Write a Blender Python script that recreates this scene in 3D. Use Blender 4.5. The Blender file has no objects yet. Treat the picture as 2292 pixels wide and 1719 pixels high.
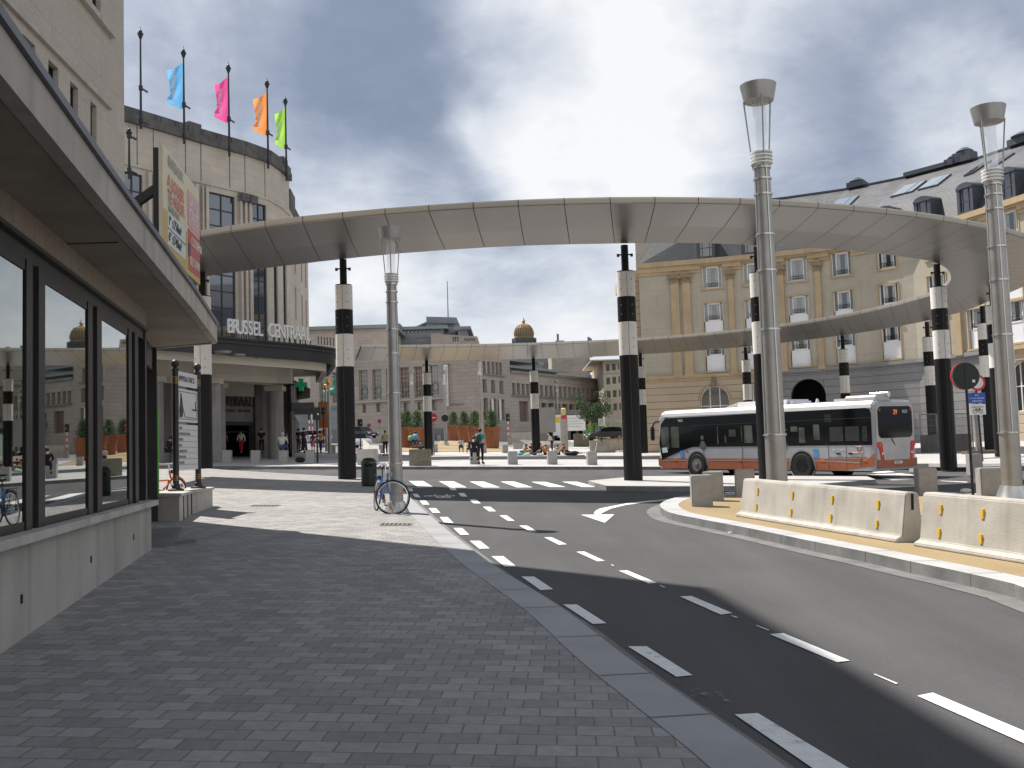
import bpy, bmesh, math, random
from mathutils import Vector, Matrix
random.seed(7)
SC = bpy.context.scene
COL = SC.collection
# ------------------------------------------------------------ camera
FPX, CX, CY = 2228.3, 1146.0, 859.5          # photograph 2292 x 1719
TP, ROLL, CAMZ = 0.0675, 0.031, 1.6
_p = math.atan(TP)
_F = Vector((0, math.cos(_p), math.sin(_p))); _U0 = Vector((0, -math.sin(_p), math.cos(_p))); _R0 = Vector((1, 0, 0))
_R = _R0*math.cos(ROLL) - _U0*math.sin(ROLL); _U = _R0*math.sin(ROLL) + _U0*math.cos(ROLL)
cam = bpy.data.cameras.new('camera'); cam.lens = 35.0; cam.sensor_width = 36.0; cam.sensor_fit = 'HORIZONTAL'
cam.clip_start = 0.1; cam.clip_end = 6000
camo = bpy.data.objects.new('camera', cam); COL.objects.link(camo)
camo.matrix_world = Matrix(((_R.x, _U.x, -_F.x, 0), (_R.y, _U.y, -_F.y, 0), (_R.z, _U.z, -_F.z, CAMZ), (0, 0, 0, 1)))
SC.camera = camo
SC.render.resolution_x = 1024; SC.render.resolution_y = 768
def ray(px, py):
    d = _F*FPX + _R*(px-CX) + _U*(CY-py)
    return d/d.y
# ------------------------------------------------------------ sun, sky
SUNEL = math.radians(58.0); SUNDIR = Vector((-0.76*math.cos(SUNEL), 0.65*math.cos(SUNEL), math.sin(SUNEL))).normalized()
sl = bpy.data.lights.new('sun', 'SUN'); sl.energy = 5.0; sl.angle = math.radians(0.55); sl.color = (1.0, 0.95, 0.88)
slo = bpy.data.objects.new('sun', sl); COL.objects.link(slo); slo.location = (-30, 30, 60)
slo.rotation_euler = (-SUNDIR).to_track_quat('-Z', 'Y').to_euler()
SC.view_settings.view_transform = 'Standard'; SC.view_settings.look = 'None'; SC.view_settings.gamma = 1.0
SC.view_settings.exposure = 0.54
W = bpy.data.worlds.new('World'); SC.world = W; W.use_nodes = True
def build_world():
    nt = W.node_tree; N = nt.nodes; L = nt.links; N.clear()
    out = N.new('ShaderNodeOutputWorld'); bg = N.new('ShaderNodeBackground'); tc = N.new('ShaderNodeTexCoord')
    sky = N.new('ShaderNodeTexSky'); sky.sky_type = 'NISHITA'; sky.sun_disc = False
    sky.sun_elevation = SUNEL; sky.sun_rotation = math.atan2(SUNDIR.x, SUNDIR.y)
    bg2 = N.new('ShaderNodeBackground'); L.new(sky.outputs[0], bg2.inputs[0]); bg2.inputs[1].default_value = 0.07
    # cloud field on the direction vector, stretched sideways towards the horizon
    sep = N.new('ShaderNodeSeparateXYZ'); L.new(tc.outputs['Generated'], sep.inputs[0])
    def math_(op, a, b=None, clamp=False):
        m = N.new('ShaderNodeMath'); m.operation = op; m.use_clamp = clamp
        for i, v in enumerate((a, b)):
            if v is None: continue
            if isinstance(v, (int, float)): m.inputs[i].default_value = v
            else: L.new(v, m.inputs[i])
        return m.outputs[0]
    zz = math_('ADD', math_('MAXIMUM', sep.outputs[2], 0.0), 0.22)
    cx = math_('DIVIDE', sep.outputs[0], zz); cy = math_('DIVIDE', sep.outputs[1], zz)
    comb = N.new('ShaderNodeCombineXYZ'); L.new(cx, comb.inputs[0]); L.new(cy, comb.inputs[1])
    def noise(scale, detail, rough, dist, off, vec=comb.outputs[0]):
        mp = N.new('ShaderNodeMapping'); mp.inputs['Location'].default_value = off; L.new(vec, mp.inputs[0])
        n = N.new('ShaderNodeTexNoise'); n.inputs['Scale'].default_value = scale; n.inputs['Detail'].default_value = detail
        n.inputs['Roughness'].default_value = rough; n.inputs['Distortion'].default_value = dist
        L.new(mp.outputs[0], n.inputs['Vector']); return n.outputs['Fac']
    n1 = noise(0.9, 9, 0.55, 0.25, (3.1, 1.7, 0)); n2 = noise(3.4, 8, 0.6, 0.4, (2.1, 9.4, 0))
    nw = noise(2.6, 5, 0.55, 0.2, (1.3, 4.1, 2), tc.outputs['Generated'])
    v = math_('ADD', math_('MULTIPLY', math_('SUBTRACT', n1, 0.5), 0.8), math_('MULTIPLY', math_('SUBTRACT', n2, 0.5), 0.62))
    n3 = noise(9.0, 7, 0.62, 0.5, (1.2, 3.3, 0)); n4 = noise(5.5, 7, 0.6, 0.6, (4.2, 1.3, 7), tc.outputs['Generated'])
    v = math_('ADD', v, math_('MULTIPLY', math_('SUBTRACT', n4, 0.5), 0.55)); v = math_('ADD', v, math_('MULTIPLY', math_('SUBTRACT', n3, 0.5), 0.16))
    warp = math_('MULTIPLY', math_('SUBTRACT', nw, 0.5), 0.06)
    for px, py, r, w in BLOBS:
        c = ray(px, py).normalized()
        dp = N.new('ShaderNodeVectorMath'); dp.operation = 'DOT_PRODUCT'; L.new(tc.outputs['Generated'], dp.inputs[0]); dp.inputs[1].default_value = c
        nd = math_('ADD', dp.outputs['Value'], warp) if r > 5 else dp.outputs['Value']
        mr = N.new('ShaderNodeMapRange'); mr.interpolation_type = 'SMOOTHSTEP'; L.new(nd, mr.inputs[0])
        mr.inputs[1].default_value = math.cos(math.radians(r*1.25)); mr.inputs[2].default_value = 1.0
        mr.inputs[3].default_value = 0.0; mr.inputs[4].default_value = w
        v = math_('ADD', v, mr.outputs[0])
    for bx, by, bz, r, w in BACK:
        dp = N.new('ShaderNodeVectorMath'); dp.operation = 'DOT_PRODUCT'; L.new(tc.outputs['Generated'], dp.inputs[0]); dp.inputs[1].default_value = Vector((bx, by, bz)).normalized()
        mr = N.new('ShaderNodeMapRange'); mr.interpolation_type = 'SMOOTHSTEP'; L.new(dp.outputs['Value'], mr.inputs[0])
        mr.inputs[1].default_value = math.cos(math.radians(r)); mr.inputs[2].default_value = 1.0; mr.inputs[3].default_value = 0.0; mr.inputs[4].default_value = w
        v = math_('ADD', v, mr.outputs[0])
    v = math_('ADD', v, 0.56)
    cr = N.new('ShaderNodeValToRGB'); L.new(v, cr.inputs[0]); e = cr.color_ramp.elements
    e[0].position = 0.0; e[0].color = (0.23, 0.275, 0.36, 1); e[1].position = 1.0; e[1].color = (1.0, 1.0, 1.0, 1)
    for p, c in ((0.22, (0.27, 0.325, 0.43)), (0.42, (0.40, 0.45, 0.555)), (0.58, (0.56, 0.61, 0.70)), (0.78, (0.80, 0.83, 0.88))):
        k = cr.color_ramp.elements.new(p); k.color = (*c, 1)
    L.new(cr.outputs[0], bg.inputs[0]); bg.inputs[1].default_value = 0.70
    mx = N.new('ShaderNodeMixShader'); mx.inputs[0].default_value = 0.90
    L.new(bg2.outputs[0], mx.inputs[1]); L.new(bg.outputs[0], mx.inputs[2]); L.new(mx.outputs[0], out.inputs[0])
BLOBS = [(660, 220, 10, -0.14), (900, 300, 11, -0.18), (1080, 180, 8, -0.13), (1180, 440, 7, -0.12), (1500, 30, 10, 0.40), (1350, 130, 6, 0.18), (1640, 300, 8, 0.10),
         (2010, 60, 11, -0.18), (1880, 330, 7, -0.14), (2130, 215, 4, 0.34), (600, 470, 6, 0.16), (860, 520, 5, 0.20), (900, 640, 10, 0.24), (1250, 660, 10, 0.22),
         (330, 60, 8, 0.08), (1350, 430, 5, 0.12)]
BACK = [(-0.3, -1, 0.30, 48, 0.80), (0.9, -0.6, 0.25, 40, 0.55), (0, 0, 1, 52, -0.85)]  # unseen sky shaped to tune the light: bright patches behind camera, dark zenith
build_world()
# ------------------------------------------------------------ terrain
XB = (10.0, 18.0); YB = (116.0, 150.0, 260.0)
def gz(x, y):
    z = 0.0165*min(y, 116) + 0.040*max(0, min(y, 150)-116) + 0.03*max(0, min(y, 260)-150)
    z += -0.031*min(x, 10) if x > -60 else 1.86
    if x > 18: z += 0.028*(min(x, 60)-18)
    return z
def G(px, py, off=0.0):
    """ground point seen at a pixel (fixed-point search on the sloping ground)"""
    d = ray(px, py); y = 30.0
    lo, hi = 1.0, 400.0
    for _ in range(60):
        m = (lo+hi)/2; 
        if CAMZ + d.z*m > gz(d.x*m, m)+off: lo = m
        else: hi = m
    return Vector((d.x*lo, lo, gz(d.x*lo, lo)+off))
def At(px, py, D):
    d = ray(px, py); return Vector((d.x*D, D, CAMZ+d.z*D))
def xat(px, D, py=1000): return ray(px, py).x*D
# ------------------------------------------------------------ materials
MATS = {}
def nodes_of(m):
    m.use_nodes = True; nt = m.node_tree; b = nt.nodes['Principled BSDF']; return nt, nt.nodes, nt.links, b
def mat(name, col, rough=0.7, metal=0.0, var=0.12, scale=3.0, bump=0.0, bscale=40.0, spec=0.5, stain=0.0, emit=None, alpha=None, trans=0.0, ior=1.45, coat=0.0):
    if name in MATS: return MATS[name]
    m = bpy.data.materials.new(name); nt, N, L, b = nodes_of(m); MATS[name] = m
    b.inputs['Roughness'].default_value = rough; b.inputs['Metallic'].default_value = metal
    b.inputs['IOR'].default_value = ior; b.inputs['Specular IOR Level'].default_value = spec
    b.inputs['Transmission Weight'].default_value = trans; b.inputs['Coat Weight'].default_value = coat
    tc = N.new('ShaderNodeTexCoord'); n = N.new('ShaderNodeTexNoise'); n.inputs['Scale'].default_value = scale; n.inputs['Detail'].default_value = 6
    L.new(tc.outputs['Object'], n.inputs['Vector'])
    mr = N.new('ShaderNodeMapRange'); L.new(n.outputs['Fac'], mr.inputs[0]); mr.inputs[1].default_value = 0.25; mr.inputs[2].default_value = 0.75
    mr.inputs[3].default_value = 1-var; mr.inputs[4].default_value = 1+var
    mx = N.new('ShaderNodeVectorMath'); mx.operation = 'SCALE'; mx.inputs[0].default_value = col; L.new(mr.outputs[0], mx.inputs['Scale'])
    last = mx.outputs[0]
    if stain > 0:   # vertical rain streaks, a feature of the surface itself
        mp = N.new('ShaderNodeMapping'); mp.inputs['Scale'].default_value = (3.0, 3.0, 0.18); L.new(tc.outputs['Object'], mp.inputs[0])
        n2 = N.new('ShaderNodeTexNoise'); n2.inputs['Scale'].default_value = 1.2; n2.inputs['Detail'].default_value = 7; L.new(mp.outputs[0], n2.inputs['Vector'])
        m2 = N.new('ShaderNodeMapRange'); L.new(n2.outputs['Fac'], m2.inputs[0]); m2.inputs[1].default_value = 0.5; m2.inputs[2].default_value = 0.75
        m2.inputs[3].default_value = 1.0; m2.inputs[4].default_value = 1-stain
        s2 = N.new('ShaderNodeVectorMath'); s2.operation = 'SCALE'; L.new(last, s2.inputs[0]); L.new(m2.outputs[0], s2.inputs['Scale']); last = s2.outputs[0]
    L.new(last, b.inputs['Base Color'])
    if bump > 0:
        nb = N.new('ShaderNodeTexNoise'); nb.inputs['Scale'].default_value = bscale; nb.inputs['Detail'].default_value = 4; L.new(tc.outputs['Object'], nb.inputs['Vector'])
        bp = N.new('ShaderNodeBump'); bp.inputs['Strength'].default_value = bump; bp.inputs['Distance'].default_value = 0.02
        L.new(nb.outputs['Fac'], bp.inputs['Height']); L.new(bp.outputs[0], b.inputs['Normal'])
    if emit: b.inputs['Emission Color'].default_value = (*emit[0], 1); b.inputs['Emission Strength'].default_value = emit[1]
    if alpha is not None: b.inputs['Alpha'].default_value = alpha
    return m
def brickmat(name, c1, c2, mortar, bw, rh, ms=0.01, rough=0.8, rot=0.0, big=0.15, bump=0.25, offset=0.5, bscale=0.35, speck=0.0):
    if name in MATS: return MATS[name]
    m = bpy.data.materials.new(name); nt, N, L, b = nodes_of(m); MATS[name] = m
    b.inputs['Roughness'].default_value = rough; b.inputs['Specular IOR Level'].default_value = 0.35
    uv = N.new('ShaderNodeUVMap'); uv.uv_map = 'UVMap'; mp = N.new('ShaderNodeMapping'); mp.inputs['Rotation'].default_value = (0, 0, rot); L.new(uv.outputs[0], mp.inputs[0])
    vec = mp.outputs[0]
    br = N.new('ShaderNodeTexBrick'); br.offset = offset; br.inputs['Scale'].default_value = 1.0; br.inputs['Brick Width'].default_value = bw; br.inputs['Row Height'].default_value = rh
    br.inputs['Mortar Size'].default_value = ms; br.inputs['Mortar Smooth'].default_value = 0.2
    br.inputs['Color1'].default_value = (*c1, 1); br.inputs['Color2'].default_value = (*c2, 1); br.inputs['Mortar'].default_value = (*mortar, 1)
    L.new(vec, br.inputs['Vector'])
    n = N.new('ShaderNodeTexNoise'); n.inputs['Scale'].default_value = bscale; n.inputs['Detail'].default_value = 8; n.inputs['Roughness'].default_value = 0.65; L.new(vec, n.inputs['Vector'])
    mr = N.new('ShaderNodeMapRange'); L.new(n.outputs['Fac'], mr.inputs[0]); mr.inputs[1].default_value = 0.25; mr.inputs[2].default_value = 0.75; mr.inputs[3].default_value = 1-big; mr.inputs[4].default_value = 1+big
    sc = N.new('ShaderNodeVectorMath'); sc.operation = 'SCALE'; L.new(br.outputs['Color'], sc.inputs[0]); L.new(mr.outputs[0], sc.inputs['Scale'])
    last = sc.outputs[0]
    n3 = N.new('ShaderNodeTexNoise'); n3.inputs['Scale'].default_value = 14.0; n3.inputs['Detail'].default_value = 5; L.new(vec, n3.inputs['Vector'])
    mr3 = N.new('ShaderNodeMapRange'); L.new(n3.outputs['Fac'], mr3.inputs[0]); mr3.inputs[1].default_value = 0.3; mr3.inputs[2].default_value = 0.7; mr3.inputs[3].default_value = 0.9; mr3.inputs[4].default_value = 1.1
    sc3 = N.new('ShaderNodeVectorMath'); sc3.operation = 'SCALE'; L.new(last, sc3.inputs[0]); L.new(mr3.outputs[0], sc3.inputs['Scale']); last = sc3.outputs[0]
    if speck > 0:   # pale chips, chewing gum and litter specks trodden into the paving
        vo = N.new('ShaderNodeTexVoronoi'); vo.inputs['Scale'].default_value = 0.9; vo.inputs['Randomness'].default_value = 1.0; L.new(vec, vo.inputs['Vector'])
        ms_ = N.new('ShaderNodeMapRange'); L.new(vo.outputs['Distance'], ms_.inputs[0]); ms_.inputs[1].default_value = 0.022; ms_.inputs[2].default_value = 0.03; ms_.inputs[3].default_value = speck; ms_.inputs[4].default_value = 0.0
        mxs = N.new('ShaderNodeMix'); mxs.data_type = 'RGBA'; L.new(ms_.outputs[0], mxs.inputs[0]); L.new(last, mxs.inputs[6]); mxs.inputs[7].default_value = (0.5, 0.5, 0.5, 1); last = mxs.outputs[2]
    L.new(last, b.inputs['Base Color'])
    if bump:
        bp = N.new('ShaderNodeBump'); bp.inputs['Strength'].default_value = bump; bp.inputs['Distance'].default_value = 0.01
        inv = N.new('ShaderNodeMath'); inv.operation = 'SUBTRACT'; inv.inputs[0].default_value = 1.0; L.new(br.outputs['Fac'], inv.inputs[1])
        ad = N.new('ShaderNodeMath'); ad.operation = 'ADD'; L.new(inv.outputs[0], ad.inputs[0]); L.new(n3.outputs['Fac'], ad.inputs[1])
        L.new(ad.outputs[0], bp.inputs['Height']); L.new(bp.outputs[0], b.inputs['Normal'])
    return m
def asphaltmat(name, col, rough=0.85, patch=0.18):
    if name in MATS: return MATS[name]
    m = bpy.data.materials.new(name); nt, N, L, b = nodes_of(m); MATS[name] = m
    b.inputs['Roughness'].default_value = rough; b.inputs['Specular IOR Level'].default_value = 0.3
    tc = N.new('ShaderNodeTexCoord')
    def noise(s, d, vec=tc.outputs['Object']):
        n = N.new('ShaderNodeTexNoise'); n.inputs['Scale'].default_value = s; n.inputs['Detail'].default_value = d; n.inputs['Roughness'].default_value = 0.6; L.new(vec, n.inputs['Vector']); return n
    mpx = N.new('ShaderNodeMapping'); mpx.inputs['Rotation'].default_value = (0, 0, math.radians(-32)); mpx.inputs['Scale'].default_value = (1.0, 0.12, 1.0); L.new(tc.outputs['Object'], mpx.inputs[0])
    big = noise(0.9, 5, mpx.outputs[0]); mid = noise(0.35, 6); fine = noise(90, 2)
    def rng(n, a, b_, lo=0.3, hi=0.7):
        r = N.new('ShaderNodeMapRange'); L.new(n.outputs['Fac'], r.inputs[0]); r.inputs[1].default_value = lo; r.inputs[2].default_value = hi; r.inputs[3].default_value = a; r.inputs[4].default_value = b_; return r.outputs[0]
    last = None
    for k in (rng(big, 1-patch, 1+patch), rng(mid, 0.9, 1.1), rng(fine, 0.78, 1.22)):
        s = N.new('ShaderNodeVectorMath'); s.operation = 'SCALE'
        if last is None: s.inputs[0].default_value = col
        else: L.new(last, s.inputs[0])
        L.new(k, s.inputs['Scale']); last = s.outputs[0]
    L.new(last, b.inputs['Base Color'])
    bp = N.new('ShaderNodeBump'); bp.inputs['Strength'].default_value = 0.5; bp.inputs['Distance'].default_value = 0.006
    L.new(fine.outputs['Fac'], bp.inputs['Height']); L.new(bp.outputs[0], b.inputs['Normal'])
    return m
# ------------------------------------------------------------ mesh builder
ROOTM = {}
class MB:
    def __init__(s): s.v = []; s.f = []; s.m = []; s.sm = []; s.mi = 0; s.smooth = False
    def add(s, vs, fs, smooth=None):
        o = len(s.v); s.v += [Vector(p) for p in vs]
        for f in fs: s.f.append([i+o for i in f]); s.m.append(s.mi); s.sm.append(s.smooth if smooth is None else smooth)
        return s
    def quad(s, a, b, c, d): return s.add([a, b, c, d], [(0, 1, 2, 3)])
    def box(s, x0, x1, y0, y1, z0, z1):
        v = [(x, y, z) for z in (z0, z1) for y in (y0, y1) for x in (x0, x1)]
        return s.add(v, [(0, 2, 3, 1), (4, 5, 7, 6), (0, 1, 5, 4), (2, 6, 7, 3), (0, 4, 6, 2), (1, 3, 7, 5)])
    def obox(s, c, ax, ay, az):
        c = Vector(c); ax = Vector(ax); ay = Vector(ay); az = Vector(az)
        v = [c+ax*i+ay*j+az*k for k in (-1, 1) for j in (-1, 1) for i in (-1, 1)]
        return s.add(v, [(0, 2, 3, 1), (4, 5, 7, 6), (0, 1, 5, 4), (2, 6, 7, 3), (0, 4, 6, 2), (1, 3, 7, 5)])
    def bar(s, p, q, w, h=None):
        p = Vector(p); q = Vector(q); h = h or w; d = (q-p); a = d.normalized()
        t = a.cross(Vector((0, 0, 1)));
        if t.length < 1e-3: t = Vector((1, 0, 0))
        t.normalize(); u = t.cross(a)
        return s.obox((p+q)/2, d/2, t*w/2, u*h/2)
    def tube(s, p, q, r0, r1=None, n=12, caps=True, smooth=True):
        p = Vector(p); q = Vector(q); r1 = r0 if r1 is None else r1; a = (q-p).normalized()
        t = a.cross(Vector((0, 0, 1)))
        if t.length < 1e-3: t = Vector((1, 0, 0))
        t.normalize(); u = a.cross(t); vs = []
        for c, r in ((p, r0), (q, r1)):
            for i in range(n):
                an = 2*math.pi*i/n; vs.append(c+(t*math.cos(an)+u*math.sin(an))*r)
        fs = [(i, (i+1) % n, n+(i+1) % n, n+i) for i in range(n)]
        s.add(vs, fs, smooth)
        if caps: s.add(vs, [tuple(range(n))[::-1], tuple(range(n, 2*n))], False)
        return s
    def path(s, pts, r, n=8):
        for a, b in zip(pts[:-1], pts[1:]): s.tube(a, b, r, r, n)
        return s
    def lathe(s, prof, c=(0, 0, 0), n=24, smooth=True, axis='z', caps=True):
        if not caps: prof = list(prof)+[prof[0]]
        vs = []; c = Vector(c)
        for r, z in prof:
            for i in range(n):
                a = 2*math.pi*i/n
                if axis == 'z': vs.append(c+Vector((r*math.cos(a), r*math.sin(a), z)))
                elif axis == 'y': vs.append(c+Vector((r*math.cos(a), z, r*math.sin(a))))
                else: vs.append(c+Vector((z, r*math.cos(a), r*math.sin(a))))
        k = len(prof); fs = []
        for j in range(k-1):
            for i in range(n): fs.append((j*n+i, j*n+(i+1) % n, (j+1)*n+(i+1) % n, (j+1)*n+i))
        s.add(vs, fs, smooth)
        s.add(vs, [tuple(range(n))[::-1], tuple(range((k-1)*n, k*n))], False) if caps and prof[0][0] > 1e-4 else None
        return s
    def prism(s, poly, z0, z1):
        n = len(poly); vs = [(*p, z0) for p in poly]+[(*p, z1) for p in poly]
        fs = [tuple(range(n))[::-1], tuple(range(n, 2*n))]+[(i, (i+1) % n, n+(i+1) % n, n+i) for i in range(n)]
        return s.add(vs, fs)
    def extr(s, pts, vec):
        """closed 3-d outline swept by a vector"""
        n = len(pts); pts = [Vector(p) for p in pts]; vec = Vector(vec); vs = pts+[p+vec for p in pts]
        fs = [tuple(range(n))[::-1], tuple(range(n, 2*n))]+[(i, (i+1) % n, n+(i+1) % n, n+i) for i in range(n)]
        return s.add(vs, fs)
    def ball(s, c, rx, ry=None, rz=None, n=12, m=8):
        ry = ry or rx; rz = rz or rx; prof = []
        vs = []; c = Vector(c)
        for j in range(m+1):
            t = math.pi*j/m
            for i in range(n):
                a = 2*math.pi*i/n; vs.append(c+Vector((rx*math.sin(t)*math.cos(a), ry*math.sin(t)*math.sin(a), -rz*math.cos(t))))
        fs = [(j*n+i, j*n+(i+1) % n, (j+1)*n+(i+1) % n, (j+1)*n+i) for j in range(m) for i in range(n)]
        return s.add(vs, fs, True)
    def build(s, name, mats, parent=None, world=True, bevel=0, fix=True):
        me = bpy.data.meshes.new(name); vs = s.v
        if parent is not None and world and parent.name in ROOTM:
            inv = ROOTM[parent.name].inverted(); vs = [inv @ p for p in vs]
        me.from_pydata([tuple(p) for p in vs], [], s.f)
        if not isinstance(mats, (list, tuple)): mats = [mats]
        for m in mats: me.materials.append(m)
        me.polygons.foreach_set('material_index', s.m); me.polygons.foreach_set('use_smooth', s.sm)
        if fix or bevel:
            bm = bmesh.new(); bm.from_mesh(me)
            bmesh.ops.remove_doubles(bm, verts=bm.verts, dist=1e-5)
            if fix: bmesh.ops.recalc_face_normals(bm, faces=bm.faces)
            if bevel: bmesh.ops.bevel(bm, geom=[e for e in bm.edges if len(e.link_faces) == 2 and e.calc_face_angle(0) > 0.5], offset=bevel, segments=2, affect='EDGES', clamp_overlap=True)
            bm.to_mesh(me); bm.free()
        if any(s.sm): me.set_sharp_from_angle(angle=math.radians(42))
        uvl = me.uv_layers.new(name='UVMap')
        for pl in me.polygons:
            nx, ny, nz = pl.normal
            if abs(nz) > 0.72: f = lambda c: (c.x, c.y)
            else:
                l = math.hypot(nx, ny) or 1; tx, ty = -ny/l, nx/l
                f = lambda c, tx=tx, ty=ty: (c.x*tx+c.y*ty, c.z)
            for li in pl.loop_indices: uvl.data[li].uv = f(me.vertices[me.loops[li].vertex_index].co)
        o = bpy.data.objects.new(name, me); COL.objects.link(o)
        if parent is not None:
            o.parent = parent
            ROOTM[o.name] = ROOTM.get(parent.name, Matrix.Identity(4))
        return o
def tag(o, label=None, cat=None, group=None, kind=None):
    for k, v in (('label', label), ('category', cat), ('group', group), ('kind', kind)):
        if v: o[k] = v
    return o
def thing(name, label, cat, loc=(0, 0, 0), rz=0.0, group=None, mtx=None, scale=1.0):
    o = bpy.data.objects.new(name, None); COL.objects.link(o); o.empty_display_size = 0.3
    M = mtx if mtx is not None else Matrix.Translation(Vector(loc)) @ Matrix.Rotation(rz, 4, 'Z') @ Matrix.Scale(scale, 4)
    o.matrix_world = M; ROOTM[o.name] = M.copy(); tag(o, label, cat, group); return o
def dup(root, loc=None, rz=0.0, label=None, mtx=None, scale=1.0, group=None):
    M = mtx if mtx is not None else Matrix.Translation(Vector(loc)) @ Matrix.Rotation(rz, 4, 'Z') @ Matrix.Scale(scale, 4)
    r = root.copy(); COL.objects.link(r); r.matrix_world = M
    if label: r['label'] = label
    if group: r['group'] = group
    def rec(a, b):
        for ch in [c for c in SC.objects if c.parent == a]:
            c = ch.copy(); COL.objects.link(c); c.parent = b; rec(ch, c)
    rec(root, r); return r
def onground(x, y, heading, off=0.0):
    """frame standing on the sloping ground: local +x points along heading (dx, dy)"""
    e = 0.8; z = gz(x, y); n = Vector((-(gz(x+e, y)-gz(x-e, y))/(2*e), -(gz(x, y+e)-gz(x, y-e))/(2*e), 1)).normalized()
    a = Vector((heading[0], heading[1], 0)); a = (a-n*a.dot(n)).normalized(); b = n.cross(a)
    return Matrix(((a.x, b.x, n.x, x), (a.y, b.y, n.y, y), (a.z, b.z, n.z, z+off), (0, 0, 0, 1)))
def text_into(mb, s, size, ext, origin, xd, ud, align='LEFT', bold=0.0, xs=1.0):
    c = bpy.data.curves.new('t', 'FONT'); c.body = s; c.size = size; c.extrude = ext; c.align_x = align; c.offset = bold; c.resolution_u = 3
    o = bpy.data.objects.new('t', c); COL.objects.link(o); dg = bpy.context.evaluated_depsgraph_get(); dg.update()
    me = o.evaluated_get(dg).to_mesh(); xd = Vector(xd).normalized(); ud = Vector(ud).normalized(); nd = xd.cross(ud); org = Vector(origin)
    vs = [org+xd*v.co.x*xs+ud*v.co.y+nd*v.co.z for v in me.vertices]; fs = [tuple(p.vertices) for p in me.polygons]
    o.to_mesh_clear(); bpy.data.objects.remove(o); bpy.data.curves.remove(c)
    mb.add(vs, fs, False)
def ground_sheet(name, poly, off, m, kind='structure', thick=0.0, parent=None, mface=None):
    """flat sheet draped on the terrain; poly in plan metres, thick > 0 adds a skirt down (a raised slab with a kerb face)"""
    bm = bmesh.new(); vs = [bm.verts.new((p[0], p[1], 0)) for p in poly]; bm.faces.new(vs)
    bmesh.ops.triangulate(bm, faces=bm.faces)
    for xb in XB+(-60.0,): bmesh.ops.bisect_plane(bm, geom=bm.verts[:]+bm.edges[:]+bm.faces[:], plane_co=(xb, 0, 0), plane_no=(1, 0, 0))
    for yb in YB: bmesh.ops.bisect_plane(bm, geom=bm.verts[:]+bm.edges[:]+bm.faces[:], plane_co=(0, yb, 0), plane_no=(0, 1, 0))
    bmesh.ops.recalc_face_normals(bm, faces=bm.faces)
    for f in bm.faces:
        if f.normal.z < 0: f.normal_flip()
    if thick:
        be = [e for e in bm.edges if len(e.link_faces) == 1]
        r = bmesh.ops.extrude_edge_only(bm, edges=be)
        low = {v for v in r['geom'] if isinstance(v, bmesh.types.BMVert)}
    else: low = set()
    for v in bm.verts: v.co.z = gz(v.co.x, v.co.y)+off-(thick if v in low else 0)
    if thick and mface:
        for f in bm.faces:
            if any(v in low for v in f.verts): f.material_index = 1
    me = bpy.data.meshes.new(name); bm.to_mesh(me); bm.free(); me.materials.append(m)
    if mface: me.materials.append(mface)
    uvl = me.uv_layers.new(name='UVMap')
    for li, lp in enumerate(me.loops): c = me.vertices[lp.vertex_index].co; uvl.data[li].uv = (c.x, c.y)
    o = bpy.data.objects.new(name, me); COL.objects.link(o)
    if kind: o['kind'] = kind
    if parent is not None:
        o.parent = parent
    return o
def pxpoly(pts, off=0.0): return [tuple(G(x, y, off).xy) for x, y in pts]
def smoothline(pts, n=6):
    out = []; P = [Vector((p[0], p[1])) for p in pts]
    for i in range(len(P)-1):
        a = P[max(i-1, 0)]; b = P[i]; c = P[i+1]; d = P[min(i+2, len(P)-1)]
        for k in range(n):
            t = k/n; out.append(0.5*((2*b)+(c-a)*t+(2*a-5*b+4*c-d)*t*t+(3*b-a-3*c+d)*t**3))
    out.append(P[-1]); return [tuple(p) for p in out]
def proj(P):
    v = Vector(P)-Vector((0, 0, CAMZ)); w = v.dot(_F); return CX+FPX*v.dot(_R)/w, CY-FPX*v.dot(_U)/w
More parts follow.
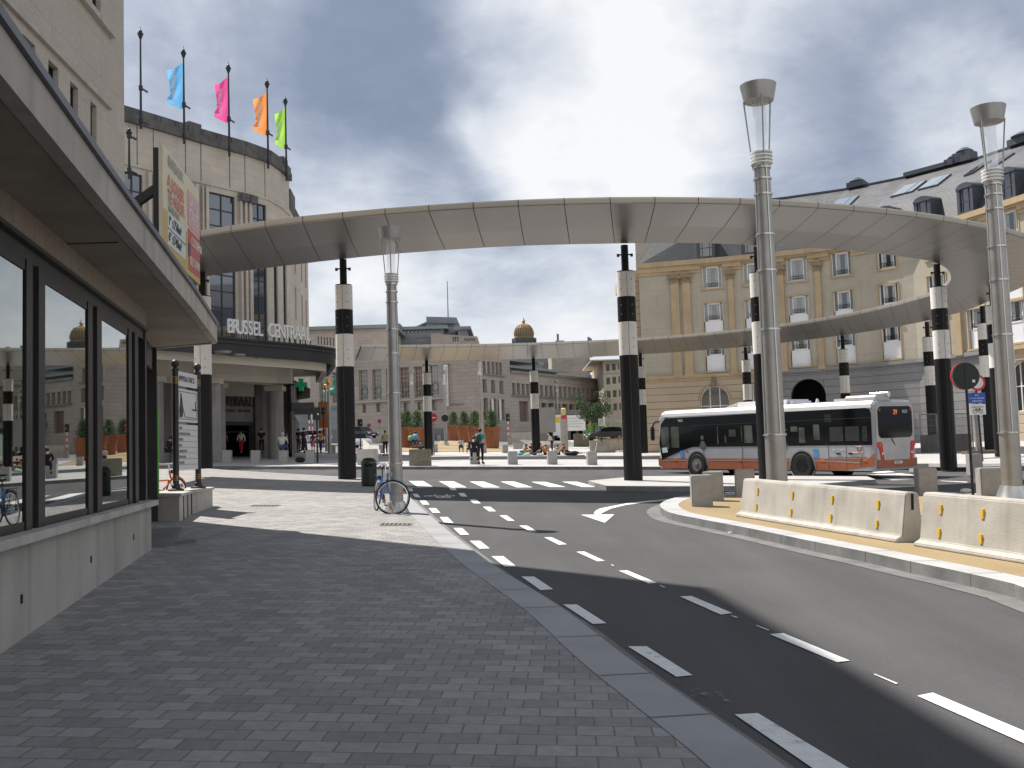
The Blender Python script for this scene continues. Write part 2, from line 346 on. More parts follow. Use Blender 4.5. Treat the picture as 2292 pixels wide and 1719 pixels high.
# ------------------------------------------------------------ facades
class Fac:
    def __init__(s, A, B):
        s.A = Vector((A[0], A[1])); s.B = Vector((B[0], B[1])); s.d = (s.B-s.A); s.L = s.d.length; s.d /= s.L
        n = Vector((s.d.y, -s.d.x)); mid = (s.A+s.B)/2
        s.n = n if n.dot(-mid) > 0 else -n
    def u(s, px, py=900):
        r = ray(px, py); # A + d*u = (r.x*t, t)
        det = s.d.x*1 - s.d.y*r.x
        # A.x + d.x u = r.x t ; A.y + d.y u = t  -> A.x + d.x u = r.x (A.y + d.y u)
        return (r.x*s.A.y - s.A.x)/(s.d.x - r.x*s.d.y)
    def z(s, px, py):
        u = s.u(px, py); y = s.A.y+s.d.y*u; return CAMZ+ray(px, py).z*y
    def P(s, u, z, off=0.0):
        p = s.A+s.d*u+s.n*off; return Vector((p.x, p.y, z))
    def box(s, mb, u0, u1, z0, z1, o0, o1):
        c = (s.P(u0, z0, o0)+s.P(u1, z1, o1))/2
        return mb.obox(c, Vector((*s.d, 0))*(u1-u0)/2, Vector((*s.n, 0))*(o1-o0)/2, Vector((0, 0, (z1-z0)/2)))
    def wall(s, mb, u0, u1, z0, z1, holes, rev=0.3):
        us = sorted({u0, u1, *[h for w in holes for h in w[:2]]}); zs = sorted({z0, z1, *[h for w in holes for h in w[2:4]]})
        us = [u for u in us if u0-1e-6 <= u <= u1+1e-6]; zs = [z for z in zs if z0-1e-6 <= z <= z1+1e-6]
        for i in range(len(us)-1):
            for j in range(len(zs)-1):
                um, zm = (us[i]+us[i+1])/2, (zs[j]+zs[j+1])/2
                if any(h[0] < um < h[1] and h[2] < zm < h[3] for h in holes): continue
                mb.quad(s.P(us[i], zs[j]), s.P(us[i+1], zs[j]), s.P(us[i+1], zs[j+1]), s.P(us[i], zs[j+1]))
        for h in holes:
            a, b, c, d = h[:4]
            mb.quad(s.P(a, c), s.P(a, d), s.P(a, d, -rev), s.P(a, c, -rev)); mb.quad(s.P(b, c), s.P(b, d), s.P(b, d, -rev), s.P(b, c, -rev))
            mb.quad(s.P(a, c), s.P(b, c), s.P(b, c, -rev), s.P(a, c, -rev)); mb.quad(s.P(a, d), s.P(b, d), s.P(b, d, -rev), s.P(a, d, -rev))
    def window(s, root, h, frame, glass, rev=0.3, nx=1, nz=1, fw=0.06, fwm=None, name='window', bars=0.04):
        a, b, c, d = h[:4]; o0, o1 = -rev, -rev+0.07; m = MB()
        s.box(m, a, a+fw, c, d, o0, o1); s.box(m, b-fw, b, c, d, o0, o1); s.box(m, a+fw, b-fw, c, c+fw, o0, o1); s.box(m, a+fw, b-fw, d-fw, d, o0, o1)
        for i in range(1, nx): u = a+(b-a)*i/nx; s.box(m, u-bars/2, u+bars/2, c+fw, d-fw, o0, o1-0.01)
        for j in range(1, nz): z = c+(d-c)*j/nz; s.box(m, a+fw, b-fw, z-bars/2, z+bars/2, o0, o1-0.02)
        w = m.build(name, frame, root, fix=False)
        g = MB(); g.quad(s.P(a, c, o0+0.015), s.P(b, c, o0+0.015), s.P(b, d, o0+0.015), s.P(a, d, o0+0.015)); g.build('pane', glass, w, fix=False)
        return w
# ============================================================ materials used in the scene
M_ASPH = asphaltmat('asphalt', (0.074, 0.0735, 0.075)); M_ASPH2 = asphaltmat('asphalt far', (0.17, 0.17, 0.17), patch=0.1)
M_EARTH = mat('earth', (0.12, 0.11, 0.08), 0.95, var=0.25, scale=0.4)
M_PAVE = brickmat('paving setts', (0.21, 0.205, 0.20), (0.315, 0.307, 0.298), (0.17, 0.145, 0.115), 0.205, 0.175, 0.006, 0.72, rot=math.radians(3), big=0.16, bump=0.35, speck=0.6, bscale=0.6)
M_PLAZA = brickmat('plaza setts', (0.40, 0.392, 0.385), (0.465, 0.458, 0.45), (0.24, 0.23, 0.22), 0.3, 0.2, 0.008, 0.8, rot=math.radians(3), big=0.14, bump=0.2, bscale=0.15)
M_KERB = mat('kerb stone', (0.30, 0.305, 0.315), 0.65, var=0.14, scale=1.6, bump=0.12)
M_KERBW = mat('pale kerb stone', (0.42, 0.42, 0.42), 0.7, var=0.14, scale=1.2, bump=0.1)
M_KERBF = mat('kerb face', (0.20, 0.20, 0.20), 0.8, var=0.3, scale=2.5, bump=0.2)
M_GUT = mat('gutter concrete', (0.16, 0.16, 0.155), 0.85, var=0.25, scale=3)
M_TAN = asphaltmat('ochre resin gravel', (0.31, 0.232, 0.13), patch=0.08)
M_LINE = mat('road paint', (0.72, 0.73, 0.72), 0.6, var=0.10, scale=14, bump=0.2)
def wear(m, under, lo, hi, scale):
    # worn-through spots of a thin coating showing what lies under it
    nt = m.node_tree; b = nt.nodes['Principled BSDF']; src = b.inputs['Base Color'].links[0].from_socket
    tc = nt.nodes.new('ShaderNodeTexCoord'); n = nt.nodes.new('ShaderNodeTexNoise'); n.inputs['Scale'].default_value = scale; n.inputs['Detail'].default_value = 8; n.inputs['Roughness'].default_value = 0.75
    nt.links.new(tc.outputs['Object'], n.inputs['Vector']); r = nt.nodes.new('ShaderNodeMapRange'); r.inputs[1].default_value = lo; r.inputs[2].default_value = hi; nt.links.new(n.outputs['Fac'], r.inputs[0])
    mx = nt.nodes.new('ShaderNodeMix'); mx.data_type = 'RGBA'; nt.links.new(r.outputs[0], mx.inputs[0]); nt.links.new(src, mx.inputs[6]); mx.inputs[7].default_value = (*under, 1); nt.links.new(mx.outputs[2], b.inputs['Base Color'])
wear(M_LINE, (0.16, 0.16, 0.16), 0.56, 0.72, 7.0); wear(M_ASPH, (0.14, 0.135, 0.125), 0.66, 0.78, 1.1)
M_CONC = mat('concrete', (0.37, 0.35, 0.315), 0.8, var=0.16, scale=1.3, bump=0.15, bscale=25, stain=0.22)
M_CONCL = mat('pale concrete', (0.43, 0.41, 0.37), 0.85, var=0.16, scale=2.6, bump=0.18, bscale=30, stain=0.22)
M_BLUEST = mat('bluestone', (0.33, 0.325, 0.315), 0.75, var=0.14, scale=5, bump=0.15, bscale=60)
M_MOSS = mat('mossy concrete', (0.20, 0.19, 0.145), 0.9, var=0.35, scale=7, bump=0.3)
M_WALLN = brickmat('shop wall stone', (0.42, 0.375, 0.32), (0.46, 0.41, 0.35), (0.30, 0.27, 0.24), 1.6, 0.75, 0.006, 0.8, big=0.10, bump=0.1, bscale=0.8)
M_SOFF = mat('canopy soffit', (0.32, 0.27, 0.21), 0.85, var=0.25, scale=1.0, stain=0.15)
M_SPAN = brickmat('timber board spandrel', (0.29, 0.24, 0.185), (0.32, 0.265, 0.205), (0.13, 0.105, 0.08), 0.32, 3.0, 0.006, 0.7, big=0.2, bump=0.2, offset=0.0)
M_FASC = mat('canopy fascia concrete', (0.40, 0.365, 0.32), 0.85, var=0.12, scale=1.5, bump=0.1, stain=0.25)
M_LEAD = mat('lead trim', (0.10, 0.10, 0.125), 0.5, var=0.2, scale=3)
M_BRONZE = mat('bronze frame', (0.022, 0.018, 0.017), 0.5, 0.0, var=0.2, scale=6)
M_DGREEN = mat('dark header', (0.03, 0.032, 0.024), 0.5, var=0.2, scale=3)
M_GLASSN = mat('shop glass', (0.25, 0.275, 0.265), 0.012, 1.0, var=0.0)
M_GLASSD = mat('dark window glass', (0.02, 0.026, 0.034), 0.06, 0.0, var=0.3, scale=0.6, spec=0.9, ior=1.9)
M_GLASSS = mat('station window glass', (0.02, 0.03, 0.045), 0.05, 0.0, var=0.6, scale=0.5, spec=1.0, ior=2.0)
M_GLASSG = mat('museum window glass', (0.10, 0.115, 0.11), 0.15, 0.0, var=0.4, scale=0.3, spec=0.8, ior=1.7)
M_GLASSR = mat('museum red blind', (0.15, 0.085, 0.075), 0.3, 0.0, var=0.3, scale=0.3, spec=0.6)
M_STAT = brickmat('station stone', (0.46, 0.42, 0.36), (0.51, 0.465, 0.40), (0.36, 0.33, 0.285), 1.3, 0.55, 0.010, 0.85, big=0.16, bump=0.1, bscale=0.25)
M_STATD = mat('station dark stone', (0.13, 0.125, 0.125), 0.7, var=0.3, scale=0.8, stain=0.2)
M_STATG = mat('station grey stone', (0.25, 0.24, 0.23), 0.75, var=0.22, scale=0.8, stain=0.3)
M_PARA = mat('weathered parapet', (0.115, 0.11, 0.11), 0.85, var=0.35, scale=1.6, stain=0.3)
M_CREAM = mat('cream frieze', (0.46, 0.42, 0.35), 0.8, var=0.08, scale=0.6)
M_BLACK = mat('black canopy metal', (0.018, 0.019, 0.022), 0.45, var=0.25, scale=1.2)
M_BLKP = mat('black column paint', (0.008, 0.008, 0.009), 0.55, var=0.3, scale=3, spec=0.35)
M_WHTP = mat('white column paint', (0.80, 0.775, 0.73), 0.7, var=0.05, scale=3)
M_STEEL = mat('brushed steel', (0.36, 0.35, 0.335), 0.42, 0.65, var=0.15, scale=2.2, bump=0.04, bscale=90)
M_STEEL2 = mat('steel ring', (0.55, 0.54, 0.52), 0.32, 0.9, var=0.1, scale=4)
M_LAMPG = mat('lamp glass', (0.75, 0.8, 0.85), 0.05, 0, var=0, alpha=0.22)
M_LAMPW = mat('white lantern', (0.85, 0.85, 0.85), 0.3, var=0.02)
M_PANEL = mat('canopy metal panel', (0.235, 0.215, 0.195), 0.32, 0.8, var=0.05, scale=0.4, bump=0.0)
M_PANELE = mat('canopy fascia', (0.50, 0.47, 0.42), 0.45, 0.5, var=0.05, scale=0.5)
M_JOINT = mat('panel joint', (0.09, 0.082, 0.075), 0.8, var=0.1)
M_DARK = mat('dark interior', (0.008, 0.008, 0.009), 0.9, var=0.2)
M_YEL = mat('yellow reflector', (0.75, 0.48, 0.02), 0.4, var=0.1, scale=20)
M_WHITE = mat('white plastic', (0.72, 0.72, 0.71), 0.45, var=0.05)
M_BLKPL = mat('black plastic', (0.018, 0.018, 0.02), 0.45, var=0.2, scale=4)
M_RUB = mat('rubber', (0.016, 0.016, 0.016), 0.8, var=0.2, scale=8)
M_CHR = mat('chrome', (0.75, 0.75, 0.75), 0.12, 1.0, var=0.05)
M_RED = mat('sign red', (0.60, 0.035, 0.035), 0.4, var=0.05)
M_BLUE = mat('sign blue', (0.03, 0.09, 0.42), 0.4, var=0.05)
M_GREEND = mat('dark green enamel', (0.008, 0.022, 0.014), 0.4, var=0.2, scale=3)
M_ORG = mat('orange reflector', (0.75, 0.18, 0.02), 0.4, var=0.05)

# ============================================================ the ground
ground_sheet('ground', [(-400, -20), (500, -20), (900, 1500), (-800, 1500)], -0.55, M_EARTH)
ROFF = -0.15
ground_sheet('road', [(-12, -6), (60, -6), (60, 45.6), (62, 60), (-60, 60), (-60, 20), (-12, 20)], ROFF, M_ASPH)
# sidewalk on the left: kerb line measured along the asphalt edge
KB = [(1765, 1719), (1689, 1664), (1537, 1560), (1409, 1472), (1263, 1361), (1126, 1276), (1085, 1247), (1022, 1199), (973, 1158), (935, 1124), (905, 1095), (880, 1080), (850, 1075), (804, 1071), (700, 1065), (543, 1056), (475, 1051), (380, 1048)]
kb = [tuple(G(x-8, y-2, 0).xy) for x, y in KB]
k0, k1 = Vector(kb[0]), Vector(kb[1]); kb = [tuple(k0+(k0-k1)*3.2)]+kb
kb = smoothline(kb[:12], 5)[:-1]+kb[11:]
kb = [p for i, p in enumerate(kb) if i == 0 or (Vector(p)-Vector(kb[i-1])).length > 0.05]
def offset(line, w):
    out = []
    for i, p in enumerate(line):
        a = Vector(line[max(i-1, 0)]); b = Vector(line[min(i+1, len(line)-1)]); d = (b-a).normalized(); out.append(tuple(Vector(p)+Vector((-d.y, d.x))*w))
    return out
SIDE = 1 if offset(kb, 1)[3][0] < kb[3][0] else -1
kin = offset(kb, 0.36*SIDE)
def band(name, a, b, off, m, thick=0.0, mface=None): return ground_sheet(name, list(a)+list(b)[::-1], off, m, thick=thick, mface=mface)
band('kerb', kb, kin, 0.004, M_KERB, 0.3, M_KERBF)
band('gutter', offset(kb, -0.24*SIDE), kb, ROFF+0.006, M_GUT)
ground_sheet('sidewalk', kin+[(-30, 36.5), (-45, 30), (-12, 20), (-12, -6)], 0.0, M_PAVE)
# far plaza beyond the crossing road
near_edge = [(-60, 52.5), (-30, 52), (-17, 50.8), (-6, 50.2), (6, 50.0), (14, 49.6), (18.5, 46.5), (19.5, 42.5), (19, 39.2), (24, 38.6), (60, 38.5)]
ground_sheet('plaza', near_edge+[(60, 86), (-60, 86)], 0.0, M_PLAZA, thick=0.3, mface=M_KERBF)
band('plaza kerb', near_edge, [(x, y+0.3) for x, y in near_edge], 0.005, M_KERBW)
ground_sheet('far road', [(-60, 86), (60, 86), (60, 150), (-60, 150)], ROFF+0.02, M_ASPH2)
ground_sheet('far sidewalk', [(-16, 86), (-15, 118), (9, 122), (7.5, 92), (1.0, 86)], -0.02, M_PLAZA, thick=0.2)
ground_sheet('gravel terrace', pxpoly([(868, 1011), (868, 1000), (975, 998), (985, 987), (1075, 986), (1130, 1003), (1138, 1011)]), 0.01, M_TAN)
ground_sheet('hotel forecourt', [(8, 86), (13, 100), (30, 130), (60, 130), (60, 86)], 0.0, M_PLAZA, thick=0.2)
ground_sheet('far terrace', [(10, 95), (40, 100), (60, 148), (8, 148)], 0.03, M_PLAZA, thick=0.2)
# pillar refuge in the crossing road
ref = pxpoly([(1316, 1076), (1360, 1088), (1480, 1090), (1700, 1088), (1870, 1080), (1960, 1073), (1940, 1066), (1700, 1064), (1420, 1066)])
ground_sheet('refuge', ref, 0.0, M_PLAZA, thick=0.2, mface=M_KERBF)
# kerbed island on the right
isl = [(2600, 1420), (2292, 1316), (2263, 1306), (2140, 1278), (2037, 1257), (1936, 1235), (1823, 1213), (1678, 1183), (1573, 1163), (1504.8, 1149), (1482, 1138), (1478, 1128), (1500, 1117), (1540, 1110), (1642, 1105), (1810, 1101), (1985, 1103), (2053, 1100), (2158, 1103), (2292, 1108), (2600, 1120)]
isl = smoothline([tuple(G(x, y, 0).xy) for x, y in isl], 4)
SI = 1 if offset(isl, 1)[10][1] > isl[10][1] else -1
ii = offset(isl, 0.42*SI)
band('island kerb', isl, ii, 0.005, M_KERBW, 0.3, M_KERBF)
ground_sheet('island', ii, 0.0, M_TAN)
band('island gutter', offset(isl[:50], -0.30*SI), isl[:50], ROFF+0.006, M_GUT)
def kerb_joints(name, a, b, step):
    mb = MB(); acc = 0
    for i in range(1, len(a)):
        acc += (Vector(a[i])-Vector(a[i-1])).length
        if acc < step: continue
        acc = 0; p, q = Vector(a[i]), Vector(b[i]); d = (Vector(a[i])-Vector(a[i-1])).normalized()*0.007; z = lambda v, h: Vector((v.x, v.y, gz(v.x, v.y)+h)); o = (p-q).normalized()*0.003
        mb.quad(z(p-d, .008), z(p+d, .008), z(q+d, .008), z(q-d, .008)); mb.quad(z(p-d+o, .008), z(p+d+o, .008), z(p+d+o, -.15), z(p-d+o, -.15))
    mb.build(name, mat('kerb joint dirt', (0.19, 0.185, 0.18), .9), fix=False)['kind'] = 'structure'
kerb_joints('island kerb joints', isl, ii, 0.95); kerb_joints('kerb joints', kb, kin, 0.95)
# ---- painted markings
def paint(name, polys, label=None):
    mb = MB()
    for poly in polys:
        n = len(poly); mb.add([Vector((x, y, gz(x, y)+ROFF+0.008)) for x, y in poly], [tuple(range(n))])
    o = mb.build(name, M_LINE, fix=False); o['kind'] = 'structure'
    for p in o.data.polygons:
        if p.normal.z < 0: p.flip()
    return o
def q3(l): return [[tuple(G(800+x/3.16, 1000+y/3.16, ROFF).xy) for x, y in p] for p in l]
def qa(l): return [[tuple(G(1000+x/1.712, 1180+y/1.712, ROFF).xy) for x, y in p] for p in l]
def qc(l): return [[tuple(G(1400+x/2.48, 980+y/2.48, ROFF).xy) for x, y in p] for p in l]
paint('bicycle lane dashes', q3([[(343,296),(385,296),(395,315),(355,315)],[(387,335),(425,335),(447,360),(408,358)],[(440,383),(485,383),(510,411),(462,411)],[(503,436),(555,436),(587,469),(532,469)],
 [(582,499),(638,499),(680,542),(613,540)],[(678,577),(740,577),(792,624),(728,626)],[(795,668),(868,668),(935,722),(862,724)],[(948,777),(1032,777),(1122,849),(1042,851)],[(1160,922),(1250,922),(1385,1012),(1295,1018)],
 [(645,290),(690,290),(703,309),(662,308)],[(712,329),(755,329),(778,354),(735,353)],[(790,375),(840,375),(873,403),(822,402)],[(887,426),(940,426),(982,459),(930,459)],[(1003,487),(1055,487),(1113,527),(1063,526)],
 [(1143,560),(1200,560),(1270,600),(1218,602)],[(1320,643),(1375,643),(1482,693),(1425,697)],[(1548,746),(1605,744),(1752,811),(1697,814)],[(1848,880),(1910,878),(2120,967),(2060,972)]])
 + qa([[(446,299),(497,298),(612,371),(560,374)],[(694,460),(765,459),(942,571),(880,577)],[(1103,722),(1192,717),(1560,940),(1440,955)],[(893,268),(938,266),(1095,332),(1050,338)],[(1237,413),(1290,409),(1545,515),(1495,521)],[(1803,650),(1862,638),(2330,835),(2290,868)]]))
paint('pedestrian crossing', q3([[(363,243),(465,243),(538,287),(427,287)],[(575,245),(680,245),(775,289),(660,289)],[(792,247),(895,247),(1010,289),(890,289)],[(1010,247),(1110,247),(1240,288),(1130,289)],[(1228,249),(1330,249),(1475,286),(1360,286)],[(1445,248),(1550,248),(1700,286),(1590,286)]])
 + qc([[(545,272),(602,270),(606,274),(548,276)],[(545,281),(605,280),(607,285),(547,286)],[(548,292),(605,291),(607,297),(550,298)],[(552,304),(607,303),(607,308),(553,309)]]))
paint('crossing stripes', qc([[(1330,186),(1420,178),(1500,190),(1400,197)],[(1340,205),(1530,198),(1640,212),(1430,218)],[(1420,226),(1560,222),(1650,232),(1480,236)],[(1000,232),(1180,232),(1330,243),(1160,245)],[(880,222),(960,220),(1020,226),(930,228)],[(1740,240),(1758,239),(1900,245),(1893,249)]]))
paint('paint remnant', qa([[(1185,380),(1190,379),(1237,397),(1232,399)],[(1635,567),(1642,566),(1729,602),(1722,605)],[(815,226),(820,225),(838,232),(832,233)],[(1088,342),(1093,341),(1116,348),(1110,350)],[(628,146),(633,145),(642,149),(637,150)]]))
dust = mat('dusty patch', (0.26, 0.26, 0.26), 0.9, var=0.3, scale=6)
nt_ = dust.node_tree; n_ = nt_.nodes.new('ShaderNodeTexNoise'); n_.inputs['Scale'].default_value = 5.0; n_.inputs['Detail'].default_value = 8; r_n = nt_.nodes.new('ShaderNodeMapRange'); r_n.inputs[1].default_value = 0.5; r_n.inputs[2].default_value = 0.75; r_n.inputs[4].default_value = 0.8
nt_.links.new(n_.outputs['Fac'], r_n.inputs[0]); nt_.links.new(r_n.outputs[0], nt_.nodes['Principled BSDF'].inputs['Alpha'])
for pts in ([(915,625),(985,612),(1045,635),(1130,668),(1110,678),(1020,665),(930,655)],):
    o_ = paint('dusty patch', qa([pts])); o_.data.materials[0] = dust
o_ = paint('dusty patch', [[tuple(G(x, y, ROFF).xy) for x, y in ((1640,1186),(1700,1198),(1850,1226),(2060,1275),(2060,1283),(1840,1240),(1690,1208))]]); o_.data.materials[0] = dust
# turning arrow
ar = [(1692,484),(1700,470),(1722,455),(1790,432),(1900,408),(2050,389),(2212,378)]; wd = [24,22,18,13,9,6.5,5]
P = [Vector((800+x/3.16, 1000+y/3.16)) for x, y in ar]+[Vector((1466, 1121.5)), Vector((1540, 1114.5))]; wd = [w/3.16/2*1.0 for w in wd]+[0.9, 0.8]
L_, R_ = [], []
for i, p in enumerate(P):
    d = (P[min(i+1, len(P)-1)]-P[max(i-1, 0)]).normalized(); nrm = Vector((-d.y, d.x)); k = 2.0 if i < 3 else 1.3
    L_.append(tuple(G(*(p+nrm*wd[i]*k), ROFF).xy)); R_.append(tuple(G(*(p-nrm*wd[i]*k), ROFF).xy))
segs = [[L_[i], L_[i+1], R_[i+1], R_[i]] for i in range(len(P)-1)]
paint('turning arrow', segs + q3([[(1580,483),(1818,480),(1750,540)]]))
# bicycle symbol on the lane
def ring2(px, py, rx, n=18, w=0.055):
    c = G(800+px/3.16, 1000+py/3.16, ROFF).xy; e = G(800+(px+rx)/3.16, 1000+py/3.16, ROFF).xy; r = (e-c).length; out = []
    for i in range(n):
        a, b = 2*math.pi*i/n, 2*math.pi*(i+1)/n
        f = lambda t, q: (c.x+math.cos(t)*q, c.y+math.sin(t)*q*1.7)
        out.append([f(a, r-w), f(a, r), f(b, r), f(b, r-w)])
    return out
def stroke(p, q, w=4):
    p = Vector(p); q = Vector(q); d = (q-p).normalized(); n = Vector((-d.y, d.x*0.5))*w
    return q3([[tuple(p+n), tuple(q+n), tuple(q-n), tuple(p-n)]])
paint('bicycle symbol', ring2(505, 350, 36)+ring2(655, 348, 38)+stroke((505,350),(545,350))+stroke((545,338),(565,362))+stroke((545,350),(660,352),5)+stroke((560,362),(662,360))+stroke((600,360),(640,338)))
# drain gratings in the sidewalk
def grate(name, x0, y0, x1, y1, label, wide):
    a = G(x0, y1); b = G(x1, y1); c = G(x0, y0); t = thing(name, label, 'drain', a, 0)
    d = (b-a); d.z = 0; e = (c-a); e.z = 0; L = d.length; d = d/L; Wd = wide; e = Vector((-d.y, d.x, 0)); nz = Vector((-gz(a.x+1, a.y)+gz(a.x, a.y), -gz(a.x, a.y+1)+gz(a.x, a.y), 1))
    def up(p, h): return Vector((p.x, p.y, gz(p.x, p.y)+h))
    f = MB(); s = MB(); k = MB()
    k.add([up(a, .005), up(a+d*L, .005), up(a+d*L+e*Wd, .005), up(a+e*Wd, .005)], [(0, 1, 2, 3)])
    for p, q in ((a, a+d*L), (a+e*Wd, a+d*L+e*Wd)): f.bar(up(p, .008), up(q, .008), 0.03, 0.012)
    for p, q in ((a, a+e*Wd), (a+d*L, a+d*L+e*Wd)): f.bar(up(p, .008), up(q, .008), 0.03, 0.012)
    n = int(L/0.075)
    for i in range(1, n): s.bar(up(a+d*(L*i/n), .009), up(a+d*(L*i/n)+e*Wd, .009), 0.03, 0.01)
    k.build('pit', M_DARK, t, fix=False); f.build('frame', M_STEEL2, t); s.build('grating', mat('cast grating', (0.3, 0.28, 0.25), 0.5, 0.6), t)
grate('drain_grate', 850, 1169, 918, 1176.5, 'long slotted drain grate in the sunlit sidewalk near the lamp with the bicycle', 0.34)
grate('drain_grate', 560, 1128, 620, 1133.5, 'fine drain grate in the sunlit sidewalk towards the low planter wall', 0.30)
# ============================================================ shop building with curved canopy, and the tower above it
shop = thing('shop_building', 'stone shop building with wide dark windows under an overhanging concrete canopy, tower above', 'building', (-6, 10, 0))
def wx(y): return -5.15-0.197*(y-14)
SH = Fac((wx(-6), -6), (-5.15, 14.0))
b = MB(); SH.box(b, 0, SH.L, -0.9, 1.0, -0.5, 0.05); b.build('base_wall', M_CONC, shop)
b = MB(); SH.box(b, 0, SH.L+0.06, 1.003, 1.075, -0.45, 0.14); b.build('sill', M_CONCL, shop)
for px, py in ((33.5, 1341), (191, 1253), (288, 1203)):
    b = MB(); u = SH.u(px); z = SH.z(px, py); SH.box(b, u-0.025, u+0.025, z-0.035, z+0.035, 0.045, 0.056); b.build('wall_slot', M_DARK, shop)
def U(px): return SH.u(px)
glz = [(0.2, U(55)), (U(101), U(195)), (U(228), U(286))]
mul = [(U(58), U(98)), (U(197), U(226)), (U(288), U(308))]
ze, zh = 1.13, 3.22
for a, c in glz:
    m = MB(); SH.box(m, a, c, 1.08, ze+0.02, -0.30, 0.0); SH.box(m, a, a+0.02, ze+0.02, zh, -0.30, -0.014); SH.box(m, c-0.02, c, ze+0.02, zh, -0.30, -0.014); SH.box(m, a, c, zh, zh+0.1, -0.30, 0.0); w = m.build('window', M_BRONZE, shop)
    g = MB(); g.quad(SH.P(a, ze, -0.012), SH.P(c, ze, -0.012), SH.P(c, zh, -0.012), SH.P(a, zh, -0.012)); g.build('pane', M_GLASSN, w, fix=False)
for a, c in mul:
    m = MB(); w = c-a
    SH.box(m, a, a+w*0.33, 1.078, zh+0.1, -0.30, 0.004); SH.box(m, a+w*0.33, a+w*0.62, 1.078, zh+0.1, -0.30, -0.025); SH.box(m, a+w*0.62, c, 1.078, zh+0.1, -0.30, 0.012)
    m.build('mullion', M_BRONZE, shop)
m = MB(); SH.box(m, 0, SH.L-0.02, zh+0.10, zh+0.22, -0.30, -0.02); SH.box(m, 0, SH.L-0.02, zh+0.222, zh+0.26, -0.30, 0.04); m.build('window_head', M_DGREEN, shop)
m = MB(); SH.box(m, 0, SH.L, zh+0.262, 3.76, -0.35, 0.0); m.build('spandrel', M_SPAN, shop)
m = MB(); SH.box(m, SH.L-0.12, SH.L-0.003, 1.078, zh+0.26, -0.5, -0.0); m.build('corner_post', M_BRONZE, shop)
# entrance glazing set back behind the corner
E = Fac((-5.45, 14.05), (-6.75, 18.6))
m = MB(); E.box(m, 0.0, 0.12, 0.1, 3.74, -0.15, 0.05); E.box(m, E.L-0.16, E.L, 0.1, 3.74, -0.15, 0.10); E.box(m, 0.12, E.L-0.16, 3.3, 3.74, -0.12, 0.03); E.box(m, E.L*0.6, E.L*0.6+0.08, 0.1, 3.3, -0.12, 0.03)
en = m.build('entrance_frame', M_BRONZE, shop)
m = MB(); E.box(m, 0.12, E.L-0.16, 0.2, 3.3, -0.06, -0.03); m.build('pane', M_GLASSD, en)
m = MB(); E.box(m, E.L-0.02, E.L+0.02, 0.5, 2.6, 0.10, 0.12); m.build('green_strip', mat('green strip', (0.15, 0.6, 0.08), 0.4, var=0.02), en)
m = MB(); m.prism([(-5.5, 14.03), (-4.95, 14.4), (-5.6, 16.8), (-6.3, 16.6)], -0.2, 0.50); m.prism([(-4.95, 14.4), (-4.75, 14.9), (-5.35, 16.4), (-5.6, 16.8)], -0.2, 0.41); m.build('entrance_step', M_STATD, shop)  # step takes the dark stone: the entrance shade is put into its colour
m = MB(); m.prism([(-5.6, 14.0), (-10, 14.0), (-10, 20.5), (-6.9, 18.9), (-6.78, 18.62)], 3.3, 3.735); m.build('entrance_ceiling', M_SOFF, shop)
m = MB(); m.prism([(-7.0, 18.9), (-7.0, 19.3), (-12, 21), (-12, 14.3), (-5.7, 14.02), (-6.0, 14.3), (-7.2, 18.7)], 0.0, 3.3); m.build('lobby_wall', M_DARK, shop)
# canopy slab: edge line x = -1.656 - 0.2008 y
def fx(y): return -1.656-0.2008*y
tip = (fx(18.1), 18.1)
poly = [(fx(-6), -6), (fx(2), 2), (fx(8)-0.02, 8), (fx(14)-0.01, 14), (tip[0], tip[1]-0.25), (tip[0]-0.12, tip[1]), (-6.8, 18.65), (-8.2, 19.6), (-12, 20.3), (-12, -6)]
m = MB(); m.prism(poly, 3.742, 4.01); can = m.build('canopy', [M_FASC], shop)
def sweep(mb, pts, z0, z1, o0, o1):
    for i in range(len(pts)-1):
        a, c = Vector(pts[i]), Vector(pts[i+1]); d = (c-a).normalized(); n = Vector((d.y, -d.x)); v = [(*(a+n*o0), z0), (*(c+n*o0), z0), (*(c+n*o0), z1), (*(a+n*o0), z1), (*(a+n*o1), z0), (*(c+n*o1), z0), (*(c+n*o1), z1), (*(a+n*o1), z1)]
        mb.add(v, [(0, 1, 2, 3), (4, 7, 6, 5), (0, 4, 5, 1), (3, 2, 6, 7), (0, 3, 7, 4), (1, 5, 6, 2)])
m = MB(); sweep(m, poly[:7], 4.013, 4.075, -0.25, 0.035); m.build('edge_trim', M_LEAD, can)
m = MB(); sweep(m, poly[:7], 3.722, 3.741, -0.10, 0.006); m.build('drip_edge', M_FASC, can)
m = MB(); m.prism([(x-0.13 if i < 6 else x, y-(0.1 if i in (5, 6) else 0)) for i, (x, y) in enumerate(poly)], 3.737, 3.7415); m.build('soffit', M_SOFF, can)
for i, yy in enumerate((3.0, 9.5)):
    m = MB(); m.box(-8, fx(yy)-0.2, yy, yy+0.02, 3.728, 3.736); m.build('soffit_joint', M_JOINT, can)
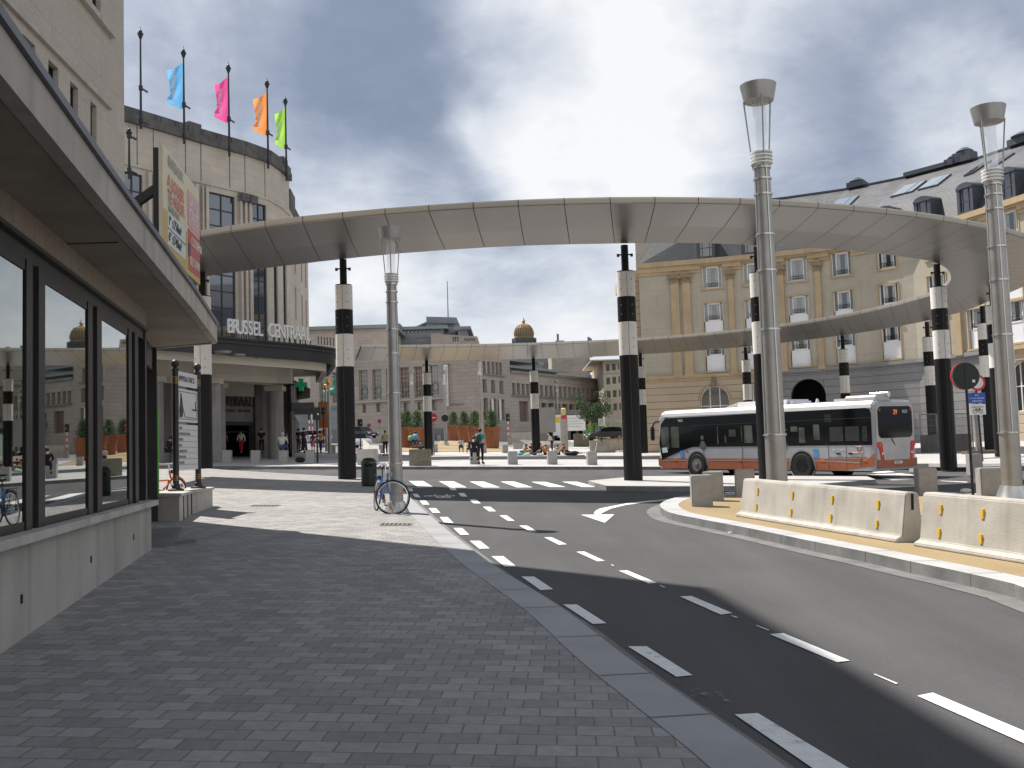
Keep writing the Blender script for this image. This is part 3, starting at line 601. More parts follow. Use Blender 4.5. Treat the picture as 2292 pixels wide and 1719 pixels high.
# tower wall
def tx(y): return -6.48-0.066*y
T = Fac((tx(-14), -14), (tx(20.05), 20.05)); TL = T.L
def tz(px, py): return T.z(px, py)
zl = 8.63
wins = []
for x0, x1 in ((-120, -60), (-40, 18), (49, 78), (108, 131), (158, 176), (204, 218)):
    u0, u1 = (T.u(x0), T.u(x1)) if x0 > -200 else (0, 1)
    wins.append([u0, u1, 4.4, zl-0.28])
up = [[T.u(209), T.u(228), 10.15, 12.6], [T.u(120), T.u(165), 10.15, 12.6], [T.u(10), T.u(60), 10.15, 12.6]]
m = MB(); T.wall(m, 0, TL, 4.0, 21.0, wins+up, 0.18); m.prism([(tx(20.05), 20.05), (-30, 22), (-30, 21.9), (tx(20.05)-0.01, 20.03)], 3.0, 21); m.quad((tx(-14), -14, 21), (tx(20.05), 20.05, 21), (-30, 22, 21), (-30, -14, 21))
m.quad((tx(-14), -14, 0), (-30, -14, 0), (-30, -14, 21), (tx(-14), -14, 21)); m.quad((-30, -14, 0), (-30, 22, 0), (-30, 22, 21), (-30, -14, 21))
m.build('tower_wall', M_WALLN, shop, fix=False)
for w in wins+up: T.window(shop, w, M_BRONZE, M_GLASSS, 0.16, 1, 1, 0.03)
m = MB(); T.box(m, T.u(-160), T.u(247), zl-0.1, zl+0.0, -0.05, 0.07); m.build('ledge', M_CONCL, shop)
m = MB(); T.box(m, T.u(150), T.u(252), 10.02, 10.14, -0.05, 0.10); m.build('ledge', M_CONCL, shop)
for x0, x1 in ((20, 47), (80, 106), (133, 156), (178, 202), (220, 236)):
    m = MB(); u = (T.u(x0)+T.u(x1))/2; r = (T.u(x1)-T.u(x0))/2*0.9; p = T.P(u, 0, -0.26); m.tube((p.x, p.y, 4.2), (p.x, p.y, zl-0.15), min(r, 0.34), n=16); m.build('pier', M_WALLN, shop)
m = MB(); m.box(-9.0, -6.9, 14, 21, 3.72, 3.741); 
# low planter wall with concrete panels
lw = thing('planter_wall', 'low pale concrete planter wall under the street map totem', 'wall', (-6.65, 20, 0))
wp = [(-6.2, 18.45), (-6.55, 20.3), (-6.72, 22.2), (-6.9, 22.5), (-7.25, 22.55), (-7.25, 18.7)]
b = MB(); b.prism(wp, -0.1, gz(-6.7, 20)+0.42); b.build('wall', M_CONCL, lw)
b = MB(); b.prism([(-6.16, 18.42), (-6.51, 20.3), (-6.68, 22.22), (-6.86, 22.55), (-7.3, 22.6), (-7.3, 18.65)], gz(-6.7, 20)+0.42, gz(-6.7, 20)+0.47); b.build('coping', M_CONCL, lw)
b = MB()
for y in (18.95, 19.5, 20.05, 20.6, 21.15, 21.7): x = -6.2-(y-18.45)*0.186+(0.012 if y < 20.3 else 0.06*(y-20.3)*1.1); b.box(x-0.02, x+0.006, y-0.006, y+0.006, 0.2, gz(-6.7, 20)+0.415)
b.build('panel_joint', M_JOINT, lw)
# ============================================================ station building
st = thing('station_building', 'tall stone railway station with rounded front, big gridded windows and black entrance canopy', 'building', (-18, 68, 1.8))
CH = 21.3+CAMZ       # cornice height
spts = [(60, 55.8), (180, 58.3), (268, 60.6), (332, 62.2), (385, 63.7), (440, 65.3), (500, 67.2), (552, 68.6), (580, 69.5), (612, 71.0), (634, 73.0), (652, 75.5)]
SP = [Vector((ray(px, 700).x*D, D)) for px, D in spts]
SP2 = [p.copy() for p in SP]
segs = [Fac(SP[i], SP[i+1]) for i in range(len(SP)-1)]
ZC = 8.3             # top of entrance block behind the canopy
wspec = {2: (270, 321, 318), 4: (396, 430, 352), 6: (506-33, 531, 379)}
def seg_for(px):
    for i in range(len(spts)-1):
        if spts[i][0] <= px <= spts[i+1][0]: return i
wl = [(90, 150, 21.8-3.6), (200, 250, 21.8-3.4), (277, 322, None), (394, 430, None), (452, 496, None), (562, 578, None)]
# windows by pixel columns; the wall segments are cut so that each window sits inside one segment
cols = [(80, 140), (196, 250), (278, 322), (398, 430), (473, 531), (571, 602)]
bp = [60, 168, 262, 360, 451, 553, 607, 634, 652]
Dof = lambda px: next(a[1]+(b[1]-a[1])*(px-a[0])/(b[0]-a[0]) for a, b in zip(spts[:-1], spts[1:]) if a[0] <= px <= b[0])
SP = [Vector((ray(px, 700).x*Dof(px), Dof(px))) for px in bp]
segs = [Fac(SP[i], SP[i+1]) for i in range(len(SP)-1)]
wall = MB(); holes_all = []
top = 22.9
for i, s in enumerate(segs):
    holes = []
    if i < len(cols):
        a, c = cols[i]; u0, u1 = s.u(a), s.u(c); zt = top-3.15; holes.append([u0, u1, ZC+0.3, zt])
    else:
        a, c = ((617, 626) if i == 6 else (638, 646)); holes.append([s.u(a), s.u(c), ZC+2.5, top-4.2])
    s.wall(wall, 0, s.L, ZC-1.5, top, holes, 0.2); holes_all.append((s, holes))
# closing faces of the block
a, z0 = SP[-1], ZC-1.5
side = Fac(SP[-1], SP[-1]+Vector((-1.0, 11.5)))
sideh = [[side.L*t, side.L*t+0.9, zz, zz+2.6] for t in (0.2, 0.55, 0.8) for zz in (8.8, 12.5, 16.2)]
side.wall(wall, 0, side.L, 7.6, top-1.8, sideh, 0.3)
b0, b1 = SP[0]+Vector((-20, 16)), side.B+Vector((-10, 16))
wall.quad((*SP[0], z0), (*b0, z0), (*b0, top), (*SP[0], top)); wall.quad((*b0, z0), (*b1, z0), (*b1, top), (*b0, top))
wall.quad((*b1, z0), (*side.B, z0), (*side.B, top-1.8), (*b1, top-1.8))
n_ = len(SP); wall.add([(*p, top-0.02) for p in SP]+[(*b1, top-0.02), (*b0, top-0.02)], [tuple(range(n_+2))])
wall.build('facade_wall', M_STAT, st, fix=False)
M_SFRAME = mat('station window frame', (0.035, 0.04, 0.05), 0.5, var=0.1)
for s, hs in holes_all:
    for h in hs: s.window(st, h, M_SFRAME, M_GLASSS, 0.18, 3 if h[1]-h[0] > 2.2 else 2, 10 if h[3]-h[2] > 8 else 5, 0.09, bars=0.09)
for h in sideh: side.window(st, h, M_SFRAME, M_GLASSD, 0.28, 1, 2, 0.06)
# flat pilaster strips and slots between the windows
pil = [(262-8, 270), (330, 337), (345, 352), (362, 370), (380, 388), (437, 444), (450, 456), (461, 467), (538, 543), (549, 554), (558, 563), (606, 610)]
for a, c in pil:
    i = max(k for k in range(len(bp)-1) if bp[k] <= (a+c)/2+0.01); s = segs[i]
    m = MB(); u0, u1 = max(0.0, s.u(a)), min(s.L, s.u(c)); 
    if u1-u0 < 0.05: continue
    s.box(m, u0, u1, ZC, top-2.9, 0.0, 0.28); m.build('pilaster', M_STAT, st)
for a, c in ((544, 552), (586, 600)):
    pass
s = segs[4]; m = MB(); u0, u1 = s.u(538), s.L; s.box(m, u0, u1, top-3.4, top-2.85, 0.0, 0.5); m.build('carved_bracket', M_PARA, st)
s = segs[5]; m = MB(); s.box(m, 0, s.u(572), top-3.4, top-2.85, 0.0, 0.5); m.build('carved_bracket', M_PARA, st)
for s in segs:
    m = MB(); s.box(m, -0.02, s.L+0.02, top-2.75, top-2.62, 0.0, 0.10); m.build('string_course', M_STAT, st)
    m = MB(); s.box(m, -0.05, s.L+0.05, top, top+0.55, -0.6, 0.22); m.build('cornice', M_PARA, st)
    m = MB(); n = max(2, int(s.L/1.05)); w = s.L/n
    for k in range(n):
        big = (k*7+int(s.L*10)) % 5 == 0
        s.box(m, k*w+0.03, (k+1)*w-0.03, top+0.55, top+(1.22 if big else 0.98), -0.6, 0.16 if not big else 0.22)
    m.build('crenellation', M_PARA, st)
m = MB(); side.box(m, -0.1, 2.6, top-2.2, top-0.6, -3, 0.1); side.box(m, 0.4, side.L, top-1.8, top-1.5, -1, 0.12); m.build('corner_tower', M_PARA, st)
# joints of the big cladding panels in the frieze
m = MB()
for px in (310, 347, 420, 455, 520, 555, 600):
    i = max(k for k in range(len(bp)-1) if bp[k] <= px); s = segs[i]; u = s.u(px); s.box(m, u-0.03, u+0.03, top-2.6, top, 0.0, 0.012)
m.build('panel_joint', M_PARA, st)
# entrance block: curved canopy with black fascia, cream soffit and frieze, columns
front = [(-22.5, 47.5), (-20.0, 50.8), (-17.9, 53.6), (-16.2, 55.9), (-14.4, 58.5), (-12.9, 60.6), (-11.9, 62.4), (-11.45, 63.6), (-11.5, 64.6), (-12.1, 67.5), (-13.6, 73.5)]
fr = smoothline(front, 3)
inner = [(-14.6, 74.5)]+[(-30, 72), (-30, 52)]
F0, F1 = CAMZ+5.95, CAMZ+6.95
m = MB(); m.prism([tuple(p) for p in fr]+inner, F1-0.3, F1-0.1); cp = m.build('entrance_canopy', M_BLACK, st)
m = MB(); sweep(m, fr, F0, F1-0.35, -0.25, 0.02); sweep(m, fr, F1-0.35, F1-0.22, -0.25, 0.12); sweep(m, fr, F1-0.22, F1-0.12, -0.25, 0.05); sweep(m, fr, F1-0.12, F1, -0.25, 0.16); m.build('fascia', M_BLACK, cp)
m = MB(); fi = offset([tuple(p) for p in fr], 0.6); fi = fi if Vector(fi[3]).x < fr[3][0] else offset([tuple(p) for p in fr], -0.6)
sweep(m, fi, F0-0.45, F0+0.3, -0.3, 0.05); m.prism([tuple(p) for p in fi]+inner, F0+0.1, F0+0.2); m.build('soffit', M_CREAM, cp)
fj = offset([tuple(p) for p in fr], 3.4); fj = fj if Vector(fj[3]).x < fr[3][0] else offset([tuple(p) for p in fr], -3.4)
m = MB(); sweep(m, fj[:-4], F0-1.15, F0+0.1, -0.6, 0.0); sweep(m, fj[:-4], F0-0.75, F0-0.68, 0.0, 0.04); m.build('frieze', M_CREAM, cp)
for px, py in ((530, 793), (563, 799), (625, 806), (498, 786)):
    for D in (57.5,):
        p = At(px, py, (F0+0.1-CAMZ)/ray(px, py).z); m = MB(); m.tube((p.x, p.y, F0-0.02), (p.x, p.y, F0+0.099), 0.42, 0.5, 16); m.build('downlight', M_STATG, cp)
for k in range(3):
    m = MB(); p = (-13.6-0.15*k, 64.9+k*1.9, F0+0.06); m.obox(p, (0.45, 0, 0), (0, 0.3, 0), (0, 0, 0.045)); m.build('vent', M_STATG, cp)
# big letters standing on the canopy edge
M_LET = mat('pale letters', (0.62, 0.62, 0.62), 0.4, var=0.05)
def word_on(line, s, px0, px1, zb, hgt, off=0.1):
    """letters one by one, upright on the canopy edge between two pixel columns"""
    n = len(s); out = MB(); legs = MB()
    for k, ch in enumerate(s):
        px = px0+(px1-px0)*(k+0.5)/n
        best = None
        for a, c in zip(line[:-1], line[1:]):
            f = Fac(a, c); u = f.u(px)
            if -0.01 <= u <= f.L+0.01: best = (f, u)
        if not best: continue
        f, u = best; p = f.P(u, zb, -off); d = Vector((*f.d, 0)); d = d if d.x > 0 else -d
        lm = MB(); text_into(lm, ch, hgt/0.72, 0.06, p, d, (0, 0, 1), 'CENTER', 0.012, 0.66); lm.build('letter', M_LET, cp, fix=False)
        legs.bar(p-d*0.25-Vector((0, 0, .28)), p-d*0.25+Vector((0, 0, .06)), 0.05); legs.bar(p+d*0.25-Vector((0, 0, .28)), p+d*0.25+Vector((0, 0, .06)), 0.05)
    legs.build('letter_bracket', M_BLACK, cp)
frl = [tuple(p) for p in fr]
word_on(frl, 'BRUSSEL', 514, 593, F1+0.28, 0.84)
word_on(frl, 'CENTRAAL', 606, 700, F1+0.28, 0.84)
# columns
def column(px, D, w, z1, m_=M_STATG, parent=st):
    p = At(px, 1000, D); zb = gz(p.x, D)-0.1; b = MB(); b.tube((p.x, D, zb), (p.x, D, z1), w/2, w/2, 20, False); c = b.build('column', m_, parent)
    b = MB(); b.obox((p.x, D, z1+0.16), (w*0.56, 0, 0), (0, w*0.56, 0), (0, 0, 0.16)); b.build('capital', M_CREAM, c); return c
for px, D, w in ((618, 66.5, 1.05), (487, 62.0, 1.0), (478, 58.5, 0.9), (347, 56.0, 0.95), (400, 57.3, 0.95)): column(px, D, w, F0-1.45)
# entrance wall with doorway
EW = Fac((-24.0, 60.0), (-14.9, 74.0)); EW2 = Fac((ray(485, 1000).x*69.5, 69.5), (ray(660, 1000).x*74.5, 74.5))
u_ = EW2.u
m = MB(); zf = 1.7
hole = [u_(502), u_(570), zf-0.3, CAMZ+2.9-0.45]; hole2 = [u_(583), u_(600), zf-0.3, 5.9]
EW2.wall(m, 0, EW2.L, zf-0.5, F0+0.2, [hole], 0.8); m.build('entrance_wall', M_STATG, st, fix=False)
m = MB(); EW2.box(m, hole[0]-0.25, hole[0], zf-0.3, hole[3]+0.25, -0.1, 0.12); EW2.box(m, hole[1], hole[1]+0.25, zf-0.3, hole[3]+0.25, -0.1, 0.12); EW2.box(m, hole[0], hole[1], hole[3], hole[3]+0.25, -0.1, 0.12); EW2.box(m, hole[0], hole[1], hole[3]-0.5, hole[3]-0.42, -0.6, -0.5)
m.build('door_frame', M_BLACK, st)
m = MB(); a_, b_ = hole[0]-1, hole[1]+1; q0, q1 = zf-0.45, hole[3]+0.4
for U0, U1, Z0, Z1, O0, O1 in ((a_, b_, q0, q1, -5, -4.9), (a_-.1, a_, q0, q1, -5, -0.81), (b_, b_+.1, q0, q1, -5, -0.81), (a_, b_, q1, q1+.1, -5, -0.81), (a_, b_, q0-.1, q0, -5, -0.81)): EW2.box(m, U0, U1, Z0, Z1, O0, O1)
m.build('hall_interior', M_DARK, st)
m = MB(); EW2.box(m, u_(490), u_(563), EW2.z(530, 888), EW2.z(530, 857), 0.0, 0.35); m.build('cream_panel', M_CREAM, st)
m = MB(); EW2.box(m, u_(566), u_(583), zf-0.3, F0, 0.0, 0.3); EW2.box(m, u_(485), u_(491), zf-0.3, F0, 0.0, 0.5); m.build('pier', M_STATD, st)
M_LETD = mat('dark letters', (0.03, 0.03, 0.03), 0.5, var=0.05)
m = MB(); p = EW2.P(u_(483), EW2.z(490, 909), 0.36); text_into(m, 'ENTRAAL', 0.98, 0.05, p, (*EW2.d, 0), (0, 0, 1), 'LEFT', 0.01, 0.66); m.build('lettering', M_LETD, st, fix=False)
m = MB(); p = EW2.P(u_(498), EW2.z(506, 922), 0.02); text_into(m, 'ENTREE - INGANG', 0.28, 0.02, p, (*EW2.d, 0), (0, 0, 1)); m.build('lettering', M_LETD, st, fix=False)
# left part of the entrance wall behind the totem
W3 = Fac((-25.5, 55.5), (EW2.A.x+0.1, EW2.A.y)); m = MB(); W3.wall(m, 0, W3.L, 0.5, F0+0.2, [[3, 4.6, 1, 4.6], [7.2, 8.8, 1, 4.6]], 0.5); m.build('entrance_wall', M_STATG, st, fix=False)
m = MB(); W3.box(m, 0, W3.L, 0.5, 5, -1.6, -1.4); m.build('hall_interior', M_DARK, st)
m = MB(); W3.box(m, W3.L-4.6, W3.L-1.2, 4.3, 6.0, 0.0, 0.3); m.build('cream_panel', M_CREAM, st)
# street wing at the right of the entrance: shop fronts going back
SW = Fac((ray(654, 1000).x*72, 72), (ray(672, 1000).x*100, 100))
m = MB(); SW.wall(m, 0, SW.L, 0.8, 9.5, [[1.5+k*4.2, 4.6+k*4.2, 2.0, 5.0] for k in range(6)]+[[1.5+k*4.2, 4.6+k*4.2, 6.0, 8.6] for k in range(6)], 0.3); m.build('street_wing_wall', M_STATG, st, fix=False)
for k in range(6):
    for z0_, z1_ in ((2.0, 5.0), (6.0, 8.6)): SW.window(st, [1.5+k*4.2, 4.6+k*4.2, z0_, z1_], M_BRONZE, M_GLASSD, 0.28, 2, 1)
m = MB(); SW.box(m, 0, 9, 5.1, 5.6, 0, 1.6); m.build('awning', M_STATD, st)
# pharmacy cross on a bracket
pc = At(674, 861, 70); t = thing('pharmacy_cross', 'green pharmacy cross sign on the station street side, under the end of the black canopy', 'sign', pc)
G_ = mat('pharmacy green', (0.01, 0.16, 0.07), 0.4, emit=((0.01, 0.3, 0.12), 0.15))
m = MB(); r = 0.15; e = 0.43; pts = [(-r, -e), (r, -e), (r, -r), (e, -r), (e, r), (r, r), (r, e), (-r, e), (-r, r), (-e, r), (-e, -r), (-r, -r)]
m.extr([(x*1.0, -0.12, z*1.0) for x, z in pts], (0, 0.24, 0)); m.build('cross', G_, t, world=False)
m = MB(); m.box(-0.9, -0.43, -0.04, 0.04, -0.05, 0.05); m.build('bracket', M_BLACK, t, world=False)
# ---- flags on the parapet
def flagpole(px, pyt, pyb, D, label, col=None, fx0=0, fy0=0, fy1=0, fw=0):
    p = At(px, pyt, D); q = At(px+1.5, pyb, D); x, y = q.x, q.y
    t = thing('flagpole' if not col else 'flagpole', label, 'flagpole', (x, y, q.z), group='flagpoles along the station parapet')
    L = p.z-q.z; m = MB(); m.tube((0, 0, 0), (0, 0, L), 0.085, 0.05, 8); m.build('pole', M_BLACK, t, world=False)
    m = MB(); m.ball((0, 0, L+0.12), 0.12, n=8, m=6); m.tube((0, 0, L-0.35), (0, 0, L), 0.07, 0.2, 8); m.tube((0, 0, L+0.15), (0, 0, L+0.45), 0.03, 0.01, 6); m.build('finial', M_BLACK, t, world=False)
    for z in (0.5, 2.6):
        m = MB(); m.bar((0, 0, z), (0.15, 0.75, z), 0.09); m.tube((0, 0, z-.15), (0, 0, z+.15), 0.13, 0.13, 8); m.build('bracket', M_BLACK, t, world=False)
    if col:
        z1 = At(px, fy0, D).z-q.z; z0_ = At(px, fy1, D).z-q.z; w = fw/FPX*D; m = MB(); nx, nz_ = 10, 18; vs = []
        for j in range(nz_+1):
            for i in range(nx+1):
                u = i/nx; v = j/nz_; sag = 0.55*u*(1-v*0.2)
                vs.append((-u*w*(0.97+0.05*math.sin(v*8+1)), 0.16*math.sin(u*5+v*5)*u+0.06*math.sin(v*15+u*9)*u, z0_+(z1-z0_)*v-0.17*(z1-z0_)*u*v+0.13*(z1-z0_)*u*(1-v)))
        m.add(vs, [(j*(nx+1)+i, j*(nx+1)+i+1, (j+1)*(nx+1)+i+1, (j+1)*(nx+1)+i) for j in range(nz_) for i in range(nx)], True)
        cm = mat('flag cloth %.2f %.2f' % col[:2], col, 0.6, var=0.1, scale=1, trans=0.0)
        nt = cm.node_tree; b_ = nt.nodes['Principled BSDF']; b_.inputs['Subsurface Weight'].default_value = 0
        if not any(n.type == 'BSDF_TRANSLUCENT' for n in nt.nodes):
            tr = nt.nodes.new('ShaderNodeBsdfTranslucent'); tr.inputs[0].default_value = (*col, 1); mx = nt.nodes.new('ShaderNodeMixShader'); mx.inputs[0].default_value = 0.55
            nt.links.new(b_.outputs[0], mx.inputs[1]); nt.links.new(tr.outputs[0], mx.inputs[2]); nt.links.new(mx.outputs[0], nt.nodes['Material Output'].inputs[0])
        f = m.build('flag', cm, t, world=False, fix=False)
        # faint vertical white writing down the middle of the cloth
        m = MB()
        for k in range(3):
            zc = z0_+(z1-z0_)*(0.22+0.2*k)
        text_into(m, 'evenement', min(0.50, w*0.48), 0.004, (-w*0.42, -0.33, z0_+(z1-z0_)*0.12), (0, 0, 1), (-1, 0, 0)); m.build('flag_writing', M_LET, f, world=False, fix=False)
    return t
flagpole(314, 75, 288, 60.9, 'bare dark flagpole leftmost on the station parapet, without a flag')
flagpole(411, 118, 322, 63.6, 'flagpole with a light blue banner flag on the station parapet', (0.16, 0.46, 0.82), 0, 140, 246, 36)
flagpole(512, 152, 350, 66.5, 'flagpole with a bright pink banner flag on the station parapet', (0.80, 0.11, 0.36), 0, 172, 277, 31)
flagpole(599, 187, 377, 69.7, 'flagpole with an orange banner flag on the station parapet', (0.90, 0.34, 0.11), 0, 206, 306, 31)
flagpole(640, 226, 405, 73.0, 'flagpole with a lime green banner flag at the right end of the station parapet', (0.36, 0.70, 0.11), 0, 240, 335, 24)
flagpole(288, 296, 400, 58.0, 'short leaning flagpole in front of the left station window')
# ============================================================ elevated metal canopy (open ring) on striped pillars
ZR = CAMZ+7.2
def onring(px, py): r = ray(px, py); t = 7.2/r.z; return Vector((r.x*t, t))
outp = [onring(*p) for p in [(448,529.6),(593,508),(767,489),(960,473.5),(1160,462),(1366,456),(1564,456),(1746,461),(1912,473),(2053,487),(2166,505),(2292,533)]]
outp = [Vector((-14.5, 34.2))]+outp+[Vector((21.6, 39.4)), Vector((23.7, 43.2)), Vector((24.9, 47.5)), Vector((25.5, 52.0))]+[onring(*p) for p in [(2160,696),(2069,719),(1950,741),(1800,761.5),(1657,777),(1440,793),(1254,801.5),(1046,806.5),(885,807),(796,807)]]
inp = [onring(*p) for p in [(449,621),(572,603.5),(761,581),(930,565),(1160,551),(1389,545.5),(1564,544.5),(1777,554),(1914,562),(1994,572),(2060,581),(2097,590),(2120,603),(2129,622),(2122,637),(2104,652),(2076,665),(1940,700),(1780,728),(1600,749),(1421,763.5),(1285,770),(1110,775.5),(940,778),(808,779)]]
inp = [Vector((-15.3, 41.3))]+inp
def resample(line, n):
    pts = [Vector(p) for p in smoothline([tuple(p) for p in line], 8)]; L = [0]
    for a, b in zip(pts[:-1], pts[1:]): L.append(L[-1]+(b-a).length)
    out = []; k = 0
    for i in range(n):
        t = L[-1]*i/(n-1)
        while k < len(L)-2 and L[k+1] < t: k += 1
        f = (t-L[k])/max(1e-9, L[k+1]-L[k]); out.append(pts[k]+(pts[k+1]-pts[k])*f)
    return out
# pair the two edges so that the panel joints run as they do on the real canopy
DO = [Vector(p) for p in smoothline([tuple(p) for p in outp], 16)]; DI = [Vector(p) for p in smoothline([tuple(p) for p in inp], 16)]
def near(line, p, lo): return min(range(lo, len(line)), key=lambda i: (line[i]-p).length)
pairs = [((448,529.6),(505,612)),((593,508),(648,596)),((767,489),(806,578)),((960,473.5),(1003,561)),((1160,462),(1172,550.5)),((1366,456),(1372,546)),((1564,456),(1502,545)),((1746,461),(1655,548)),((1912,473),(1800,556)),((2053,487),(1925,564)),((2166,505),(2015,574)),((2292,533),(2080,585))]
AO, AI = [0], [0]
def addp(po, pi): AO.append(near(DO, po, AO[-1]+1)); AI.append(near(DI, pi, AI[-1]+1))
for po, pi in pairs: addp(onring(*po), onring(*pi))
addp(Vector((24.3, 45.2)), onring(2110, 596)); addp(Vector((25.5, 52.0)), onring(2129, 622)); addp(onring(2160, 696), onring(2120, 640))
for po, pi in [((2069,719),(2060,671)),((1877,752),(1845,716)),((1657,777),(1628,745.5)),((1509,788),(1492,757.5)),((1360,797.5),(1355,766.5)),((1216,802),(1216,772.5)),((1046,806.5),(1060,776.5)),((891,807),(905,778))]: addp(onring(*po), onring(*pi))
AO.append(len(DO)-1); AI.append(len(DI)-1)
def rs(line, n):
    L = [0]
    for a_, b_ in zip(line[:-1], line[1:]): L.append(L[-1]+(b_-a_).length)
    out = []; k = 0
    for i in range(n+1):
        t = L[-1]*i/n
        while k < len(L)-2 and L[k+1] < t: k += 1
        out.append(line[k]+(line[k+1]-line[k])*((t-L[k])/max(1e-9, L[k+1]-L[k])))
    return out
RO, RI = [], []
for k in range(len(AO)-1):
    so, si = DO[AO[k]:AO[k+1]+1], DI[AI[k]:AI[k+1]+1]; L = sum((b_-a_).length for a_, b_ in zip(so[:-1], so[1:])); n = max(1, round(L/(1.42 if k < 13 else 1.2)))
    ro, ri = rs(so, n), rs(si, n); RO += ro[:-1]; RI += ri[:-1]
RO.append(ro[-1]); RI.append(ri[-1])
rc = thing('ring_canopy', 'long pale metal ring canopy curving round the square on striped pillars', 'canopy', (5, 50, ZR))
npan = len(RO)-1; top_ = MB(); und = MB(); fo = MB(); fi_ = MB(); jt = MB()
def zr(i): return ZR
TH = 0.34
for i in range(npan):
    a, b, c, d = RO[i], RO[i+1], RI[i+1], RI[i]; gap = 0.011
    t1 = (b-a).normalized()*gap; t2 = (c-d).normalized()*gap
    e1 = (d-a).normalized(); e2 = (c-b).normalized()
    a2, b2 = a+e1*0.05, b+e2*0.05; c2, d2 = c-e2*0.05, d-e1*0.05
    # slightly dished underside: the edges lie a little higher than the middle line
    m0 = (a2+d2)/2; m1 = (b2+c2)/2
    und.add([(*(a2+t1), ZR), (*(b2-t1), ZR), (*(m1-t1), ZR-0.06), (*(m0+t1), ZR-0.06), (*(c2-t2), ZR), (*(d2+t2), ZR)], [(0, 1, 2, 3), (3, 2, 4, 5)])
    fo.add([(*(a2+t1), ZR), (*(b2-t1), ZR), (*(b-t1), ZR+0.16), (*(a+t1), ZR+0.16), (*(b-t1), ZR+0.2), (*(a+t1), ZR+0.2)], [(0, 1, 2, 3), (3, 2, 4, 5)])
    fi_.add([(*(d2+t2), ZR), (*(c2-t2), ZR), (*(c-t2), ZR+0.16), (*(d+t2), ZR+0.16), (*(c-t2), ZR+0.2), (*(d+t2), ZR+0.2)], [(0, 1, 2, 3), (3, 2, 4, 5)])
    jt.add([(*a, ZR+0.02), (*b, ZR+0.02), (*c, ZR+0.02), (*d, ZR+0.02)], [(0, 1, 2, 3)])
    top_.add([(*a, ZR+0.2), (*b, ZR+0.2), (*c, ZR+0.2), (*d, ZR+0.2)], [(0, 1, 2, 3)])
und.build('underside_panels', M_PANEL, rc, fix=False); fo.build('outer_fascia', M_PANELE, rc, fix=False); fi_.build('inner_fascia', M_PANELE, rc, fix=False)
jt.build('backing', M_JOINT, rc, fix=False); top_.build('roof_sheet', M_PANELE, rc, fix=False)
for e, nm in ((0, 'end_cap'), (-1, 'end_cap')):
    a, d = RO[e], RI[e]; m = MB(); m.quad((*a, ZR-0.02), (*d, ZR-0.02), (*d, ZR+0.2), (*a, ZR+0.2)); m.build(nm, M_STATD, rc, fix=False)
# ---- pillars: sections 0.645 m across; lengths scaled from the photograph
ZT = CAMZ+6.22        # top of the thick part
def pillar(px, D, zbase, label, r=0.32, top=None, x=None, rings=True):
    x = ray(px, 900).x*D if x is None else x; top = top or ZT; s = 1.0
    t = thing('striped_pillar', label, 'pillar', (x, D, zbase), group='striped pillars carrying the ring canopy')
    H = top-zbase; f = [0, 0.89*s, 1.79*s, 2.97*s]
    ez = [H-f[0], H-f[1], H-f[2], H-f[3]]
    m = MB(); m.tube((0, 0, 0), (0, 0, ez[3]-0.005), r+0.005, r, 28); lo = m.build('lower_shaft', M_BLKP, t, world=False)
    for a, b, mm, nm in ((3, 2, M_WHTP, 'white_section'), (2, 1, M_BLKP, 'black_section'), (1, 0, M_WHTP, 'white_section')):
        m = MB(); m.tube((0, 0, ez[a]), (0, 0, ez[b]), r, r, 28); o = m.build(nm, mm, t, world=False)
        m = MB()
        for z in (ez[a]+0.27, ez[a]+0.6):
            for an in (-1.05, -2.3): m.tube(((r-.01)*math.cos(an), (r-.01)*math.sin(an), z), ((r+.012)*math.cos(an), (r+.012)*math.sin(an), z), 0.022, 0.022, 8)
        m.build('bolts', M_STATG, o, world=False)
    m = MB(); an = -1.9
    m.box(-0.006, 0.006, -r-0.004, -r+0.02, 0, H); sm = m.build('seam', M_JOINT, t, world=False)
    m = MB(); m.tube((0, 0, H), (0, 0, ZR-zbase), 0.13, 0.13, 16)
    m.tube((0, 0, H+0.0), (0, 0, H+0.04), r-0.02, r-0.02, 20); nk = m.build('neck', M_BLKP, t, world=False)
    m = MB(); m.box(-0.23, 0.23, -0.03, 0.03, H+0.62, H+0.66); m.build('floodlight_arm', M_BLACK, nk, world=False)
    for k in (-1, 1): m = MB(); m.tube((k*0.24, -0.05, H+0.56), (k*0.24, -0.05, H+0.66), 0.05, 0.05, 10); m.build('floodlight', M_BLACK, nk, world=False)
    return t
P_ = 'black and white striped pillar'
def pz(px, D, py): return At(px, py, D).z
pillar(778-4, 36.1, pz(778, 36.1, 1071.5), P_+' at the near sidewalk corner just left of the slim lamp with the bicycle')
pillar(1411, 35.1, pz(1411, 35.1, 1076), P_+' on the paved refuge in front of the bus nose', r=0.325)
pillar(1711, 36.2, pz(1711, 36.2, 1073), P_+' standing before the middle of the bus, half behind a tall lamp')
pillar(2115, 41.0, pz(2115, 41, 1053), P_+' just right of the tail of the bus')
pillar(2236, 47.4, pz(2236, 47.4, 1022), P_+' behind the rightmost tall lamp')
pillar(2212, 54.7, pz(2212, 54.7, 1006.5), P_+' between the two round road signs and the rightmost tall lamp')
pillar(2085, 61.3, pz(2085, 61.3, 1010), P_+' standing before the grey hotel base, just past the bus tail')
pillar(1893, 67.8, gz(22.6, 67.8)+0.1, P_+' whose top shows above the roof of the bus near its tail')
pillar(1674, 74.0, gz(17.4, 74), P_+' whose top shows above the white roof pod of the bus')
pillar(1437, 76.8, pz(1437, 76.8, 1014.6), P_+' at the left corner of the hotel, partly behind a nearer pillar')
pillar(1197, 77.7, gz(1.6, 77.7)+0.05, P_+' in the plaza beside the group sitting on the ground')
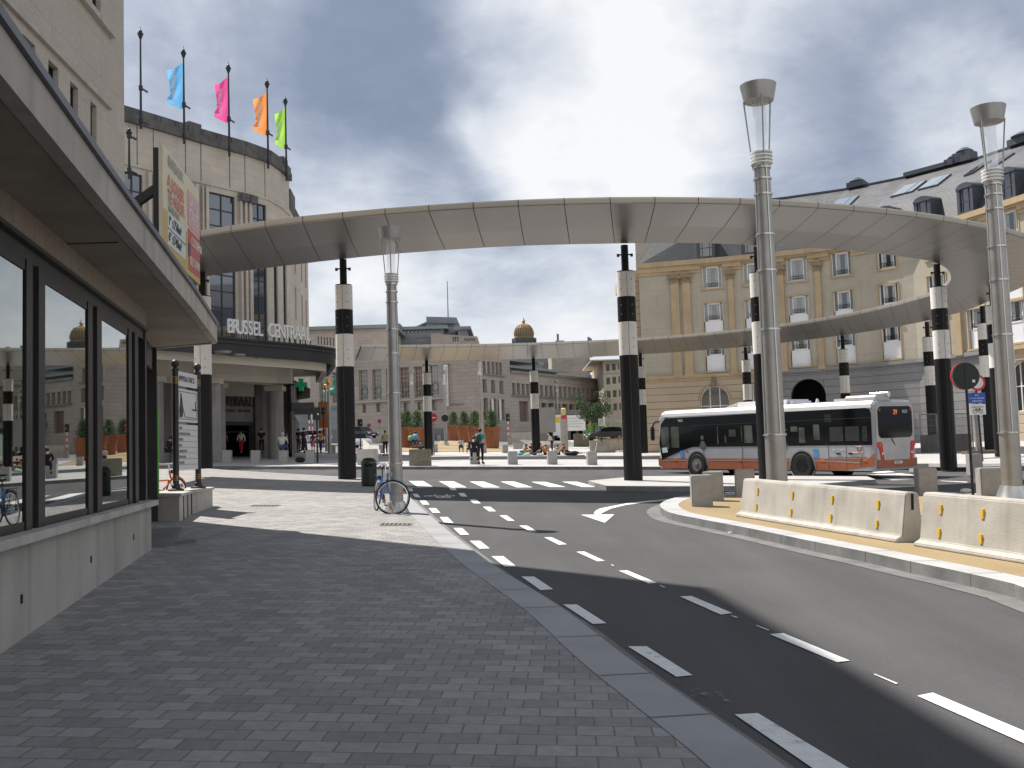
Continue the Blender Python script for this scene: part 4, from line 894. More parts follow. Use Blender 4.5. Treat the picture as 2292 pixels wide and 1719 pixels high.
pillar(957, 76.6, gz(-6.5, 76.6), P_+' behind the mossy concrete block')
pillar(455, 37.6, pz(455, 37.6, 1049), P_+' at the left, half hidden by the street map totem')
# ============================================================ tall steel lamps
def lamp_proto(label, loc):
    t = thing('street_lamp', label, 'street lamp', loc, 0, group='steel street lamps with bowl tops')
    H = 9.4
    m = MB(); m.lathe([(0.42, 0), (0.40, 0.03), (0.27, 0.36), (0.24, 0.37)], n=28); m.build('base_cone', M_STEEL2, t, world=False)
    m = MB(); m.lathe([(0.225, 0.3), (0.215, 3.0), (0.19, 6.0), (0.165, 7.55)], n=28); m.build('pole', M_STEEL, t, world=False)
    for k, z in enumerate((1.6, 3.9, 5.2, 6.0, 6.9, 7.25, 7.5)):
        r = 0.225-(z-0.3)*0.0083; m = MB(); m.lathe([(r+0.005, z-.025), (r+0.035, z-.02), (r+0.035, z+.02), (r+0.005, z+.025)], n=28); m.build('collar', M_STEEL2, t, world=False)
    for a in (0.35, 1.9, 3.4, 4.97):
        m = MB(); rr = 0.235; m.bar((rr*math.cos(a), rr*math.sin(a), 1.6), ((rr-.05)*math.cos(a), (rr-.05)*math.sin(a), 7.5), 0.022); m.build('rail', M_STEEL2, t, world=False)
    for z in (7.6, 7.68, 7.76, 7.84): m = MB(); m.lathe([(0.15, z-.012), (0.245, z-.012), (0.245, z+.012), (0.15, z+.012)], n=28); m.build('louvre', M_LAMPW, t, world=False)
    m = MB(); m.tube((0, 0, 7.55), (0, 0, 7.88), 0.15, 0.15, 24); m.build('lantern', M_LAMPW, t, world=False)
    m = MB(); m.lathe([(0.15, 7.88), (0.145, 9.0)], n=24); m.build('glass_tube', M_LAMPG, t, world=False)
    for k in range(3):
        a = 0.5+k*2.094; m = MB(); m.tube((0.2*math.cos(a), 0.2*math.sin(a), 7.5), (0.345*math.cos(a), 0.345*math.sin(a), 9.07), 0.018, 0.018, 8); m.build('strut', M_STEEL, t, world=False)
    m = MB(); m.lathe([(0.14, 9.0), (0.325, 9.01), (0.395, 9.35), (0.40, 9.38), (0.36, 9.39), (0.05, 9.36)], n=32); m.build('bowl', M_STEEL, t, world=False)
    return t
LA = At(1740, 1087, 21.7); lpro = lamp_proto('tall steel lamp rising from behind the long concrete barrier, in front of the bus', (LA.x, 21.7, gz(LA.x, 21.7)))
LBp = G(2268, 1122); dup(lpro, (LBp.x, LBp.y, LBp.z), 1.2, 'tall steel lamp on a shiny cone foot on the ochre island, rightmost lamp', scale=1.0)
l2 = G(888, 1147); l2l = dup(lpro, (l2.x, l2.y, l2.z), 2.2, 'slimmer steel lamp on the near sidewalk with the blue bicycle against it', scale=0.632)
for px, pyt, D, lab in ((1079, 800, 108, 'distant slim lamp standing right in front of the orange planters'), (925, 829, 130, 'distant lamp before the museum left of the planter shrubs'), (998, 829, 128, 'distant lamp just left of the white hanging banner'),
                        (1067, 866, 165, 'farthest distant lamp, short, just left of the museum corner'), (1209, 868, 172, 'distant lamp right behind the plaza pillar'), (1250, 852, 170, 'distant lamp between the standing woman and the grey info pylon'),
                        (962, 802, 118, 'distant lamp close behind the pillar with the no entry sign'), (1277-150, 900, 190, 'distant tiny lamp against the museum side wall')):
    z = gz(ray(px, 990).x*D, D); H = At(px, pyt, D).z-z; dup(lpro, (ray(px, 990).x*D, D, z), 0.7, lab, scale=max(0.5, H/9.37))
# ============================================================ curved hotel on the right
M_HW = brickmat('hotel render', (0.40, 0.365, 0.30), (0.44, 0.40, 0.33), (0.30, 0.26, 0.20), 3.3, 3.3, 0.012, 0.85, big=0.13, bump=0.05, bscale=0.5)
M_HP = mat('hotel ochre stone', (0.44, 0.335, 0.21), 0.8, var=0.12, scale=0.8, stain=0.12)
M_HB = brickmat('hotel base stone', (0.44, 0.36, 0.26), (0.47, 0.38, 0.275), (0.10, 0.08, 0.06), 60.0, 0.60, 0.022, 0.8, big=0.12, bump=0.4)
M_HG = brickmat('hotel grey base', (0.22, 0.22, 0.225), (0.26, 0.258, 0.26), (0.05, 0.05, 0.055), 60.0, 0.60, 0.020, 0.8, big=0.2, bump=0.4, bscale=0.3)
M_SLATE = brickmat('dark slate', (0.05, 0.053, 0.062), (0.066, 0.07, 0.08), (0.03, 0.033, 0.04), 0.45, 0.22, 0.02, 0.55, big=0.2, bump=0.3)
M_SLATE2 = brickmat('pale slate', (0.105, 0.105, 0.11), (0.15, 0.148, 0.15), (0.12, 0.12, 0.125), 0.5, 0.26, 0.02, 0.42, rot=0.6, big=0.22, bump=0.2, bscale=0.5)
M_DORM = mat('dormer zinc', (0.06, 0.068, 0.085), 0.5, var=0.15, scale=2)
M_SKYL = mat('skylight glass', (0.80, 0.86, 0.88), 0.03, 1.0, var=0.02)
hotel = thing('hotel_building', 'curved tan hotel with ochre pilasters, white window panels and slate mansard roof, behind the bus', 'building', (25, 80, 1.8))
hD = [(1437, 85.4), (1561, 84.2), (1650, 83.2), (1747, 82.0), (1847, 80.4), (1950, 77.9), (2055, 74.7), (2160, 70.9), (2232, 68.0), (2330, 64.4), (2440, 60.8), (2560, 57.0)]
HPt = [Vector((ray(px, 800).x*D, D)) for px, D in hD]
HS = [Fac(HPt[i], HPt[i+1]) for i in range(len(HPt)-1)]
zb, zs, zc0, zc1 = 0.6, 7.45, 16.3, 17.35
def arch_fill(s, mb, u0, u1, zt, off=0.0, n=10, rev=0.3):
    uc = (u0+u1)/2; r = (u1-u0)/2; zsp = zt-r
    for sg in (-1, 1):
        for k in range(n):
            a, b_ = math.pi/2*k/n, math.pi/2*(k+1)/n
            p = (uc+sg*r*math.sin(a), zsp+r*math.cos(a)); q = (uc+sg*r*math.sin(b_), zsp+r*math.cos(b_))
            mb.quad(s.P(p[0], p[1], off), s.P(q[0], q[1], off), s.P(q[0], zt, off), s.P(p[0], zt, off)); mb.quad(s.P(p[0], p[1], off), s.P(q[0], q[1], off), s.P(q[0], q[1], off-rev), s.P(p[0], p[1], off-rev))
wcol = {0: [], 1: [1606], 2: [1699], 3: [1798], 4: [1899], 5: [2002], 6: [2112], 7: [2197], 8: [2284], 9: [2385], 10: [2500]}
rows = [(14.85, 16.72, 'sq'), (10.72, 13.6, 'tall'), (7.8, 10.68, 'tall')]
grey = (3, 4, 5, 6, 7)
wall = MB(); bT = MB(); bT2 = MB(); bG = MB(); Hs_w = []
for i, s in enumerate(HS):
    holes = []
    for px in wcol.get(i, []):
        uc = s.u(px)
        for z0, z1, k in rows: holes.append([uc-0.82, uc+0.82, z0, z1, k])
    s.wall(wall, 0, s.L, zs, zc1, holes, 0.22); Hs_w.append((s, holes))
    gb = bG if i in grey else (bT if i < 3 else bT2); ah = []
    if i in (1, 2, 8, 9): uc = s.u({1: 1600, 2: 1697, 8: 2290, 9: 2390}[i]); ah = [[uc-1.22, uc+1.22, 3.2, 6.6]]
    if i == 3: uc = s.u(1810); uc = min(uc, s.L-1.5); ah = [[uc-1.4, uc+1.4, zb, 6.75]]
    if i in (6,): ah = [[0.9, 3.0, 1.4, 5.4], [4.2, 5.6, 1.4, 5.4]]
    s.wall(gb, 0, s.L, zb, zs, ah, 0.5)
    for h in ah:
        if i != 6:
            arch_fill(s, gb, h[0], h[1], h[3], 0.0, rev=0.5)
        if i == 3:
            m = MB(); s.box(m, h[0]-1, h[1]+1, zb, 7, -4.2, -4.0); m.build('arch_passage', M_DARK, hotel)
            m = MB(); s.box(m, h[0]-1.6, h[1]+1.6, zb, 3.0, -3.9, -3.8); m.build('passage_gate', M_BRONZE, hotel)
        elif i == 6: s.window(hotel, h, M_BRONZE, mat('green tinted glass', (0.01, 0.03, 0.02), 0.1, var=0.2, spec=0.8, ior=1.8), 0.4, 1, 2)
        else:
            w = s.window(hotel, [h[0], h[1], h[2], h[3]-0.02], M_WHITE, M_GLASSD, 0.4, 3, 2, 0.07, bars=0.08)
            m = MB(); uc = (h[0]+h[1])/2; r = h[1]-uc
            for k in range(14):
                a0, a1 = math.pi*k/14, math.pi*(k+1)/14
                f = lambda t, q: s.P(uc+q*math.cos(t), h[3]-r+q*math.sin(t), -0.33)
                m.quad(f(a0, r), f(a0, r-0.1), f(a1, r-0.1), f(a1, r))
            m.build('arch_frame', M_WHITE, w, fix=False)
wall.build('upper_wall', M_HW, hotel, fix=False); bT.build('sandstone_base', M_HB, hotel, fix=False); bT2.build('sandstone_base', M_HB, hotel, fix=False); bG.build('grey_stone_base', M_HG, hotel, fix=False)
M_PANW = mat('white window panel', (0.74, 0.75, 0.78), 0.5, var=0.03)
for s, hs in Hs_w:
    for a, b, c, d, k in hs:
        o0, o1 = -0.21, -0.13; m = MB(); W_ = b-a; za = c if k == 'sq' else c+1.35; f = 0.07
        x1, x2 = a+0.20*W_, b-0.20*W_
        for u in (a, x1, x2, b-f): s.box(m, u, u+f, za, d, o0, o1)
        s.box(m, x1, x2, d-0.12, d, o0+.002, o1+.02); s.box(m, x1, x2, za, za+0.1, o0+.002, o1+.02)
        if k == 'sq': s.box(m, a, b, c, c+0.06, o0, o1-.01)
        w = m.build('window', M_WHITE, hotel)
        g = MB(); g.quad(s.P(a, za, -0.2), s.P(b, za, -0.2), s.P(b, d, -0.2), s.P(a, d, -0.2)); g.build('pane', M_GLASSD, w, fix=False)
        g = MB(); s.box(g, x1+f, x1+f+0.18*W_, za+0.15, d-0.15, -0.198, -0.19); s.box(g, x2-0.15*W_, x2, za+0.15, d-0.15, -0.198, -0.19); g.build('curtain', mat('net curtain', (0.35, 0.38, 0.38), 0.9, var=0.2, scale=6), w)
        if k == 'tall':
            g = MB(); s.box(g, a+f, b-f, c, za, -0.2, -0.15); s.box(g, x1, x1+0.02, c, za, -0.15, -0.14); s.box(g, x2, x2+0.02, c, za, -0.15, -0.14); g.build('panel', M_PANW, w)
        g = MB(); zr_ = za+0.42; s.box(g, x1, x2, zr_, zr_+0.03, -0.12, -0.09); s.box(g, x1, x2, zr_-0.22, zr_-0.19, -0.12, -0.09)
        for q in range(6): u = x1+(x2-x1)*q/5; s.box(g, u-0.012, u+0.012, zr_-0.2, zr_, -0.12, -0.09)
        g.build('window_rail', M_BLACK, w)
        g = MB(); s.box(g, a-0.12, b+0.12, c-0.14, c, 0.0, 0.12); g.build('sill', M_HP, w)
        g = MB(); s.box(g, a-0.1, b+0.1, d, d+0.10, 0.0, 0.06); s.box(g, a-0.1, a, c, d, 0, 0.04); s.box(g, b, b+0.1, c, d, 0, 0.04); g.build('surround', M_HP, w)
def hseg(px):
    for i in range(len(hD)-1):
        if hD[i][0] <= px < hD[i+1][0]: return HS[i]
for a, b in ((1511, 1531), (1537, 1557), (1640, 1659), (1738, 1757), (1837, 1856), (2150, 2169), (2243, 2257), (2345, 2365)):
    s = hseg((a+b)/2); u0, u1 = max(s.u(a), 0.0), min(s.u(b), s.L)
    if u1-u0 < 0.5: u0, u1 = (0.0, 0.62) if s.u((a+b)/2) < s.L/2 else (s.L-0.62, s.L)
    m = MB(); s.box(m, u0+.03, u1-.03, zs+0.35, 15.5, 0.0, 0.22); s.box(m, u0-.03, u1+.03, zs, zs+0.35, 0.0, 0.28); pl = m.build('pilaster', M_HP, hotel)
    m = MB(); s.box(m, u0-.05, u1+.05, 15.5, 15.62, 0, 0.3); s.box(m, u0+.0, u1-.0, 15.62, 15.9, 0, 0.25); s.box(m, u0-.09, u1+.09, 15.9, 16.28, 0, 0.42)
    for q in (u0-.04, u1+.04): p = s.P(q, 16.0, 0.3); m.tube(p+Vector((*s.d, 0))*-0.001, p+Vector((*s.n, 0))*0.15, 0.16, 0.16, 12)
    m.build('capital', mat('carved capital', (0.27, 0.20, 0.13), 0.9, var=0.3, scale=9), pl)
    m = MB(); s.box(m, (u0+u1)/2-.09, (u0+u1)/2+.09, 16.5, 16.8, 0, 0.2); m.build('corbel', M_PARA, pl)
for i, s in enumerate(HS):
    m = MB(); s.box(m, -0.02, s.L+0.02, zs-0.12, zs+0.16, -0.05, 0.22); s.box(m, -0.01, s.L+0.01, zs-0.35, zs-0.12, -0.05, 0.10); m.build('string_course', M_HP if i not in grey else M_HG, hotel)
    m = MB()
    for w0, w1, o in ((zc0, zc0+0.25, 0.12), (zc0+0.25, zc0+0.7, 0.22), (zc0+0.7, zc1+0.05, 0.42)):
        hs = [h for h in Hs_w[i][1] if h[4] == 'sq']
        if w0 < 16.72 and hs: h = hs[0]; s.box(m, -0.02, h[0]-0.1, w0, min(w1, 16.83), -0.05, o); s.box(m, h[1]+0.1, s.L+0.02, w0, min(w1, 16.83), -0.05, o)
        if w1 > 16.83 or not hs: s.box(m, -0.02, s.L+0.02, 16.84 if (hs and w0 < 16.83) else w0, w1, -0.05, o)
    m.build('cornice', M_HP, hotel)
# keystone fan lines over the arches
for i, px in ((1, 1600), (2, 1697)):
    s = HS[i]; uc = s.u(px); m = MB(); s.box(m, uc-.2, uc+.2, 6.62, 7.3, 0.0, 0.15); m.build('keystone', mat('keystone', (0.2, 0.17, 0.14), 0.9, var=0.2), hotel)
    m = MB(); p = [s.P(uc+1.36*math.cos(a), 5.38+1.36*math.sin(a), 0.02) for a in [math.pi*k/16 for k in range(17)]]; m.path(p, 0.05, 6); m.build('arch_moulding', M_HP, hotel)
# mansard roof
def offpt(i, o):
    n = HS[max(i-1, 0)].n+HS[min(i, len(HS)-1)].n; n.normalize(); return HPt[i]-n*o
R1, R2, RZ1, RZ2, RZ3 = 1.5, 8.5, 17.4, 20.05, 23.9
lo = MB(); hi = MB()
for i in range(len(HS)):
    a0, b0, a1, b1, a2, b2 = offpt(i, .2), offpt(i+1, .2), offpt(i, R1), offpt(i+1, R1), offpt(i, R2), offpt(i+1, R2)
    if i == 0: a0 = a0; a1 = a1+Vector((1.4, 0)); a2 = a2+Vector((4.0, 0))
    lo.quad((*a0, RZ1), (*b0, RZ1), (*b1, RZ2), (*a1, RZ2)); hi.quad((*a1, RZ2+.01), (*b1, RZ2+.01), (*b2, RZ3), (*a2, RZ3))
    if i == 0: a1s, a2s, a0s = a1, a2, a0
bk0 = a0s+Vector((2, 17)); bk1 = bk0+Vector((1.4, -1)); bk2 = bk0+Vector((4, -8.5))
lo.quad((*a0s, RZ1), (*bk0, RZ1), (*bk1, RZ2), (*a1s, RZ2)); hi.add([(*a1s, RZ2+.01), (*bk1, RZ2+.01), (*a2s, RZ3)], [(0, 1, 2)])
lo.build('lower_slate_slope', M_SLATE, hotel, fix=False); hi.build('upper_slate_slope', M_SLATE2, hotel, fix=False)
m = MB()
for i in range(len(HS)):
    a2, b2 = offpt(i, R2), offpt(i+1, R2); a2 = a2s if i == 0 else a2; m.bar((*a2, RZ3+0.05), (*b2, RZ3+0.05), 0.35, 0.16)
m.build('ridge', M_DORM, hotel)
# hidden back of the block and left gable wall
hb = [HPt[0]+Vector((2, 17)), HPt[-1]+Vector((16, 14))]
m = MB(); m.quad((*HPt[0], zb), (*hb[0], zb), (*hb[0], zc1), (*HPt[0], zc1)); m.quad((*hb[0], zb), (*hb[1], zb), (*hb[1], RZ3), (*hb[0], RZ3)); m.quad((*HPt[-1], zb), (*hb[1], zb), (*hb[1], RZ3), (*HPt[-1], RZ1)); m.build('gable_wall', M_HW, hotel, fix=False)
S0 = Fac(HPt[0]+Vector((-1.0, 0.8)), HPt[0]+Vector((0.1, 0.8)))
m = MB(); S0.box(m, 0, S0.L, zb, zc0-.2, -8, 0); m.build('corner_wing', M_HB, hotel); m = MB(); S0.box(m, -0.12, S0.L, zc0-.2, zc1-.35, -8, 0.15); m.build('corner_wing_cornice', M_HP, hotel)
# dormers
for px in (1584+11, 1697, 1905, 2004, 2090, 2188, 2284, 2385):
    s = hseg(px); u = s.u(px); u = min(max(u, 0.9), s.L-0.9); t = MB()
    s.box(t, u-0.78, u-0.5, 17.45, 19.3, -1.6, 0.02); s.box(t, u+0.5, u+0.78, 17.45, 19.3, -1.6, 0.02); s.box(t, u-0.5, u+0.5, 17.45, 17.65, -1.6, 0.02)
    pts = [(u+0.82*math.cos(a), 19.3+0.42*math.sin(a)) for a in [math.pi*k/10 for k in range(11)]]
    P0 = [s.P(a, z, 0.08) for a, z in pts]; t.extr(P0, Vector((*s.n, 0))*-2.4); do = t.build('dormer', M_DORM, hotel)
    g = MB(); s.box(g, u-0.5, u+0.5, 17.65, 19.3, -0.12, -0.08); g.build('pane', M_GLASSD, do)
    g = MB(); s.box(g, u-0.34, u-0.28, 17.65, 19.28, -0.08, -0.03); s.box(g, u+0.28, u+0.34, 17.65, 19.28, -0.08, -0.03); s.box(g, u-0.5, u+0.5, 18.35, 18.4, -0.08, -0.04); g.build('dormer_frame', M_DORM, do)
def roofpt(px, t, off=0.0):
    z = RZ2+(RZ3-RZ2)*t; o = R1+(R2-R1)*t; best = None
    for s in HS:
        for k in range(41):
            u = s.L*k/40; P = s.P(u, z, -o); d = abs(proj(P)[0]-px)
            if best is None or d < best[0]: best = (d, s, u)
    _, s, u = best; P = s.P(u, z, -o); sl = (Vector((*s.n, 0))*-(R2-R1)+Vector((0, 0, RZ3-RZ2))).normalized(); n = Vector((*s.d, 0)).cross(sl); n = n if n.z > 0 else -n
    return P+n*off, Vector((*s.d, 0)), sl, n
for px, t, w in ((1815, 0.42, 1.35), (1838, 0.42, 0.6), (1879, 0.45, 1.35), (1904, 0.45, 0.6), (2026, 0.45, 1.35), (2052, 0.45, 0.6), (2088, 0.46, 1.35), (2114, 0.46, 0.6), (2190, 0.5, 0.8), (2242, 0.5, 0.9)):
    P, d, sl, n = roofpt(px, t, 0.07); f = MB(); f.obox(P, d*(w/2), sl*1.25, n*0.07); o = f.build('skylight', M_DORM, hotel)
    f = MB(); f.obox(P+n*0.075, d*(w/2-.06), sl*1.17, n*0.012); f.build('pane', M_SKYL if px < 2150 else M_GLASSD, o)
for px, w, h, kind in ((1917, 0.75, 0.45, 0), (2080, 2.0, 0.35, 1), (2140, 0.7, 0.5, 0), (2178, 0.75, 0.8, 0), (2290, 1.0, 0.5, 0)):
    P, d, sl, n = roofpt(px, 1.0); t = MB(); t.obox(P+Vector((0, 0, h/2)), d*w, Vector((*d.yx, 0))*0.0+Vector((d.y, -d.x, 0))*0.6, (0, 0, h/2))
    if kind == 0: t.lathe([(w*0.75, h), (w*0.9, h+0.12), (w*0.4, h+0.4), (0.05, h+0.42)], P, 14)
    t.build('roof_vent', M_DORM, hotel)
# ============================================================ museum quarter in the background
M_MU = brickmat('museum stone', (0.37, 0.325, 0.29), (0.42, 0.37, 0.335), (0.24, 0.21, 0.185), 1.5, 0.6, 0.02, 0.9, big=0.2, bump=0.05, bscale=0.12)
M_MG = brickmat('museum grey stone', (0.20, 0.21, 0.235), (0.235, 0.245, 0.27), (0.16, 0.165, 0.18), 2.0, 0.8, 0.02, 0.9, big=0.2, bump=0.05, bscale=0.1)
M_ROOFG = mat('roof verdigris lead', (0.20, 0.235, 0.24), 0.6, var=0.15, scale=0.1)
def pxF(pxa, Da, pxb, Db): return Fac((ray(pxa, 850).x*Da, Da), (ray(pxb, 850).x*Db, Db))
mus = thing('museum_building', 'long brownish stone museum with tall gridded windows across the square', 'building', (-15, 155, 3))
FA = pxF(640, 162, 1076, 150)
def rect(F, x0, x1, y0, y1): return [F.u(x0), F.u(x1), F.z((x0+x1)/2, y1), F.z((x0+x1)/2, y0)]
tall = [(715, 733.5, 834, 903), (744, 757, 833, 902), (804, 824, 828, 896), (834, 854.6, 826.5, 894), (865, 885, 825, 893), (895, 916.6, 821.6, 891), (928, 946.5, 820, 889), (962.5, 983, 817, 887)]
small = [(811, 819, 905, 924), (842, 852, 903, 922), (872, 882, 902, 921), (903, 914, 901, 920), (934, 943, 900, 918), (966, 978, 896, 918), (755, 765, 907, 925)]
ho = [rect(FA, *w) for w in tall]+[rect(FA, *w) for w in small]
m = MB(); topA = FA.z(900, 790); FA.wall(m, 0, FA.L, 0.5, topA, ho, 0.6); m.build('facade_wall', M_MU, mus, fix=False)
for k, h in enumerate(ho[:8]): FA.window(mus, h, M_CREAM, M_GLASSR if k in (1, 5, 6) else (M_GLASSD if k == 7 else M_GLASSG), 0.55, 3, 7, 0.08, bars=0.07)
for h in ho[8:]: FA.window(mus, h, M_STATG, M_GLASSG, 0.5, 1, 1, 0.12)
m = MB(); FA.box(m, FA.u(795), FA.u(1000), FA.z(900, 897.5), FA.z(900, 894.5), 0, 0.5); m.build('ledge', M_CREAM, mus)
m = MB(); FA.box(m, FA.u(770), FA.u(1070), 0.5, FA.z(900, 962), 0, 0.35); m.build('grey_plinth', M_MG, mus)
# painted portraits behind the lower panes: plain generic oval figures
for x0, x1, y0, y1 in [(w[0], w[1], w[2]+42, w[3]) for w in tall[2:]]:
    r = rect(FA, x0, x1, y0, y1); uc = (r[0]+r[1])/2; zc = (r[2]+r[3])/2+0.5; g = MB()
    for rr, sy in ((0.45, 1.35), (0.62, 1.3)):
        p = [FA.P(uc+rr*math.cos(a), zc+rr*sy*math.sin(a), -0.47) for a in [2*math.pi*k/14 for k in range(15)]]; g.path(p, 0.03, 4)
    g.path([FA.P(uc-0.75, zc-1.9, -0.47), FA.P(uc-0.45, zc-0.95, -0.47), FA.P(uc+0.45, zc-0.95, -0.47), FA.P(uc+0.75, zc-1.9, -0.47)], 0.035, 4)
    g.build('window_drawing', mat('window drawing', (0.12, 0.18, 0.18), 0.8, var=0.2), mus)
FB = Fac(FA.B, (ray(1142, 850).x*160, 160.0))
hb_ = [rect(FB, a, a+6.5, 809+k*0.9, 837.5+k*0.6) for k, a in enumerate((1083, 1093, 1102.5, 1111.5, 1119.5))]
hb_ += [rect(FB, 1081.5, 1091, 849, 879), rect(FB, 1100.5, 1109.5, 851, 880), rect(FB, 1119, 1128, 853, 882), rect(FB, 1083, 1092, 891, 931), rect(FB, 1103, 1111, 892, 938), rect(FB, 1120, 1129, 894, 940)]
m = MB(); FB.wall(m, 0, FB.L, 0.5, topA, hb_, 0.6); m.quad((*FA.A, 0.5), (FA.A.x, FA.A.y+40, 0.5), (FA.A.x, FA.A.y+40, topA), (*FA.A, topA)); m.add([(*FA.A, topA-.05), (*FA.B, topA-.05), (*FB.B, topA-.05), (FB.B.x, 200, topA-.05), (FA.A.x, 200, topA-.05)], [(0, 1, 2, 3, 4)]); m.build('side_wall', M_MU, mus, fix=False)
for k, h in enumerate(hb_): FB.window(mus, h, M_STATG, M_GLASSG if 5 <= k < 8 else (M_GLASSR if k > 8 else M_GLASSD), 0.5, 1, 1 if k < 5 else 3, 0.08)
m = MB(); FB.box(m, FB.u(1081), FB.u(1129), FB.z(1100, 840), FB.z(1100, 838), 0, 0.4); FB.box(m, 0, FB.L, topA-0.1, topA+0.5, -0.5, 0.3); m.build('ledge', M_STATG, mus)
for k, (a, b, y0, y1) in enumerate(((1097, 1101, 893, 928), (1114, 1118, 894, 940))):
    m = MB(); FB.box(m, FB.u(a), FB.u(b), FB.z(a, y1), FB.z(a, y0), 0.2, 0.3); m.build('wall_banner', M_WHITE, mus)
wbn = thing('hanging_banner', 'tall narrow white banner with grey lettering hanging on the museum wall', 'banner', FA.P(FA.u(1005), FA.z(1005, 908), 0.8))
m = MB(); FA.box(m, FA.u(999.5), FA.u(1008), FA.z(1004, 909), FA.z(1004, 817), 0.6, 0.8); m.build('cloth', M_WHITE, wbn)
m = MB(); u = FA.u(1006.5); text_into(m, 'MONT DES ARTS KUNSTBERG', 0.42, 0.01, FA.P(u, FA.z(1004, 905), 0.82), (0, 0, 1), (-FA.d.x, -FA.d.y, 0)); m.build('lettering', M_STATG, wbn, fix=False)
m = MB(); FA.box(m, FA.u(998), FA.u(1009), FA.z(1004, 816.5), FA.z(1004, 815.5), 0, 0.85); FA.box(m, FA.u(1010), FA.u(1038), FA.z(1020, 905), FA.z(1020, 904), 0, 0.3); m.build('bracket', M_STATG, wbn)
# lower wing with its colonnade
wing = thing('library_wing', 'long low grey stone wing with a row of narrow windows, right of the museum', 'building', (8, 165, 3))
FC = Fac(FB.B, (ray(1352, 850).x*188, 188.0))
zt = FC.z(1145, 835); h1 = []
for k in range(19):
    a = 1147.5+k*10.45; zz0 = FC.z(1148, 883); zz1 = FC.z(1148, 857); h1.append([FC.u(a), FC.u(a+7.2-k*0.06), zz0, zz1])
h2 = [rect(FC, 1162, 1182, 898, 944)]; h2 += [[FC.u(1196+k*15.5), FC.u(1208+k*15.5), FC.z(1200, 915), FC.z(1200, 901)] for k in range(7)]
h2.append([FC.u(1225), FC.u(1345), 2.6, FC.z(1230, 936)])
m = MB(); FC.wall(m, 0, FC.L, 1.0, zt, h1+h2, 0.7); e_ = FC.B+Vector((3, 25)); m.quad((*FC.B, 1), (*e_, 1), (*e_, zt), (*FC.B, zt)); m.add([(*FC.A, zt-.03), (*FC.B, zt-.03), (*e_, zt-.03), (FC.A.x, 215, zt-.03)], [(0, 1, 2, 3)]); m.build('facade_wall', M_MU, wing, fix=False)
for h in h1: FC.window(wing, h, M_STATG, M_GLASSD, 0.65, 1, 2, 0.08)
for h in h2[:-1]: FC.window(wing, h, M_STATG, M_GLASSR if h is h2[0] else M_GLASSD, 0.5, 4, 4, 0.08)
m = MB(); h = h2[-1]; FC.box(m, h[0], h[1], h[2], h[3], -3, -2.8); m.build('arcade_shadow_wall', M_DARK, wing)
m = MB(); FC.box(m, 0, FC.L+.2, zt, zt+0.4, -0.5, 0.3); FC.box(m, FC.u(1145), FC.u(1350), FC.z(1148, 886), FC.z(1148, 883.5), 0, 0.4); m.build('ledge', M_STATG, wing)
m = MB(); FC.box(m, FC.u(1195), FC.u(1350), FC.z(1200, 928), FC.z(1200, 917), 0, 2.5); m.build('balcony', M_STATG, wing)
for k in range(7): m = MB(); u = FC.u(1232+k*18); p = FC.P(u, 2.5, 0.3); m.tube(p, (p.x, p.y, FC.z(1230, 929)), 0.3, 0.3, 8); m.build('column', M_STATG, wing)
m = MB(); a_ = FC.P(FC.u(1190), zt+.2, -6); b_ = FC.P(FC.u(1315), zt+.2, -6); FC.box(m, FC.u(1190), FC.u(1312), zt, zt+1.6, -9, -6); wgr = m.build('rooftop_glazing', M_GLASSG, wing)
m = MB(); FC.box(m, FC.u(1185), FC.u(1320), zt+1.6, zt+2.0, -10, -4.5); FC.box(m, FC.u(1185), FC.u(1285), zt+3.0, zt+3.3, -12, -6); m.build('glass_roof_edge', M_ROOFG, wing)
# stepped grey building behind the museum
gb = thing('stepped_grey_building', 'stepped grey stone block with a flat tower and tall mast, rising behind the museum', 'building', (-15, 230, 5))
def blk(root, nm, x0, x1, yt, D, depth, m_, yb=None, holes=(), cap=None, skew=0.0):
    F = pxF(x0, D, x1, D+skew); z1 = F.z((x0+x1)/2, yt); z0 = 2.0 if yb is None else F.z((x0+x1)/2, yb); hh = [rect(F, *w) for w in holes]
    q = MB(); F.wall(q, 0, F.L, z0, z1, hh, 0.7); A, B = F.A, F.B; n = Vector((0, depth))
    for p in (A, B): q.quad((*p, z0), (*(p+n), z0), (*(p+n), z1), (*p, z1))
    q.quad((*(A+n), z0), (*(B+n), z0), (*(B+n), z1), (*(A+n), z1)); q.quad((*A, z1), (*B, z1), (*(B+n), z1), (*(A+n), z1)); o = q.build(nm, m_, root, fix=False)
    for h in hh: F.window(root, h, M_STATG, M_GLASSD, 0.6, 1, 1, 0.08)
    if cap:
        q = MB(); F.box(q, -cap, F.L+cap, z1, z1+0.7, -depth, cap); q.build('cornice', M_ROOFG if cap > 0.9 else M_MG, root)
    return F
blk(gb, 'left_block', 640, 880, 738, 205, 40, M_MU, holes=[(713.5+k*6.8, 717+k*6.8, 753+k*0.8, 771+k*0.6) for k in range(6)], cap=1.0)
blk(gb, 'link_block', 855, 870, 726, 225, 20, M_MG); blk(gb, 'link_block', 884, 898, 724, 226, 20, M_MG)
blk(gb, 'centre_block', 845, 990, 747, 222, 30, M_MG, holes=[(933+k*7, 937+k*7, 756.5-k*0.4, 758-k*0.4) for k in range(5)])
blk(gb, 'upper_gallery', 880, 996, 738, 228, 25, M_MG, holes=[(889+k*8.6, 893.5+k*8.6, 741-k*0.6, 748-k*0.6) for k in range(12)], cap=1.0)
blk(gb, 'right_block', 967, 1071, 750, 218, 30, M_MU, holes=[(1017+k*5, 1020+k*5, 754, 765) for k in range(3)]+[(1043+k*3.7, 1045.5+k*3.7, 757, 764) for k in range(7)], skew=8)
